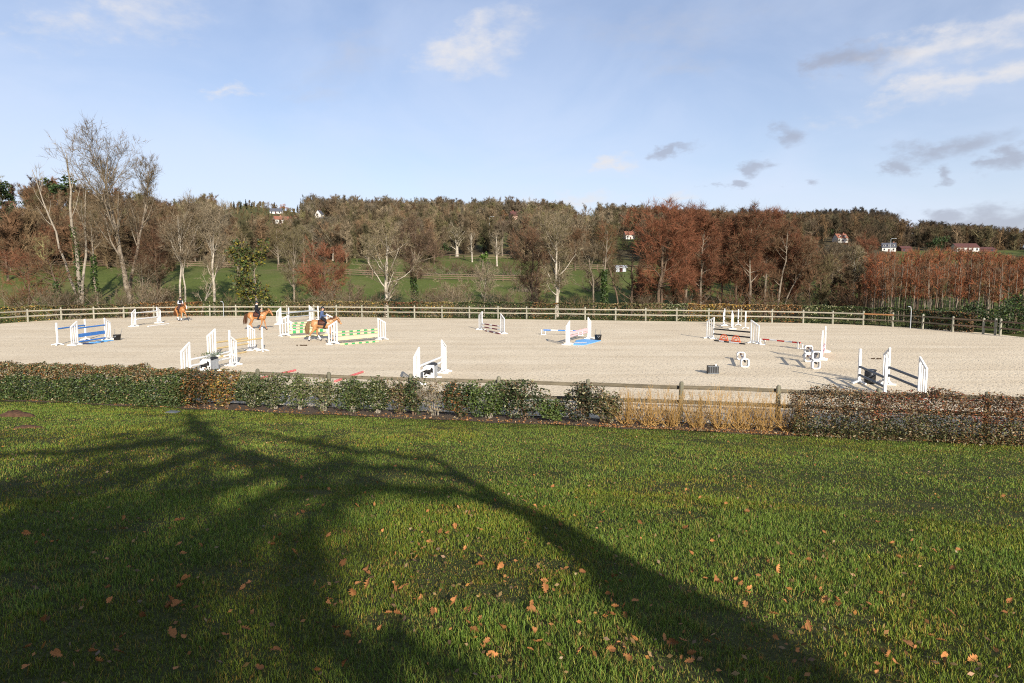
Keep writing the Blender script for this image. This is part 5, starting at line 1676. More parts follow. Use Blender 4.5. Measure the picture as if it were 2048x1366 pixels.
LT = [
    # px, Y, top y, label, bark, tint, kwargs
    (150, 92, 285, 'tall whitish forked tree with few twigs at the left', M_bmid, T_PALE, dict(r0=.30, cs=.42, n1=9, l1=.24, a1=24, n2=3, n3=2, tw=2, up=.22, shape='vase', bx=166, lean=(-1.0, 0), multi=2, ivy=900, twl=.04)),
    (120, 94, 330, 'slim whitish tree leaning left beside the forked one', M_bmid, T_PALE, dict(r0=.20, cs=.5, n1=7, l1=.22, a1=26, n2=3, n3=2, tw=2, up=.22, shape='vase', bx=160, lean=(-5.0, 0))),
    (214, 90, 252, 'tallest bare tree with leaning trunk on the left', M_bgrey, (T_GREY, T_BRN), dict(r0=.38, cs=.34, n1=24, l1=.30, a1=36, n2=7, n3=5, tw=7, up=.16, shape='round', bx=265, lean=(-3.6, 0), twl=.035)),
    (290, 95, 310, 'bare tree right of the tallest with a dense fan of branches', M_bgrey, (T_GREY, T_BRN), dict(r0=.26, cs=.40, n1=18, l1=.28, a1=34, n2=6, n3=5, tw=7, up=.2, shape='vase', bx=258, lean=(3.0, 0), twl=.035)),
    (197, 93, 400, 'ivy clad trunk left of the tallest tree', M_bgrey, (T_GREY, T_BRN), dict(r0=.20, cs=.45, n1=12, l1=.22, n2=5, ivy=900)),
    (128, 88, 470, 'leaning brown tree at the left behind the fence', M_bbrown, (T_BRN, T_ALD), dict(r0=.20, cs=.3, n1=16, l1=.38, a1=60, lean=(-2.5, 0), ivy=700)),
    (60, 90, 500, 'low rusty tree spreading at the far left', M_bbrown, (T_ALD, T_RED), dict(r0=.18, cs=.15, n1=18, l1=.55, a1=62, tw=11)),
    (20, 105, 470, 'brown bushy tree at the left edge behind the meadow gate', M_bbrown, (T_ALD, T_BRN), dict(r0=.2, cs=.2, n1=18, l1=.42, a1=55)),
    (318, 93, 455, 'dark brown leafy tree between the tall bare tree and white trunks', M_bbrown, ((.55, .42, .38), (.8, .5, .4)), dict(r0=.2, cs=.2, n1=20, l1=.34, a1=55, tw=12)),
    (285, 90, 500, 'low twiggy tree at the foot of the tallest tree', M_bgrey, (T_BRN, T_GREY), dict(r0=.15, cs=.12, n1=18, l1=.5, a1=64, tw=9)),
    (362, 88, 392, 'pair of white trunks with a round twiggy crown', M_bpale, (T_PALE, T_GREY, T_BRN), dict(r0=.17, cs=.42, n1=20, l1=.26, a1=38, n2=6, n3=5, up=.14, multi=2, tw=8)),
    (428, 92, 405, 'white barked tree with upswept limbs right of the pair', M_bpale, (T_PALE, T_GREY), dict(r0=.22, cs=.32, n1=20, l1=.28, a1=36, n2=6, n3=5, up=.16, tw=8)),
    (400, 86, 540, 'bent pale sapling behind the far fence', M_bpale, T_PALE, dict(r0=.10, cs=.3, n1=8, l1=.4, lean=(2.2, 0), n2=4, n3=3, tw=4)),
    (515, 88, 482, 'dark evergreen with golden mistletoe clumps', M_bgrey, (T_OLV, T_BRN), dict(r0=.22, cs=.12, n1=20, l1=.42, a1=58, leaves=(5200, [(1.0, 1.1, .8), (.6, .75, .6), (3.6, 2.3, .7), (1.6, 1.7, .9)], .30, [.26, .24, .30, .20]), name='evergreen_tree')),
    (590, 100, 455, 'pale twiggy tree right of the golden evergreen', M_bgrey, (T_OLV, T_GREY), dict(r0=.18, cs=.3, n1=20, l1=.30, a1=36, up=.16)),
    (655, 96, 478, 'round red twigged tree in the middle of the meadow', M_bbrown, (T_RED, T_RED, T_ALD), dict(r0=.17, cs=.16, n1=26, l1=.42, a1=54, n2=7, n3=5, tw=13, up=.1)),
    (700, 90, 560, 'low grey brown thicket tree under the red one', M_bgrey, (T_BRN, T_GREY), dict(r0=.12, cs=.1, n1=16, l1=.7, a1=62, tw=10)),
    (768, 88, 455, 'white limbed tree with crooked trunk in front of the meadow', M_bpale, (T_PALE, T_OLV, T_GREY), dict(r0=.30, cs=.20, n1=17, l1=.40, a1=52, n2=6, n3=5, tw=8, up=.10, wig=.06, bx=772)),
    (830, 92, 432, 'ivy trunked tree with purplish round crown', M_bgrey, (T_PUR, T_BRN), dict(r0=.24, cs=.40, n1=24, l1=.30, a1=48, n2=7, n3=5, tw=11, ivy=1500)),
    (905, 90, 545, 'low pale brown bush tree behind the middle of the fence', M_bgrey, (T_BRN, T_PALE), dict(r0=.10, cs=.08, n1=16, l1=.8, a1=60, tw=9)),
    (968, 88, 520, 'small grey sapling with upright spray of twigs', M_bpale, (T_PALE, T_GREY), dict(r0=.11, cs=.22, n1=14, l1=.46, a1=34, up=.16, tw=7)),
    (1062, 94, 440, 'reddish brown bushy tree left of the pale trunked tree', M_bbrown, (T_ALD, T_BRN, T_PUR), dict(r0=.20, cs=.14, n1=26, l1=.36, a1=50, n2=7, n3=5, tw=12, multi=2)),
    (1124, 82, 425, 'tall pale trunked tree growing at the far fence', M_bpale, (T_PALE, T_GREY, T_OLV), dict(r0=.24, cs=.25, n1=26, l1=.28, a1=46, n2=7, n3=5, tw=9, up=.12, bx=1114)),
    (1178, 90, 470, 'leaning bare tree left of the ivy column', M_bgrey, (T_GREY, T_BRN), dict(r0=.19, cs=.45, n1=16, l1=.28, lean=(-1.5, 0), bx=1187)),
    (1211, 88, 440, 'slim tree with a column of yellow green ivy', M_bgrey, T_ALD, dict(r0=.17, cs=.6, n1=8, l1=.18, n2=4, n3=3, tw=5, ivy=1900)),
    (1228, 90, 500, 'leaning bare trunk right of the ivy column', M_bbrown, T_BRN, dict(r0=.15, cs=.5, n1=8, l1=.25, lean=(-2.6, 0), bx=1242)),
    (1262, 92, 455, 'dark open branched tree left of the big red tree', M_bbrown, ((.5, .5, .5), T_BRN), dict(r0=.2, cs=.25, n1=16, l1=.34, a1=60, tw=6)),
    (1318, 88, 402, 'big rust red alder left of the alder row', M_bbrown, (T_RED, (1.5, .70, .52), T_ALD), dict(r0=.26, cs=.22, n1=34, l1=.30, a1=54, n2=8, n3=5, tw=15, up=.06, multi=2)),
    (1368, 92, 412, 'tall alder just right of the big rust red one', M_bgrey, (T_ALD, T_RED), dict(r0=.2, cs=.30, n1=28, l1=.22, a1=56, n2=7, n3=5, tw=13, up=.05)),
    (1402, 90, 425, 'second alder from the big rust red one', M_bgrey, (T_ALD, T_RED), dict(r0=.18, cs=.34, n1=26, l1=.22, a1=56, n2=7, n3=5, tw=13, up=.05)),
    (1438, 95, 420, 'third alder from the big rust red one', M_bgrey, (T_ALD, T_BRN), dict(r0=.18, cs=.3, n1=26, l1=.24, a1=55, n2=7, n3=5, tw=13, up=.06)),
    (1470, 92, 430, 'fourth alder from the big rust red one', M_bbrown, (T_ALD, T_RED), dict(r0=.18, cs=.32, n1=26, l1=.22, a1=56, n2=7, n3=5, tw=12, up=.05)),
    (1500, 90, 412, 'tallest alder in the middle of the alder row', M_bgrey, (T_ALD, T_RED, T_BRN), dict(r0=.2, cs=.32, n1=28, l1=.22, a1=55, n2=7, n3=5, tw=13, up=.05)),
    (1530, 94, 418, 'alder right of the tallest in the row', M_bgrey, (T_ALD, T_RED), dict(r0=.19, cs=.3, n1=26, l1=.22, a1=55, n2=7, n3=5, tw=12, up=.06)),
    (1556, 90, 440, 'alder with leaning twin trunks towards the right of the row', M_bgrey, (T_ALD, T_BRN), dict(r0=.16, cs=.35, n1=22, l1=.22, a1=52, n2=6, n3=5, tw=12, multi=2, lean=(1.5, 0))),
    (1592, 92, 452, 'rust brown tree right of the alder row', M_bbrown, (T_ALD, T_RED), dict(r0=.18, cs=.22, n1=24, l1=.30, a1=55, n2=7, n3=5, tw=12)),
    (1640, 90, 500, 'olive brown low tree before the green meadow gap', M_bbrown, (T_BRN, T_OLV), dict(r0=.16, cs=.15, n1=20, l1=.40, a1=55, n2=6, n3=5, tw=10)),
    (1618, 88, 530, 'dark slender trunk in the green meadow gap', M_bbrown, (T_BRN, T_ALD), dict(r0=.14, cs=.4, n1=12, l1=.3, tw=8)),
    (1662, 105, 475, 'grey branched tree behind the olive brown one', M_bgrey, (T_GREY, T_BRN), dict(r0=.18, cs=.3, n1=20, l1=.30, a1=45)),
    (1702, 96, 490, 'pale twiggy tree at the left end of the sapling thicket', M_bpale, (T_PALE, T_OLV), dict(r0=.17, cs=.3, n1=20, l1=.32, a1=44, tw=9)),
    (1718, 104, 468, 'rust coloured tree above the left end of the thicket', M_bbrown, (T_ALD, T_RED), dict(r0=.18, cs=.3, n1=22, l1=.26, a1=52, tw=12)),
    (1692, 86, 560, 'low brown bush tree before the thicket', M_bbrown, (T_BRN, T_ALD), dict(r0=.1, cs=.08, n1=16, l1=.7, a1=58, tw=10)),
    # second row, farther off
    (480, 125, 455, 'olive twigged tree behind the golden evergreen', M_bgrey, (T_OLV, T_BRN), dict(r0=.22, cs=.25, n1=22, l1=.34, a1=44)),
    (560, 150, 440, 'bushy pale brown tree at the meadow top left of the red tree', M_bgrey, (T_OLV, T_BRN), dict(r0=.2, cs=.12, n1=24, l1=.42, a1=48, tw=11)),
    (610, 155, 450, 'second bushy pale brown tree at the meadow top', M_bgrey, (T_OLV, T_GREY), dict(r0=.2, cs=.12, n1=24, l1=.40, a1=46, tw=11)),
    (668, 170, 445, 'white trunked tree above the round red one', M_bpale, (T_PALE, T_OLV), dict(r0=.22, cs=.3, n1=20, l1=.30, a1=40)),
    (740, 160, 470, 'tan bushy tree at the top of the middle meadow', M_bgrey, (T_OLV, T_PALE), dict(r0=.2, cs=.15, n1=22, l1=.40, a1=46, tw=11)),
    (915, 185, 452, 'stout pale oak standing above the upper meadow', M_bpale, (T_GREY, T_OLV), dict(r0=.5, cs=.3, n1=20, l1=.38, a1=56, n2=6)),
    (945, 170, 460, 'white barked bare tree left of the ivy bush', M_bpale, (T_PALE, T_GREY), dict(r0=.2, cs=.25, n1=14, l1=.26, a1=32, n2=4, tw=5)),
    (966, 140, 505, 'bright green ivy covered stump tree in the upper meadow', M_bgrey, (T_OLV, T_GREY), dict(r0=.22, cs=.5, n1=6, l1=.2, n2=3, n3=2, tw=3, ivy=0, leaves=(1600, [(1.2, 1.9, .8), (2.2, 2.6, 1.0), (.9, 1.2, .7)], .34, None), name='ivy_tree')),
    (994, 160, 458, 'white limbed tree right of the ivy stump', M_bpale, (T_PALE, T_GREY), dict(r0=.24, cs=.28, n1=20, l1=.32, a1=44, n2=6, tw=6)),
    (1005, 185, 430, 'tall grey tree above the upper meadow fence', M_bgrey, (T_GREY, T_PUR), dict(r0=.24, cs=.3, n1=20, l1=.28, a1=40)),
    (870, 165, 470, 'brown round tree at the left of the upper meadow', M_bbrown, (T_BRN, T_PUR), dict(r0=.2, cs=.2, n1=22, l1=.38, a1=50, tw=11)),
    (1150, 150, 455, 'brown tree behind the pale trunked tree', M_bbrown, (T_BRN, T_ALD), dict(r0=.2, cs=.2, n1=22, l1=.36, a1=48, tw=11)),
    (1205, 160, 445, 'tan tree behind the ivy column', M_bgrey, (T_OLV, T_ALD), dict(r0=.2, cs=.2, n1=22, l1=.34, a1=46, tw=11)),
    (330, 150, 430, 'brown scrubby tree above the left meadow', M_bbrown, (T_BRN, T_ALD), dict(r0=.2, cs=.1, n1=24, l1=.45, a1=50, tw=11)),
    (395, 150, 425, 'tan scrubby tree above the left meadow', M_bgrey, (T_OLV, T_BRN), dict(r0=.2, cs=.1, n1=24, l1=.42, a1=48, tw=11)),
    (455, 165, 435, 'grey scrubby tree behind the white barked tree', M_bgrey, (T_GREY, T_BRN), dict(r0=.2, cs=.1, n1=24, l1=.42, a1=48, tw=11)),
    (90, 125, 440, 'rusty scrub tree on the left bank', M_bbrown, (T_ALD, T_RED), dict(r0=.2, cs=.08, n1=24, l1=.5, a1=55, tw=12)),
    (160, 135, 420, 'brown scrub tree behind the forked whitish tree', M_bbrown, (T_ALD, T_BRN), dict(r0=.2, cs=.08, n1=24, l1=.5, a1=52, tw=12)),
    (235, 140, 440, 'dark brown scrub tree behind the tallest tree', M_bbrown, (T_BRN, T_ALD), dict(r0=.2, cs=.08, n1=24, l1=.5, a1=52, tw=12)),
    (28, 140, 400, 'dark evergreen mass at the left edge', M_bbrown, (T_BRN, T_BRN), dict(r0=.3, cs=.1, n1=22, l1=.42, a1=55, name='evergreen_tree', leaves=(5200, [(.8, .95, .7), (.5, .6, .45)], .28, None))),
]
for px, Y, ty, lab, bark, tint, kw in LT:
    tree(px, Y, ty, lab, bark, tint, **kw)


# bushes along the stream behind the far hedge
def brush(px, Y, h, w, label, tint, n=26):
    r = np.random.default_rng(int(px * 5 + 3))
    p = at_depth(px, Y)
    root = empty('bare_bush', p); tag(root, label, 'bush', 'bare bushes along the stream')
    a = r.uniform(0, 6.28, n); sp = r.uniform(.1, 1, n) * w / 2; K = 5; f = np.linspace(0, 1, K)
    P = np.zeros((n, K, 3)); P[:, :, 0] = (np.cos(a) * sp)[:, None] * f + r.normal(0, w * .12, (n, 1)); P[:, :, 1] = (np.sin(a) * sp)[:, None] * f * .7; P[:, :, 2] = (h * r.uniform(.6, 1, n))[:, None] * f ** .85 - .1
    P += r.normal(0, .06, P.shape)
    Rr = np.full((n, 1), .035) * np.linspace(1, .3, K)
    b = MB(); b.tubes(P, Rr, 4); b.build('stems', M_bgrey, root)
    C, RC, _, _ = grow(r, P, Rr, 6, .2, 1, 40, 14, np.full(n, h * .35), 4, .08, .13, .5, .3, .012)
    tt = np.array(tint)
    b = MB(); b.tubes(C, RC, 3, tint=tt[r.integers(0, len(tt), len(C))]); twigs(b, r, C, 10, h * .17, .03, up=.25, tint=tt, tsd=.2)
    b.build('twigs', M_twig, root, tint=True)


for px, Y, h, w, tint, lab in ((40, 86, 4.0, 7, (T_BRN, T_ALD), 'brown bush at the left behind the ochre hedge'), (105, 84, 3.6, 6, (T_GREY, T_BRN), 'grey brown bush at the foot of the leaning brown tree'),
                               (150, 85, 3.5, 5, ((.6, .6, .6), T_BRN), 'dark bush beside the ivy trunks'), (235, 84, 3.4, 6, (T_BRN, T_GREY), 'twiggy bush left of the leaning trunk foot'),
                               (300, 85, 4.2, 6, (T_BRN, T_PALE), 'pale twigged bush right of the leaning trunk foot'), (335, 87, 3.6, 5, ((.6, .5, .45), T_BRN), 'dark bush left of the trotting rider'),
                               (455, 86, 2.8, 5, (T_BRN, T_OLV), 'olive bush behind the thin lamp post'), (600, 87, 3.0, 6, (T_OLV, T_BRN), 'olive bush right of the golden evergreen'),
                               (655, 86, 3.6, 7, (T_BRN, T_GREY), 'brown bush under the round red tree'), (725, 86, 3.0, 6, (T_BRN, T_PUR), 'brown bush left of the white limbed tree'),
                               (865, 88, 3.0, 6, (T_GREY, T_BRN), 'grey bush right of the ivy trunked tree'), (925, 86, 3.6, 8, (T_PALE, T_BRN), 'wide pale brown bush behind the maroon jump'),
                               (1010, 86, 3.2, 7, (T_BRN, T_GREY), 'bush right of the small grey sapling'), (1065, 87, 3.4, 6, (T_PUR, T_GREY), 'purplish bush left of the pale trunk'),
                               (1150, 88, 2.6, 5, (T_BRN, T_OLV), 'low bush right of the pale trunk'), (1290, 87, 2.8, 5, ((.6, .5, .45), T_BRN), 'dark bush at the foot of the big red alder'),
                               (1385, 88, 3.4, 7, (T_ALD, (.6, .5, .45)), 'rusty bush under the first alders'), (1460, 88, 3.6, 7, (T_ALD, (.6, .5, .45)), 'rusty bush under the middle of the alder row'),
                               (1535, 88, 3.6, 7, (T_ALD, T_BRN), 'rusty bush under the right of the alder row'), (1590, 87, 2.6, 5, (T_BRN, T_OLV), 'brown bush left of the green meadow gap'),
                               (1720, 84, 3.2, 6, (T_BRN, T_ALD), 'brown bush at the left foot of the thicket')):
    brush(px, Y, h, w, lab, tint)

for k, (px, Y, h, w, lab) in enumerate(((855, 138, 2.4, 8, 'brown scrub at the meadow fence right of the ivy trunk'), (905, 139, 2.8, 9, 'brown scrub at the meadow fence above the pale bush'), (950, 137, 2.2, 7, 'brown scrub left of the ivy stump'), (1025, 138, 3.2, 9, 'dark brown scrub right of the ivy stump'),
                                    (1050, 120, 3.4, 8, 'scrub patch left of the reddish brown tree'), (640, 132, 2.2, 8, 'scrub on the fence behind the round red tree'), (585, 134, 2.0, 7, 'scrub on the fence right of the golden evergreen'), (740, 136, 2.0, 7, 'scrub on the fence left of the white limbed tree'),
                                    (870, 108, 2.6, 8, 'grey scrub in the meadow below the fence'), (1190, 120, 2.4, 7, 'scrub in the meadow behind the leaning trunks'))):
    brush(px, Y, h, w, lab, (T_BRN, (.8, .62, .5), T_PUR), 30)

# sapling thicket on the right: a few shapes, many individuals
SV = []
for k in range(7):
    r = np.random.default_rng(4000 + k)
    H = 8.0
    T, R, B1, R1, B2, R2, B3, R3 = skeleton(r, H, .055, .34, 16, .13, 34, 3, 2, .16, (r.normal(0, .25), 0), 'column', .02)
    b = MB(); b.tubes(T, R, 5); m1 = b.mesh('trunk', True); m1.materials.append([M_bgrey, M_bgrey, M_bbrown, M_bgrey, M_bbrown, M_bbrown, M_bgrey][k])
    b = MB(); ti = np.array([[(2.0, .85, .55), T_ALD], [(1.6, .9, .6), T_BRN], [(2.1, .9, .55), T_RED], [(1.7, .85, .6), T_RED], [T_BRN, (1.5, .95, .6)], [(1.9, .8, .5), T_ALD], [T_ALD, (1.7, .8, .5)]][k])
    b.tubes(B1, R1, 3, tint=ti[r.integers(0, 2, len(B1))]); b.tubes(B2, R2, 3, tint=ti[r.integers(0, 2, len(B2))])
    twigs(b, r, B2, 5, .55, .035, up=.4, tint=ti, tsd=.25)
    m2 = b.mesh('crown', False, True); m2.materials.append(M_twig)
    SV.append((m1, m2))
r = np.random.default_rng(77)
cnt = 0
while cnt < 285:
    px = r.uniform(1722, 2150); Y = r.uniform(66, 108)
    X = (px - 1024) / FPX * Y
    t_ = .979 * X - .205 * Y; n_ = NX * X + NY * Y
    if n_ < FAR_N + 2.5 and t_ < RIGHT_T + 3.5:
        continue
    cnt += 1
    top = np.interp(px, [1722, 1760, 1840, 1920, 1960, 2048], [520, 503, 500, 492, 502, 512]) + abs(r.normal(0, 9)) + (12 if r.random() < .3 else 0)
    p = at_depth(px, Y)
    H = (EYE + ray(px, top)[2] * Y - p[2])
    m1, m2 = SV[r.integers(0, len(SV))]
    root = empty('sapling', p, r.uniform(0, 6.28)); root.scale = (r.uniform(.9, 1.3), r.uniform(.9, 1.3), H / 8.0)
    tag(root, 'slender rust twigged sapling in the dense thicket on the right', 'sapling', 'saplings in the thicket on the right')
    share('trunk', m1, root); share('crown', m2, root)
for px, Y, h, w, lab in ((1945, 60, 2.2, 3.5, 'green bush left of the gate posts'), (2030, 56, 2.6, 3.2, 'dark green bush at the right edge behind the fence'), (2046, 60, 3.4, 3.0, 'dark conifer like bush at the right edge'), (1880, 68, 1.6, 4, 'low dark bush behind the right of the fence')):
    r = np.random.default_rng(int(px)); p = at_depth(px, Y)
    p[2] = min(p[2], 0)
    root = empty('green_bush', p); tag(root, lab, 'bush')
    n = 2200; v = r.normal(0, 1, (n, 3)); v /= np.linalg.norm(v, axis=1, keepdims=True); v *= r.uniform(.3, 1, (n, 1)) ** .5
    lump = 1 + .25 * np.sin(v[:, 0] * 6) * np.sin(v[:, 2] * 5 + px)
    b = MB(); leaf_cards(b, v * lump[:, None] * [w / 2, w / 2, h * .55] + [0, 0, h * .5], r, .17, np.array([(.8, 1.0, .7), (.5, .6, .45), (1.8, 2.0, .8)]), weights=[.45, .4, .15], aspect=.7)
    tag(b.build('foliage', M_ever, root, tint=True), kind='stuff')
    S = np.zeros((6, 3, 3)); S[:, :, 0] = r.normal(0, .2, (6, 1)) * np.array([.3, 1, 2]); S[:, :, 2] = np.array([-.4, h * .4, h * .8])
    b = MB(); b.tubes(S, np.tile([.05, .04, .02], (6, 1)), 5); b.build('stems', M_bbrown, root)

# ------------------------------------------------------------------ hillside: houses, lamps, woods
M_wallw = pm('white_render', (.60, .575, .53), .85, .05, 1)
M_wallp = pm('pink_render', (.55, .36, .28), .85, .1, 1)
M_roofr = pm('red_tile_roof', (.24, .10, .065), .85, .2, 2)
M_roofg = pm('slate_roof', (.09, .095, .115), .7, .2, 2)
M_roofb = pm('brown_roof', (.10, .045, .04), .85, .2, 2)
M_glass = pm('window_glass', (.03, .04, .05), .15, .1, 1, spec=.6)
M_brick = pm('chimney_brick', (.30, .13, .09), .9, .2, 4)


def house(px, py, L, D, hw, hr, rz, label, wall, roof, wins=3, dorm=0, chim=1, gable=False, wpx=None):
    p = hit(px, py, 110)
    root = empty('house', (p[0], p[1], p[2] - .2), R_(rz)); tag(root, label, 'house')
    if wpx:
        k_ = wpx * p[1] / FPX / L; root.scale = (k_, k_, k_)
    b = MB(); b.box((0, 0, hw / 2), (L, D, hw)); b.add([(-L / 2, -D / 2, hw), (-L / 2, D / 2, hw), (-L / 2, 0, hw + hr)], [[0, 1, 2]]); b.add([(L / 2, -D / 2, hw), (L / 2, D / 2, hw), (L / 2, 0, hw + hr)], [[0, 2, 1]])
    b.build('wall', wall, root)
    e = .35; k = (hr) / (D / 2)
    b = MB()
    for s in (-1, 1):
        V = [(-L / 2 - e, s * (D / 2 + e), hw - e * k), (L / 2 + e, s * (D / 2 + e), hw - e * k), (L / 2 + e, 0, hw + hr + .03), (-L / 2 - e, 0, hw + hr + .03)]
        V2 = [(x, y, z + .18) for x, y, z in V]
        b.add(V + V2, [[0, 1, 2, 3], [4, 7, 6, 5], [0, 4, 5, 1], [1, 5, 6, 2], [2, 6, 7, 3], [3, 7, 4, 0]])
    rf = b.build('roof', roof, root)
    for i in range(chim):
        b = MB(); x = L * (.35 - .6 * i); b.box((x, D * .08, hw + hr + .35), (.7, .6, 1.4)); b.build('chimney', M_brick, rf)
    for i in range(wins):
        x = -L / 2 + L * (i + .5) / wins
        dr = i == wins // 2
        b = MB(); b.box((x, -D / 2 - .02, 1.1 if dr else hw * .55), (1.0, .08, 2.1 if dr else 1.2)); wn = b.build('door' if dr else 'window', M_glass if not dr else M_roofb, root)
        if not dr:
            b = MB(); b.box((x, -D / 2 - .05, hw * .55 - .68), (1.2, .16, .1)); b.build('sill', wall, wn)
    if gable:
        b = MB(); b.box((-L / 2 - .02, 0, hw * .9), (.08, 1.0, 1.2)); b.build('window', M_glass, root)
    for i in range(dorm):
        x = -L / 2 + L * (i + .5) / dorm
        z = hw + hr * .32
        b = MB(); b.box((x, -D * .33, z + .2), (1.3, 1.2, 1.4)); dm = b.build('dormer', wall, root)
        b = MB(); b.box((x, -D * .33 - .62, z + .25), (.8, .06, .9)); b.build('pane', M_glass, dm)
        b = MB(); b.box((x, -D * .33, z + .98), (1.6, 1.5, .18)); b.build('dormer_roof', roof, dm)
    return p


HS = [(556, 447, 6, 6, 3.2, 2.4, 35, 'white gabled cottage with red roof on the pale slope', M_wallw, M_roofr, 2, 0, 1, True, 16),
      (580, 446, 10, 6, 2.6, 2.0, 4, 'long low red roofed house beside the gabled cottage', M_wallw, M_roofr, 3, 0, 1, False, 28),
      (553, 428, 9, 6, 2.2, 2.4, 5, 'grey roofed house on the skyline left of the conifers', M_wallw, M_roofg, 3, 0, 1, False, 22),
      (639, 436, 7, 6, 4.0, 3.6, 80, 'white gable house under the tall skyline conifer', M_wallw, M_roofg, 2, 0, 1, True, 14),
      (651, 444, 9, 6, 2.0, 2.0, 0, 'dark roofed low house right of the white gable', M_wallw, M_roofg, 3, 0, 0, False, 22),
      (1032, 440, 10, 7, 3.5, 3.5, 20, 'brown roofed house behind the dark hillside conifers', M_wallp, M_roofb, 3, 0, 2, True, 24),
      (1168, 437, 10, 7, 2.4, 2.6, 0, 'dark long roofed house with white dormers on the ridge', M_wallw, M_roofg, 3, 4, 0, False, 26),
      (1258, 478, 8, 7, 3.6, 3.0, 10, 'red roofed house left of the big red alder', M_wallw, M_roofr, 3, 0, 1, False, 19),
      (1680, 485, 8.5, 7, 3.6, 3.2, 10, 'white house with red roof and dormers on the right hill', M_wallw, M_roofr, 3, 2, 1, False, 22),
      (1777, 503, 9, 7, 3.4, 3.2, -25, 'white house with slate roof and dormers on the right hill', M_wallw, M_roofg, 3, 3, 1, True, 24),
      (1808, 503, 7, 6, 2.4, 1.5, 0, 'low maroon outbuilding right of the slate roofed house', M_roofb, M_roofb, 2, 0, 0, False, 20),
      (1928, 503, 13, 7, 2.6, 2.2, 0, 'long low white bungalow with dark brown roof at right', M_wallw, M_roofb, 5, 0, 0, False, 44),
      (1965, 503, 11, 6, 1.6, 1.2, 0, 'low dark brown roofed barn right of the bungalow', M_roofb, M_roofb, 3, 0, 0, False, 36),
      (36, 446, 7, 6, 3.4, 2.0, -10, 'pink walled house with grey roof on the left hill', M_wallp, M_roofg, 2, 0, 0, False, 28),
      (18, 416, 6, 5, 2.6, 2.0, -10, 'small orange roofed house high at the left edge', M_wallp, M_roofr, 2, 0, 0, False, 18),
      (1645 + 175, 462, 5, 5, 2.4, 2.2, 0, 'tiny pale cottage high on the right hill', M_wallw, M_roofb, 2, 0, 0, False, 12),
      (1240, 543, 3.4, 3, 1.7, .5, 5, 'small grey field shelter left of the big red alder', M_grey, M_grey, 1, 0, 0, False, 20)]
HP = [house(*h) for h in HS]


def lamp_mast(px, py, top, label, arm=-1):
    p = hit(px, py, 110); H = EYE + ray(px, top)[2] * p[1] - p[2]
    root = empty('street_lamp', p); tag(root, label, 'street lamp', 'lamp masts on the hillside')
    b = MB(); b.cyl((0, 0, 0), (0, 0, H * .94), .10, .06, 8); b.build('mast', M_grey, root, smooth=True)
    b = MB(); b.tubes(np.array([(0, 0, H * .93), (0, 0, H * .97), (-arm * .5, 0, H), (-arm * 1.3, 0, H * 1.0)]), np.array([.06, .06, .05, .05]), 6, 0, True); b.build('arm', M_grey, root)
    b = MB(); b.box((-arm * 1.5, 0, H), (.6, .2, .10)); b.build('lamp_head', M_grey, root)


lamp_mast(979, 476, 433, 'white lamp mast above the upper meadow')
lamp_mast(824, 446, 413, 'thin pale mast on the middle of the ridge')
lamp_mast(1780, 514, 477, 'white lamp mast beside the slate roofed house')
p = hit(733, 418, 150)
root = empty('lattice_pylon', p); tag(root, 'small lattice pylon on the skyline behind the conifers', 'pylon')
H = EYE + ray(733, 394)[2] * p[1] - p[2]
for s in ((-1, -1), (1, -1), (-1, 1), (1, 1)):
    b = MB(); b.cyl((s[0] * .9, s[1] * .9, 0), (s[0] * .15, s[1] * .15, H), .10, .06, 5); b.build('leg', M_dgrey, root)
for z, w in ((H * .8, 2.4), (H * .9, 1.8)):
    b = MB(); b.box((0, 0, z), (w, .14, .14)); b.build('cross_arm', M_dgrey, root)


# conifers and dark evergreens one can tell apart
def conifer_mesh(seed, n=900, dens=1):
    r = np.random.default_rng(seed); b = MB()
    f = r.random(n) ** .7; a = r.uniform(0, 6.28, n)
    lay = np.floor(f * 11) / 11
    rad = (1 - f) * (.20 + .05 * np.sin(a * 3 + lay * 9)) * (.75 + .5 * (f * 11 % 1 < .5)) + .01
    L = rad * r.uniform(.6, 1.1, n)
    p0 = np.column_stack([np.zeros(n), np.zeros(n), .06 + f * .94]); d = np.column_stack([np.cos(a), np.sin(a), -.25 + .3 * r.random(n)])
    s = np.column_stack([-np.sin(a), np.cos(a), np.zeros(n)])
    w = (.030 + .03 * (1 - f))[:, None]
    tip = p0 + d * L[:, None]; mid = p0 + d * L[:, None] * .55
    pal = np.array([(.7, .95, .75), (.45, .6, .5), (.9, 1.15, .8)])
    b.quads(np.stack([p0, mid + s * w, tip, mid - s * w], 1), 0, pal[r.integers(0, 3, n)] * r.uniform(.55, 1.35, (n, 1)))
    return b.mesh('crown', False, True)


def round_mesh(seed, n=900, pal=((.8, 1.0, .75), (.5, .65, .5), (1.0, 1.2, .8))):
    r = np.random.default_rng(seed); b = MB()
    cl = r.normal(0, 1, (9, 3)) * [.24, .24, .18] + [0, 0, .58]
    c = cl[r.integers(0, 9, n)]
    v = r.normal(0, 1, (n, 3)); v /= np.linalg.norm(v, axis=1, keepdims=True)
    leaf_cards(b, c + v * r.uniform(.08, .2, (n, 1)), r, .075, np.array(pal), aspect=.8)
    return b.mesh('crown', False, True)


tr_me = MB(); tr_me.tubes(np.array([(0, 0, -.05), (0, 0, .3), (0, 0, .9)]), np.array([.022, .016, .006]), 6); tr_me = tr_me.mesh('trunk', True); tr_me.materials.append(M_bbrown)
CV = [conifer_mesh(k) for k in range(3)]
RV = [round_mesh(k + 10) for k in range(3)]
GV = [round_mesh(30, 700, ((2.2, 1.0, .35), (1.9, .9, .4), (2.5, 1.3, .5)))]
for me in CV + RV: me.materials.append(M_ever)
for me in GV: me.materials.append(M_twig)


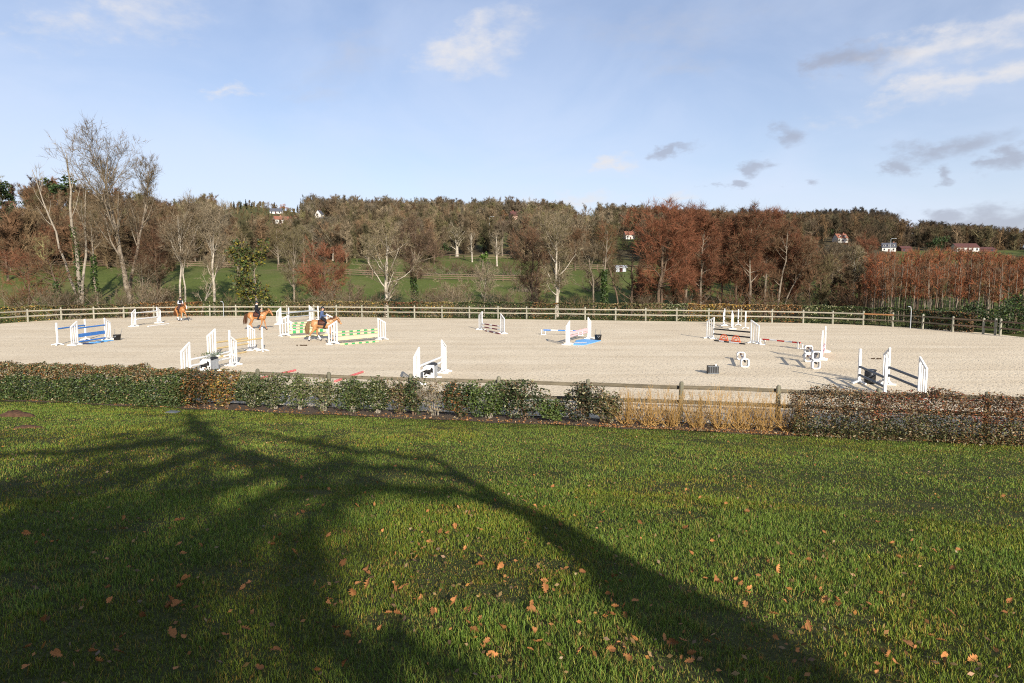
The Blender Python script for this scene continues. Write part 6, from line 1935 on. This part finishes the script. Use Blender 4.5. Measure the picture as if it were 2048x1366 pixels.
def hill_tree(px, py, top, var, label, cat_name, wf=1.0, group=None):
    p = hit(px, py, 110); H = EYE + ray(px, top)[2] * p[1] - p[2]
    root = empty(cat_name, p, rng.uniform(0, 6)); tag(root, label, 'tree', group)
    root.scale = (H * wf, H * wf, H)
    share('trunk', tr_me, root); share('crown', var, root)


for k, (px, py, top, wf, lab) in enumerate(((621, 424, 391, 1.25, 'tallest conifer on the skyline'), (602, 424, 401, 1.0, 'slim conifer left of the tallest skyline conifer'), (634, 424, 406, 1.0, 'small conifer right of the tallest skyline conifer'),
                                            (549, 420, 404, 1.5, 'conifer above the grey roofed skyline house'), (468, 418, 402, 1.2, 'left conifer of the skyline pair at the pale field'), (492, 419, 398, 1.0, 'middle conifer of the skyline group at the pale field'), (481, 418, 401, .8, 'slender conifer between the skyline pair'),
                                            (503, 420, 404, .9, 'right conifer of the skyline group at the pale field'), (709, 436, 403, 1.1, 'green conifer left of the pylon'), (726, 424, 398, 1.0, 'conifer just left of the skyline pylon'), (700, 432, 406, .8, 'thin conifer behind the green conifer'), (595, 424, 409, 1.0, 'low conifer at the left of the skyline row'))):
    hill_tree(px, py, top, CV[k % 3], lab, 'conifer', wf, 'conifers on the skyline')
for k, (px, py, top, wf, lab) in enumerate(((1050, 456, 418, 1.0, 'dark evergreen tower behind the brown roofed house'), (1064, 458, 428, 1.1, 'dark evergreen right of the brown roofed house'), (755, 425, 410, 1.5, 'rounded dark evergreen on the middle skyline'),
                                            (1016, 446, 430, 1.2, 'dark evergreen left of the brown roofed house'), (655, 428, 408, 1.3, 'dark round tree right of the white gable'), (680, 430, 412, 1.5, 'green round tree on the skyline'), (1645, 478, 448, 1.2, 'dark evergreen left of the red roofed hill house'),
                                            (1708, 476, 446, 1.2, 'dark evergreen above the red roofed hill house'), (1875, 504, 468, 1.0, 'dark tall evergreen left of the bungalow'), (1898, 490, 462, 1.2, 'dark evergreen above the bungalow'), (1856, 476, 463, 1.3, 'dark round bush tree on the right hill'), (1978, 490, 470, 1.5, 'dark round evergreen right of the bungalow'),
                                            (885, 512, 482, 1.1, 'dark narrow evergreen at the upper meadow'), (105, 392, 350, 1.4, 'dark pine on the left skyline'), (125, 395, 362, 1.3, 'second dark pine on the left skyline'), (4, 400, 352, .9, 'dark pine at the top left edge'), (1160, 468, 436, 1.0, 'slim evergreen below the dark roofed ridge house'),
                                            (1770, 474, 455, 1.4, 'low dark evergreen below the hill crest on the right'), (860, 424, 409, 1.3, 'dark tree on the middle of the ridge'), (1120, 430, 415, 1.4, 'dark round tree left of the dark roofed ridge house'), (1520 + 150, 470, 452, 1.4, 'evergreen behind the red roofed hill house'), (940, 452, 436, 1.3, 'dark shrub tree left of the lamp mast'))):
    hill_tree(px, py, top, RV[k % 3], lab, 'evergreen_tree', wf * .95, 'dark evergreens on the hillside')
for k, (px, py, top, wf, lab) in enumerate(((1006, 438, 422, 1.1, 'orange leaved tree on the ridge left of the brown roof'), (568, 424, 410, 1.2, 'pale orange tree above the grey roofed house'), (1612, 460, 444, 1.5, 'orange tree at the left of the right hill'), (812, 436, 422, 1.3, 'rusty orange tree on the middle ridge'), (855, 444, 428, 1.3, 'ginger tree below the middle ridge'), (1812, 484, 474, 1.0, 'small orange bush tree by the slate roofed house'))):
    hill_tree(px, py, top, GV[0], lab, 'orange_tree', wf, 'orange leaved trees on the hillside')


# woodland that reads as one mass on the slopes: few tree shapes instanced on points
def wood_material():
    m = bpy.data.materials.new('wood_twig'); m.use_nodes = True
    nt = m.node_tree; N, L = nt.nodes.new, nt.links.new
    b = nt.nodes['Principled BSDF']; b.inputs['Roughness'].default_value = .9; b.inputs['Specular IOR Level'].default_value = .1
    a1 = N('ShaderNodeAttribute'); a1.attribute_name = 'tint'
    a2 = N('ShaderNodeAttribute'); a2.attribute_name = 'itint'; a2.attribute_type = 'INSTANCER'
    m1 = N('ShaderNodeMix'); m1.data_type = 'RGBA'; m1.blend_type = 'MULTIPLY'; m1.inputs[0].default_value = 1
    L(a1.outputs['Color'], m1.inputs[6]); L(a2.outputs['Color'], m1.inputs[7])
    m2 = N('ShaderNodeMix'); m2.data_type = 'RGBA'; m2.blend_type = 'MULTIPLY'; m2.inputs[0].default_value = 1
    L(m1.outputs[2], m2.inputs[6]); m2.inputs[7].default_value = (.142, .114, .082, 1)
    L(m2.outputs[2], b.inputs['Base Color'])
    return m


M_wood = wood_material()
wood_col = bpy.data.collections.new('wood_shapes')
for s_ in range(8):
    r = np.random.default_rng(s_ + 60)
    sh = ['round', 'vase', 'round', 'top', 'round', 'vase', 'round', 'column'][s_]
    T, R, B1, R1, B2, R2, B3, R3 = skeleton(r, 1.0, .016, [.10, .2, .06, .32, .12, .25, .05, .15][s_], 18, [.36, .30, .46, .30, .42, .32, .5, .26][s_], [50, 36, 55, 45, 48, 34, 60, 30][s_], 5, 3, .12, (r.normal(0, .04), 0), sh)
    b = MB(); b.tubes(T, R, 5, tint=np.array([[1.15, 1.15, 1.1]])); b.tubes(B1, np.maximum(R1, .003), 3, tint=np.full((len(B1), 3), 1.1))
    twigs(b, r, B1, 6, .11, .009, up=.3, tint=(1, 1, 1), tsd=.3)
    twigs(b, r, B2, 8, .09, .008, up=.3, tint=(1, 1, 1), tsd=.35)
    twigs(b, r, B3, 5, .07, .008, up=.3, tint=(.95, .95, .95), tsd=.35)
    me = b.mesh('wood_shape', False, True); me.materials.append(M_wood)
    wood_col.objects.link(bpy.data.objects.new('wood_shape_%02d' % s_, me))


def wood_nodes():
    ng = bpy.data.node_groups.new('woodland', 'GeometryNodeTree')
    ng.interface.new_socket('Geometry', in_out='INPUT', socket_type='NodeSocketGeometry')
    ng.interface.new_socket('Geometry', in_out='OUTPUT', socket_type='NodeSocketGeometry')
    N, L = ng.nodes.new, ng.links.new
    gi, go = N('NodeGroupInput'), N('NodeGroupOutput')
    ip = N('GeometryNodeInstanceOnPoints'); ci = N('GeometryNodeCollectionInfo')
    ci.inputs['Collection'].default_value = wood_col; ci.inputs['Separate Children'].default_value = True; ci.inputs['Reset Children'].default_value = True

    def attr(nm, ty):
        n = N('GeometryNodeInputNamedAttribute'); n.data_type = ty; n.inputs['Name'].default_value = nm; return n.outputs['Attribute']
    er = N('FunctionNodeEulerToRotation'); L(attr('irot', 'FLOAT_VECTOR'), er.inputs[0])
    L(gi.outputs[0], ip.inputs['Points']); L(ci.outputs[0], ip.inputs['Instance']); ip.inputs['Pick Instance'].default_value = True
    L(attr('ivar', 'INT'), ip.inputs['Instance Index']); L(er.outputs[0], ip.inputs['Rotation']); L(attr('iscale', 'FLOAT_VECTOR'), ip.inputs['Scale'])
    L(ip.outputs[0], go.inputs[0])
    return ng


WNG = wood_nodes()


def woodland(name, label, count, brange, drange, tints, hr, seed, near_bias=1.0, keep=None, avoid=True):
    r = np.random.default_rng(seed)
    tints = np.array(tints, float)
    n = count * 4
    b_ = r.uniform(*brange, n); Rb = np.interp(b_, BEAR, RDIST)
    d = drange[0] + (np.minimum(drange[1], Rb * 1.04) - drange[0]) * r.random(n) ** near_bias
    Y = d / np.hypot(1, b_); X = b_ * Y; Z = ground(X, Y); H = r.uniform(*hr, n)
    px, py = project(X, Y, Z); px2, py2 = project(X, Y, Z + H * .75)
    ok = d < Rb * 1.05
    for f in (FIELDS if avoid else []): ok &= ~in_poly(px, py, f)
    for f in (FIELDS[:2] if avoid else []): ok &= ~in_poly(px2, py2, f)
    for h, s_ in zip(HP, HS):
        wp = s_[-1] / 2 + 4 + FPX * H * .28 / Y
        ok &= ~((np.abs(px - s_[0]) < wp) & (Y < h[1] + 6) & (Y > h[1] - 160) & (py2 < s_[1] - 2))
    if keep is not None: ok &= keep(px, py)
    i = np.where(ok)[0][:count]
    n = len(i)
    me = bpy.data.meshes.new(name)
    me.vertices.add(n); me.vertices.foreach_set('co', np.column_stack([X, Y, Z - .2])[i].astype(np.float32).ravel())
    wf = r.uniform(.8, 1.3, n)
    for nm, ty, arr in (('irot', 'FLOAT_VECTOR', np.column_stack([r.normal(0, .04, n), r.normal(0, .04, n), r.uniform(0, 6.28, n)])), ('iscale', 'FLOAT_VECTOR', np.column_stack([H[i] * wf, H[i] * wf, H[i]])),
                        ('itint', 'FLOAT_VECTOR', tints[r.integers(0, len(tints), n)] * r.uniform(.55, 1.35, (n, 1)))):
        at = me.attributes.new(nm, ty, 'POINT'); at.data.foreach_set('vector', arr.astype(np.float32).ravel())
    at = me.attributes.new('ivar', 'INT', 'POINT'); at.data.foreach_set('value', r.integers(0, 8, n).astype(np.int32))
    me.materials.append(M_wood)
    o = bpy.data.objects.new(name, me); link(o)
    md = o.modifiers.new('trees', 'NODES'); md.node_group = WNG
    tag(o, label, 'woodland', kind='stuff')


WT = [T_BRN, T_OLV, T_GREY, (1.0, .95, .8), (1.05, .85, .68), (.75, .70, .58), (1.3, 1.25, 1.05), (.85, .9, .65), (.5, .55, .4), (1.5, 1.45, 1.3)]
woodland('hillside_woodland', 'brown winter woodland covering the middle slope', 1600, (-.46, .24), (166, 430), WT, (6, 11), 21, .85)
woodland('left_scrub_woodland', 'rust and brown scrub woodland on the left slope', 520, (-.85, -.40), (140, 330), [(1.05, .75, .58), T_BRN, (1.0, .85, .66), T_OLV, (.8, .70, .54), (.7, .56, .46)], (6, 11), 22, .8)
woodland('right_hill_woodland', 'dark winter woodland over the right hill', 1300, (.16, .85), (235, 680), [(.85, .75, .62), (.8, .7, .6), (.85, .88, .65), (.65, .6, .55), (1.0, .8, .58), (.5, .52, .45)], (8, 12), 23, .7)
woodland('hilltop_scrub', 'low pale scrub on the bare hilltop left of the conifers', 240, (-.45, -.30), (300, 425), [T_OLV, T_BRN, (1.2, 1.1, .8)], (1.5, 4.0), 27, 1.0, None, False)
woodland('stream_scrub', 'rusty undergrowth behind the alder row', 240, (.18, .52), (100, 235), [T_ALD, (.8, .6, .48), T_BRN, (.6, .5, .4)], (3, 7), 26, .8)
woodland('ridge_woodland', 'row of grey treetops along the skyline ridge', 330, (-.30, .22), (390, 432), [T_GREY, T_BRN, (1.0, 1.0, .92), (.8, .75, .7)], (8, 13), 24)
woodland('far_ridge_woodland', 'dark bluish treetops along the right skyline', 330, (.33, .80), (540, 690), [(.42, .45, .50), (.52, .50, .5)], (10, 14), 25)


















# ------------------------------------------------------------------ oaks behind the camera that shade the lawn
M_oak = pm('oak_bark', (.16, .12, .085), .9, .35, 4, .8, 14)


def lift(px, py, plane_y, jit=0.0):
    """point of a limb whose shadow falls on the lawn at that place"""
    g = hit(px, py)
    k = (g[1] - plane_y) / -SUN[1]
    return g + SUN * k


def oak(base, limbs, label, seed, plane_y, twn=7, extra_leaf=0):
    r = np.random.default_rng(seed)
    root = empty('oak_tree', base); tag(root, label, 'tree')
    b = MB(); cb = MB(); allP, allR = [], []
    for pts, radii, dy in limbs:
        P = []
        for i, q in enumerate(pts):
            if len(q) == 3: P.append(np.array(q, float))
            else: P.append(lift(q[0], q[1], plane_y + dy * i / max(1, len(pts) - 1)))
        P = np.array(P)
        # resample smoothly
        K = 22; s = np.linspace(0, len(P) - 1, K); ii = np.arange(len(P))
        Q = np.stack([np.interp(s, ii, P[:, k]) for k in range(3)], -1)
        for _ in range(2):
            Q[1:-1] = .25 * Q[:-2] + .5 * Q[1:-1] + .25 * Q[2:]
        Q[1:-1] += r.normal(0, .07, (K - 2, 3))
        Rr = np.interp(s, ii, np.asarray(radii, float)) * r.uniform(.78, 1.15, K)
        b.tubes(Q - base, Rr, 10)
        allP.append(Q - base); allR.append(Rr)
    b.build('trunk', M_oak, root, smooth=True)
    P = np.array(allP); R = np.array(allR)
    L = np.linalg.norm(P[:, -1] - P[:, 0], axis=1)
    B1, R1, _, _ = grow(r, P[1:], R[1:], 8, .15, 1, 45, 18, np.full(len(P) - 1, 1.6), 6, .06, .16, .45, .25, .02)
    B2, R2, _, _ = grow(r, B1, R1, 5, .2, 1, 42, 15, np.full(len(B1), .9), 4, .04, .16, .55, .3, .010)
    B3, R3, _, _ = grow(r, B2, R2, 3, .2, 1, 42, 15, np.full(len(B2), .45), 3, .03, .16, .6, .3, .005)
    cb.tubes(B1, R1, 5); cb.tubes(B2, R2, 4); cb.tubes(B3, R3, 3)
    twigs(cb, r, B3, twn, .25, .008)
    cb.build('crown', M_oak, root)
    if extra_leaf:
        A3 = np.concatenate([B2.reshape(-1, 3), B3.reshape(-1, 3)]); pts = A3[r.integers(0, len(A3), extra_leaf)] + r.normal(0, .08, (extra_leaf, 3))
        lb = MB(); leaf_cards(lb, pts, r, .11, np.array([RUS, BRN, TAN])); tag(lb.build('dry_leaves', M_leafn, root, tint=True), kind='stuff')


PY = -9.0
bA = lift(1535, 1366, PY); bA0 = np.array([bA[0], PY, gz(bA[0], PY)])
bB = lift(-70, 1366, PY); bB0 = np.array([bB[0], PY, gz(bB[0], PY)])
oak(bA0, [([(bA0[0], bA0[1], bA0[2] - .3), (1535, 1366), (1345, 1200), (1190, 1105), (1085, 1045), (1000, 1010)], [.46, .40, .32, .24, .18, .13], 0),
          ([(1000, 1010), (900, 985), (770, 970), (650, 985), (560, 1005), (425, 1075), (280, 1130), (150, 1195), (0, 1240)], [.12, .12, .13, .14, .15, .16, .15, .12, .07], 1.0),
          ([(770, 970), (620, 955), (490, 950), (350, 1015), (200, 1075), (20, 1085), (-150, 1095)], [.11, .12, .14, .16, .16, .14, .08], -1.0),
          ([(620, 955), (520, 932), (450, 900), (390, 915), (280, 950), (150, 995), (0, 990), (-150, 985)], [.11, .13, .16, .18, .19, .18, .15, .09], 1.5),
          ([(520, 932), (440, 890), (330, 878), (225, 898), (80, 910), (-80, 915)], [.16, .17, .16, .14, .12, .07], -1.5),
          ([(440, 890), (410, 868), (385, 845), (380, 828)], [.18, .19, .17, .12], .5),
          ([(1000, 1010), (900, 950), (800, 935), (650, 933), (550, 948), (470, 930), (438, 900)], [.09, .10, .11, .12, .12, .10, .06], .8),
          ([(1000, 1010), (880, 920), (760, 905), (640, 890), (540, 870), (430, 852)], [.11, .10, .10, .09, .08, .05], -1.6),
          ([(770, 970), (650, 1000), (580, 1080), (575, 1180), (650, 1275), (800, 1320), (950, 1335)], [.09, .10, .12, .13, .12, .10, .05], 1.2),
          ([(425, 1075), (380, 1130), (300, 1210), (230, 1300), (200, 1380)], [.11, .11, .10, .09, .05], -.6)],
    'bare spreading oak behind the viewer, shading the lawn', 51, PY, 4, 900)
oak(bB0, [([(bB0[0], bB0[1], bB0[2] - .3), (-70, 1366), (-60, 1250), (-80, 1150), (-110, 1060)], [.5, .46, .40, .34, .22], 0),
          ([(-70, 1366), (20, 1330), (110, 1300), (180, 1290), (240, 1260)], [.25, .24, .2, .15, .08], 1.0),
          ([(-60, 1250), (60, 1232), (180, 1215), (300, 1200), (380, 1180)], [.24, .22, .19, .15, .08], 1.4),
          ([(-70, 1366), (100, 1395), (250, 1370), (370, 1340), (450, 1290)], [.24, .22, .20, .15, .08], -1.2),
          ([(-60, 1250), (0, 1190), (60, 1150), (100, 1100), (120, 1060)], [.24, .22, .18, .14, .08], -1.0)],
    'second bare oak behind the viewer farther left', 52, PY, 5, 600)

# ------------------------------------------------------------------ lawn
M_blade = pm('grass_blade', (.265, .245, .080), .55, .15, 1.5, attr=True, spec=.25, trans=.28)


def vnoise(X, Y, sc, seed):
    """smooth value noise in 0..1"""
    g = np.random.default_rng(seed).random((64, 64))
    x = X * sc; y = Y * sc
    i = np.floor(x).astype(int); j = np.floor(y).astype(int)
    u = x - i; v = y - j; u = u * u * (3 - 2 * u); v = v * v * (3 - 2 * v)
    i0, i1, j0, j1 = i % 64, (i + 1) % 64, j % 64, (j + 1) % 64
    return (g[i0, j0] * (1 - u) + g[i1, j0] * u) * (1 - v) + (g[i0, j1] * (1 - u) + g[i1, j1] * u) * v


def lawn():
    r = np.random.default_rng(99)

    def batch(n, r0, r1, segs, wmul, hmul, side=False):
        d = r.uniform(r0, r1, n); a = r.uniform(R_(-41), R_(41), n)
        if side: a = r.uniform(R_(41), R_(66), n) * r.choice([-1, 1], n)
        # wider than the lens so a step aside still stands on grass
        X, Y = d * np.sin(a), d * np.cos(a)
        # gather into tufts
        X += r.normal(0, .03, n); Y += r.normal(0, .03, n)
        k = (NX * X + NY * Y) < 20.95 + .1 * np.sin(X * 3)
        X, Y, d = X[k], Y[k], d[k]; n = len(X)
        Z = ground(X, Y) - .004
        tuft = .6 * vnoise(X, Y, .8, 1) + .4 * vnoise(X, Y, 2.3, 2)
        fine = .55 * vnoise(X, Y, 6.0, 3) + .45 * vnoise(X, Y, 15.0, 4)
        bare = vnoise(X, Y, 1.4, 5) * .6 + vnoise(X, Y, 4.5, 6) * .4
        k = ~((bare < .26) & (r.random(n) < .45)) & ~((fine < .28) & (r.random(n) < .35))
        X, Y, Z, d, tuft, fine, bare = (q[k] for q in (X, Y, Z, d, tuft, fine, bare)); n = len(X)
        h = r.uniform(.022, .085, n) * hmul * (.30 + .75 * tuft + .65 * fine) * np.where(bare < .30, .6, 1.0)
        w = (.0026 + .00055 * d) * r.uniform(.7, 1.3, n) * wmul
        az = r.uniform(0, 6.28, n); ben = r.uniform(.1, .95, n) * h
        dx, dy = np.cos(az), np.sin(az)
        fa = az + np.pi / 2 + r.normal(0, .5, n)
        sx, sy = np.cos(fa) * w / 2, np.sin(fa) * w / 2
        base = np.column_stack([X, Y, Z]); S = np.column_stack([sx, sy, np.zeros(n)])
        mid = base + np.column_stack([dx * ben * .30, dy * ben * .30, h * .60]); tip = base + np.column_stack([dx * ben, dy * ben, h])
        straw = r.random(n) < (.07 + .22 * (bare < .38) + .10 * (fine < .35) + .05 * (d > 9))
        pal = np.array([(.50, .82, .33), (.38, .66, .28), (.66, .92, .38), (.88, 1.02, .55)])
        t = pal[r.choice(4, n, p=[.40, .30, .20, .10])]
        dry = np.array([(1.15, .95, .70), (.85, .66, .48)])[r.integers(0, 2, n)]
        t = np.where(straw[:, None], dry, t) * r.uniform(.7, 1.3, (n, 1)) * (.70 + .55 * tuft)[:, None]
        t = t * np.where((vnoise(X, Y, .55, 8) > .62)[:, None], np.array([1.12, 1.0, .85]), np.array([1.0, 1.0, 1.0]))
        return base, S, mid, tip, t
    mb = MB()
    base, S, mid, tip, t = batch(230000, 2.6, 9.5, 2, .9, .64)
    n = len(base)
    V = np.stack([base - S, base + S, mid + S * .8, mid - S * .8, tip], 1)
    i = np.arange(n)[:, None] * 5
    tv = np.repeat(t, 5, 0)
    mb.add(V.reshape(-1, 3), i + np.array([0, 1, 2, 3]), 0, tv)
    mb.f.append(i + np.array([3, 2, 4])); mb.fm.append(np.zeros(n, np.int32))
    base, S, mid, tip, t = batch(400000, 9.2, 31, 1, 1.25, .58)
    mb.quads(np.stack([base - S, base + S, tip], 1), 0, t)
    base, S, mid, tip, t = batch(130000, 2.0, 34, 1, 1.6, .8, True)
    mb.quads(np.stack([base - S, base + S, tip], 1), 0, t)
    tag(mb.build('lawn_grass', M_blade, tint=True), 'mown green lawn grass in the foreground', 'grass', kind='stuff')


lawn()

# fallen oak leaves
OAK = [(0, -.5), (.05, -.40), (.18, -.34), (.07, -.25), (.27, -.15), (.09, -.05), (.34, .08), (.11, .17), (.30, .31), (.09, .34), (.13, .46), (0, .5)]
M_dry = pm('dry_oak_leaf', (.34, .145, .05), .75, .25, 30, rnd=.5, spec=.2, trans=.1)


def leaf_mesh(seed):
    r = np.random.default_rng(seed)
    side = np.array(OAK)
    pts = np.vstack([side, side[1:-1][::-1] * [-1, 1]]) * [1.0, 1.0]
    bm = bmesh.new()
    c1, c2, tw = r.uniform(.5, 1.8), r.uniform(-.4, .9), r.normal(0, .5)

    def bend(x, y):
        return (x, y, c1 * x * x + c2 * (y * y - .08) + tw * x * y)
    spine = [bm.verts.new(bend(0, y)) for y in (-.5, -.25, 0, .25, .5)]
    for s in (1, -1):
        vs = [bm.verts.new(bend(s * x, y)) for x, y in side[1:-1]]
        ring = [spine[0]] + vs + [spine[4], spine[3], spine[2], spine[1]]
        f = bm.faces.new(ring)
        bmesh.ops.triangulate(bm, faces=[f])
    st = bm.verts.new((0.01, -.72, .03)); st2 = bm.verts.new((-.012, -.72, .03)); bm.faces.new([spine[0], st, st2])
    me = bpy.data.meshes.new('fallen_leaf'); bm.to_mesh(me); bm.free(); me.materials.append(M_dry)
    return me


LM = [leaf_mesh(k) for k in range(8)]
r = np.random.default_rng(31)
spots_ = []
KEY = [(735, 1015), (748, 1018), (355, 1050), (363, 1046), (370, 1172), (362, 1178), (338, 1068), (250, 1065), (50, 1073), (55, 1075), (680, 1140), (688, 1136), (735, 1145), (590, 1115), (830, 1125), (790, 1190), (735, 1178), (705, 1195), (485, 1185), (345, 1215), (355, 1222), (340, 1222),
       (690, 1335), (520, 1355), (240, 1325), (345, 1285), (960, 1138), (1065, 1230), (1090, 1190), (1212, 1240), (1165, 1158), (1370, 1066), (1430, 1170), (1438, 1176), (1490, 1222), (1548, 1240), (1617, 1262), (1675, 1215), (1676, 1220), (1800, 1120), (1870, 1113), (1905, 1145), (1900, 1240), (1815, 1308),
       (2030, 1115), (1555, 1148), (1230, 1162), (1075, 1295), (1160, 1320), (1120, 1055), (1105, 980), (1280, 1052), (910, 1210), (865, 1238), (800, 1240), (940, 1235), (660, 1050), (560, 1080), (615, 1020), (880, 1070), (910, 1060), (1000, 1140)]
spots_ += KEY
while len(spots_) < 288:
    y = 860 + 506 * r.random() ** .9
    x = r.uniform(20, 2030)
    if y < 900 and (x < 900 or y < 868 + (x - 900) * .03): continue
    if x < 560 and r.random() < .55: continue
    spots_.append((x, y))
for i, (x, y) in enumerate(spots_):
    p = hit(x, y)
    o = bpy.data.objects.new('fallen_leaf', LM[i % 8]); link(o)
    s = r.uniform(.055, .095) if i < len(KEY) else r.uniform(.03, .075)
    o.scale = (s, s, s); o.location = (p[0], p[1], p[2] + r.uniform(.016, .042) + s * .15)
    o.rotation_euler = (r.normal(.15, .7), r.normal(0, .7), r.uniform(0, 6.28))
    tag(o, 'dry orange brown oak leaf lying on the foreground lawn', 'leaf', 'fallen oak leaves on the lawn')

# crumbs of older leaves sunk between the blades
n = 5200; r = np.random.default_rng(12)
dd = r.uniform(2.8, 20, n); a = r.uniform(R_(-40), R_(40), n); X, Y = dd * np.sin(a), dd * np.cos(a)
k = ((NX * X + NY * Y) < 20.6) & (r.random(n) < .25 + .9 * (vnoise(X, Y, .45, 9) > .5)); X, Y = X[k], Y[k]
b = MB(); leaf_cards(b, np.column_stack([X, Y, ground(X, Y) + .018 + r.random(len(X)) * .03]), r, .040, np.array([(1.7, .75, .4), BRN, (1.3, .8, .6)]))
tag(b.build('leaf_crumbs', M_leafn, tint=True), 'small brown crumbs of old leaves sunk in the lawn', 'leaf litter', kind='stuff')

# molehills and a flat grey plate at the left of the lawn
M_earth = pm('fresh_earth', (.085, .045, .026), .95, .4, 14, .9, 30)
for px, py, w, h, lab in ((30, 833, .45, .14, 'reddish brown molehill on the lawn at the left'), (55, 856, .30, .05, 'low dark bare patch of earth below the molehill')):
    p = hit(px, py); r = np.random.default_rng(int(px))
    b = MB(); n = 20; V = []; F = []
    for k, fr in enumerate((1, .85, .62, .38, .15, 0)):
        for a in np.arange(n) / n * 6.283:
            q = fr * w * (1 + .18 * math.sin(a * 3 + 1) + .1 * math.sin(a * 7)); V.append((p[0] + q * math.cos(a), p[1] + q * .7 * math.sin(a), gz(p[0], p[1] + q * .7 * math.sin(a)) + h * (1 - fr ** 2) * (1 + r.normal(0, .12)) + (-.02 if k == 0 else 0.02)))
    for k in range(5):
        F += [[k * n + i, k * n + (i + 1) % n, (k + 1) * n + (i + 1) % n, (k + 1) * n + i] for i in range(n)]
    b.add(V, F); tag(b.build('molehill', M_earth, smooth=True), lab, 'molehill')
p = hit(345, 826)
b = MB(); b.box((0, 0, .03), (.38, .28, .03)); b.box((0, 0, .05), (.31, .21, .015)); o = b.build('inspection_cover', M_dgrey); o.location = p; o.rotation_euler = (.03, 0, -.2)
tag(o, 'flat grey plate at the end of the clipped hedge', 'plate')
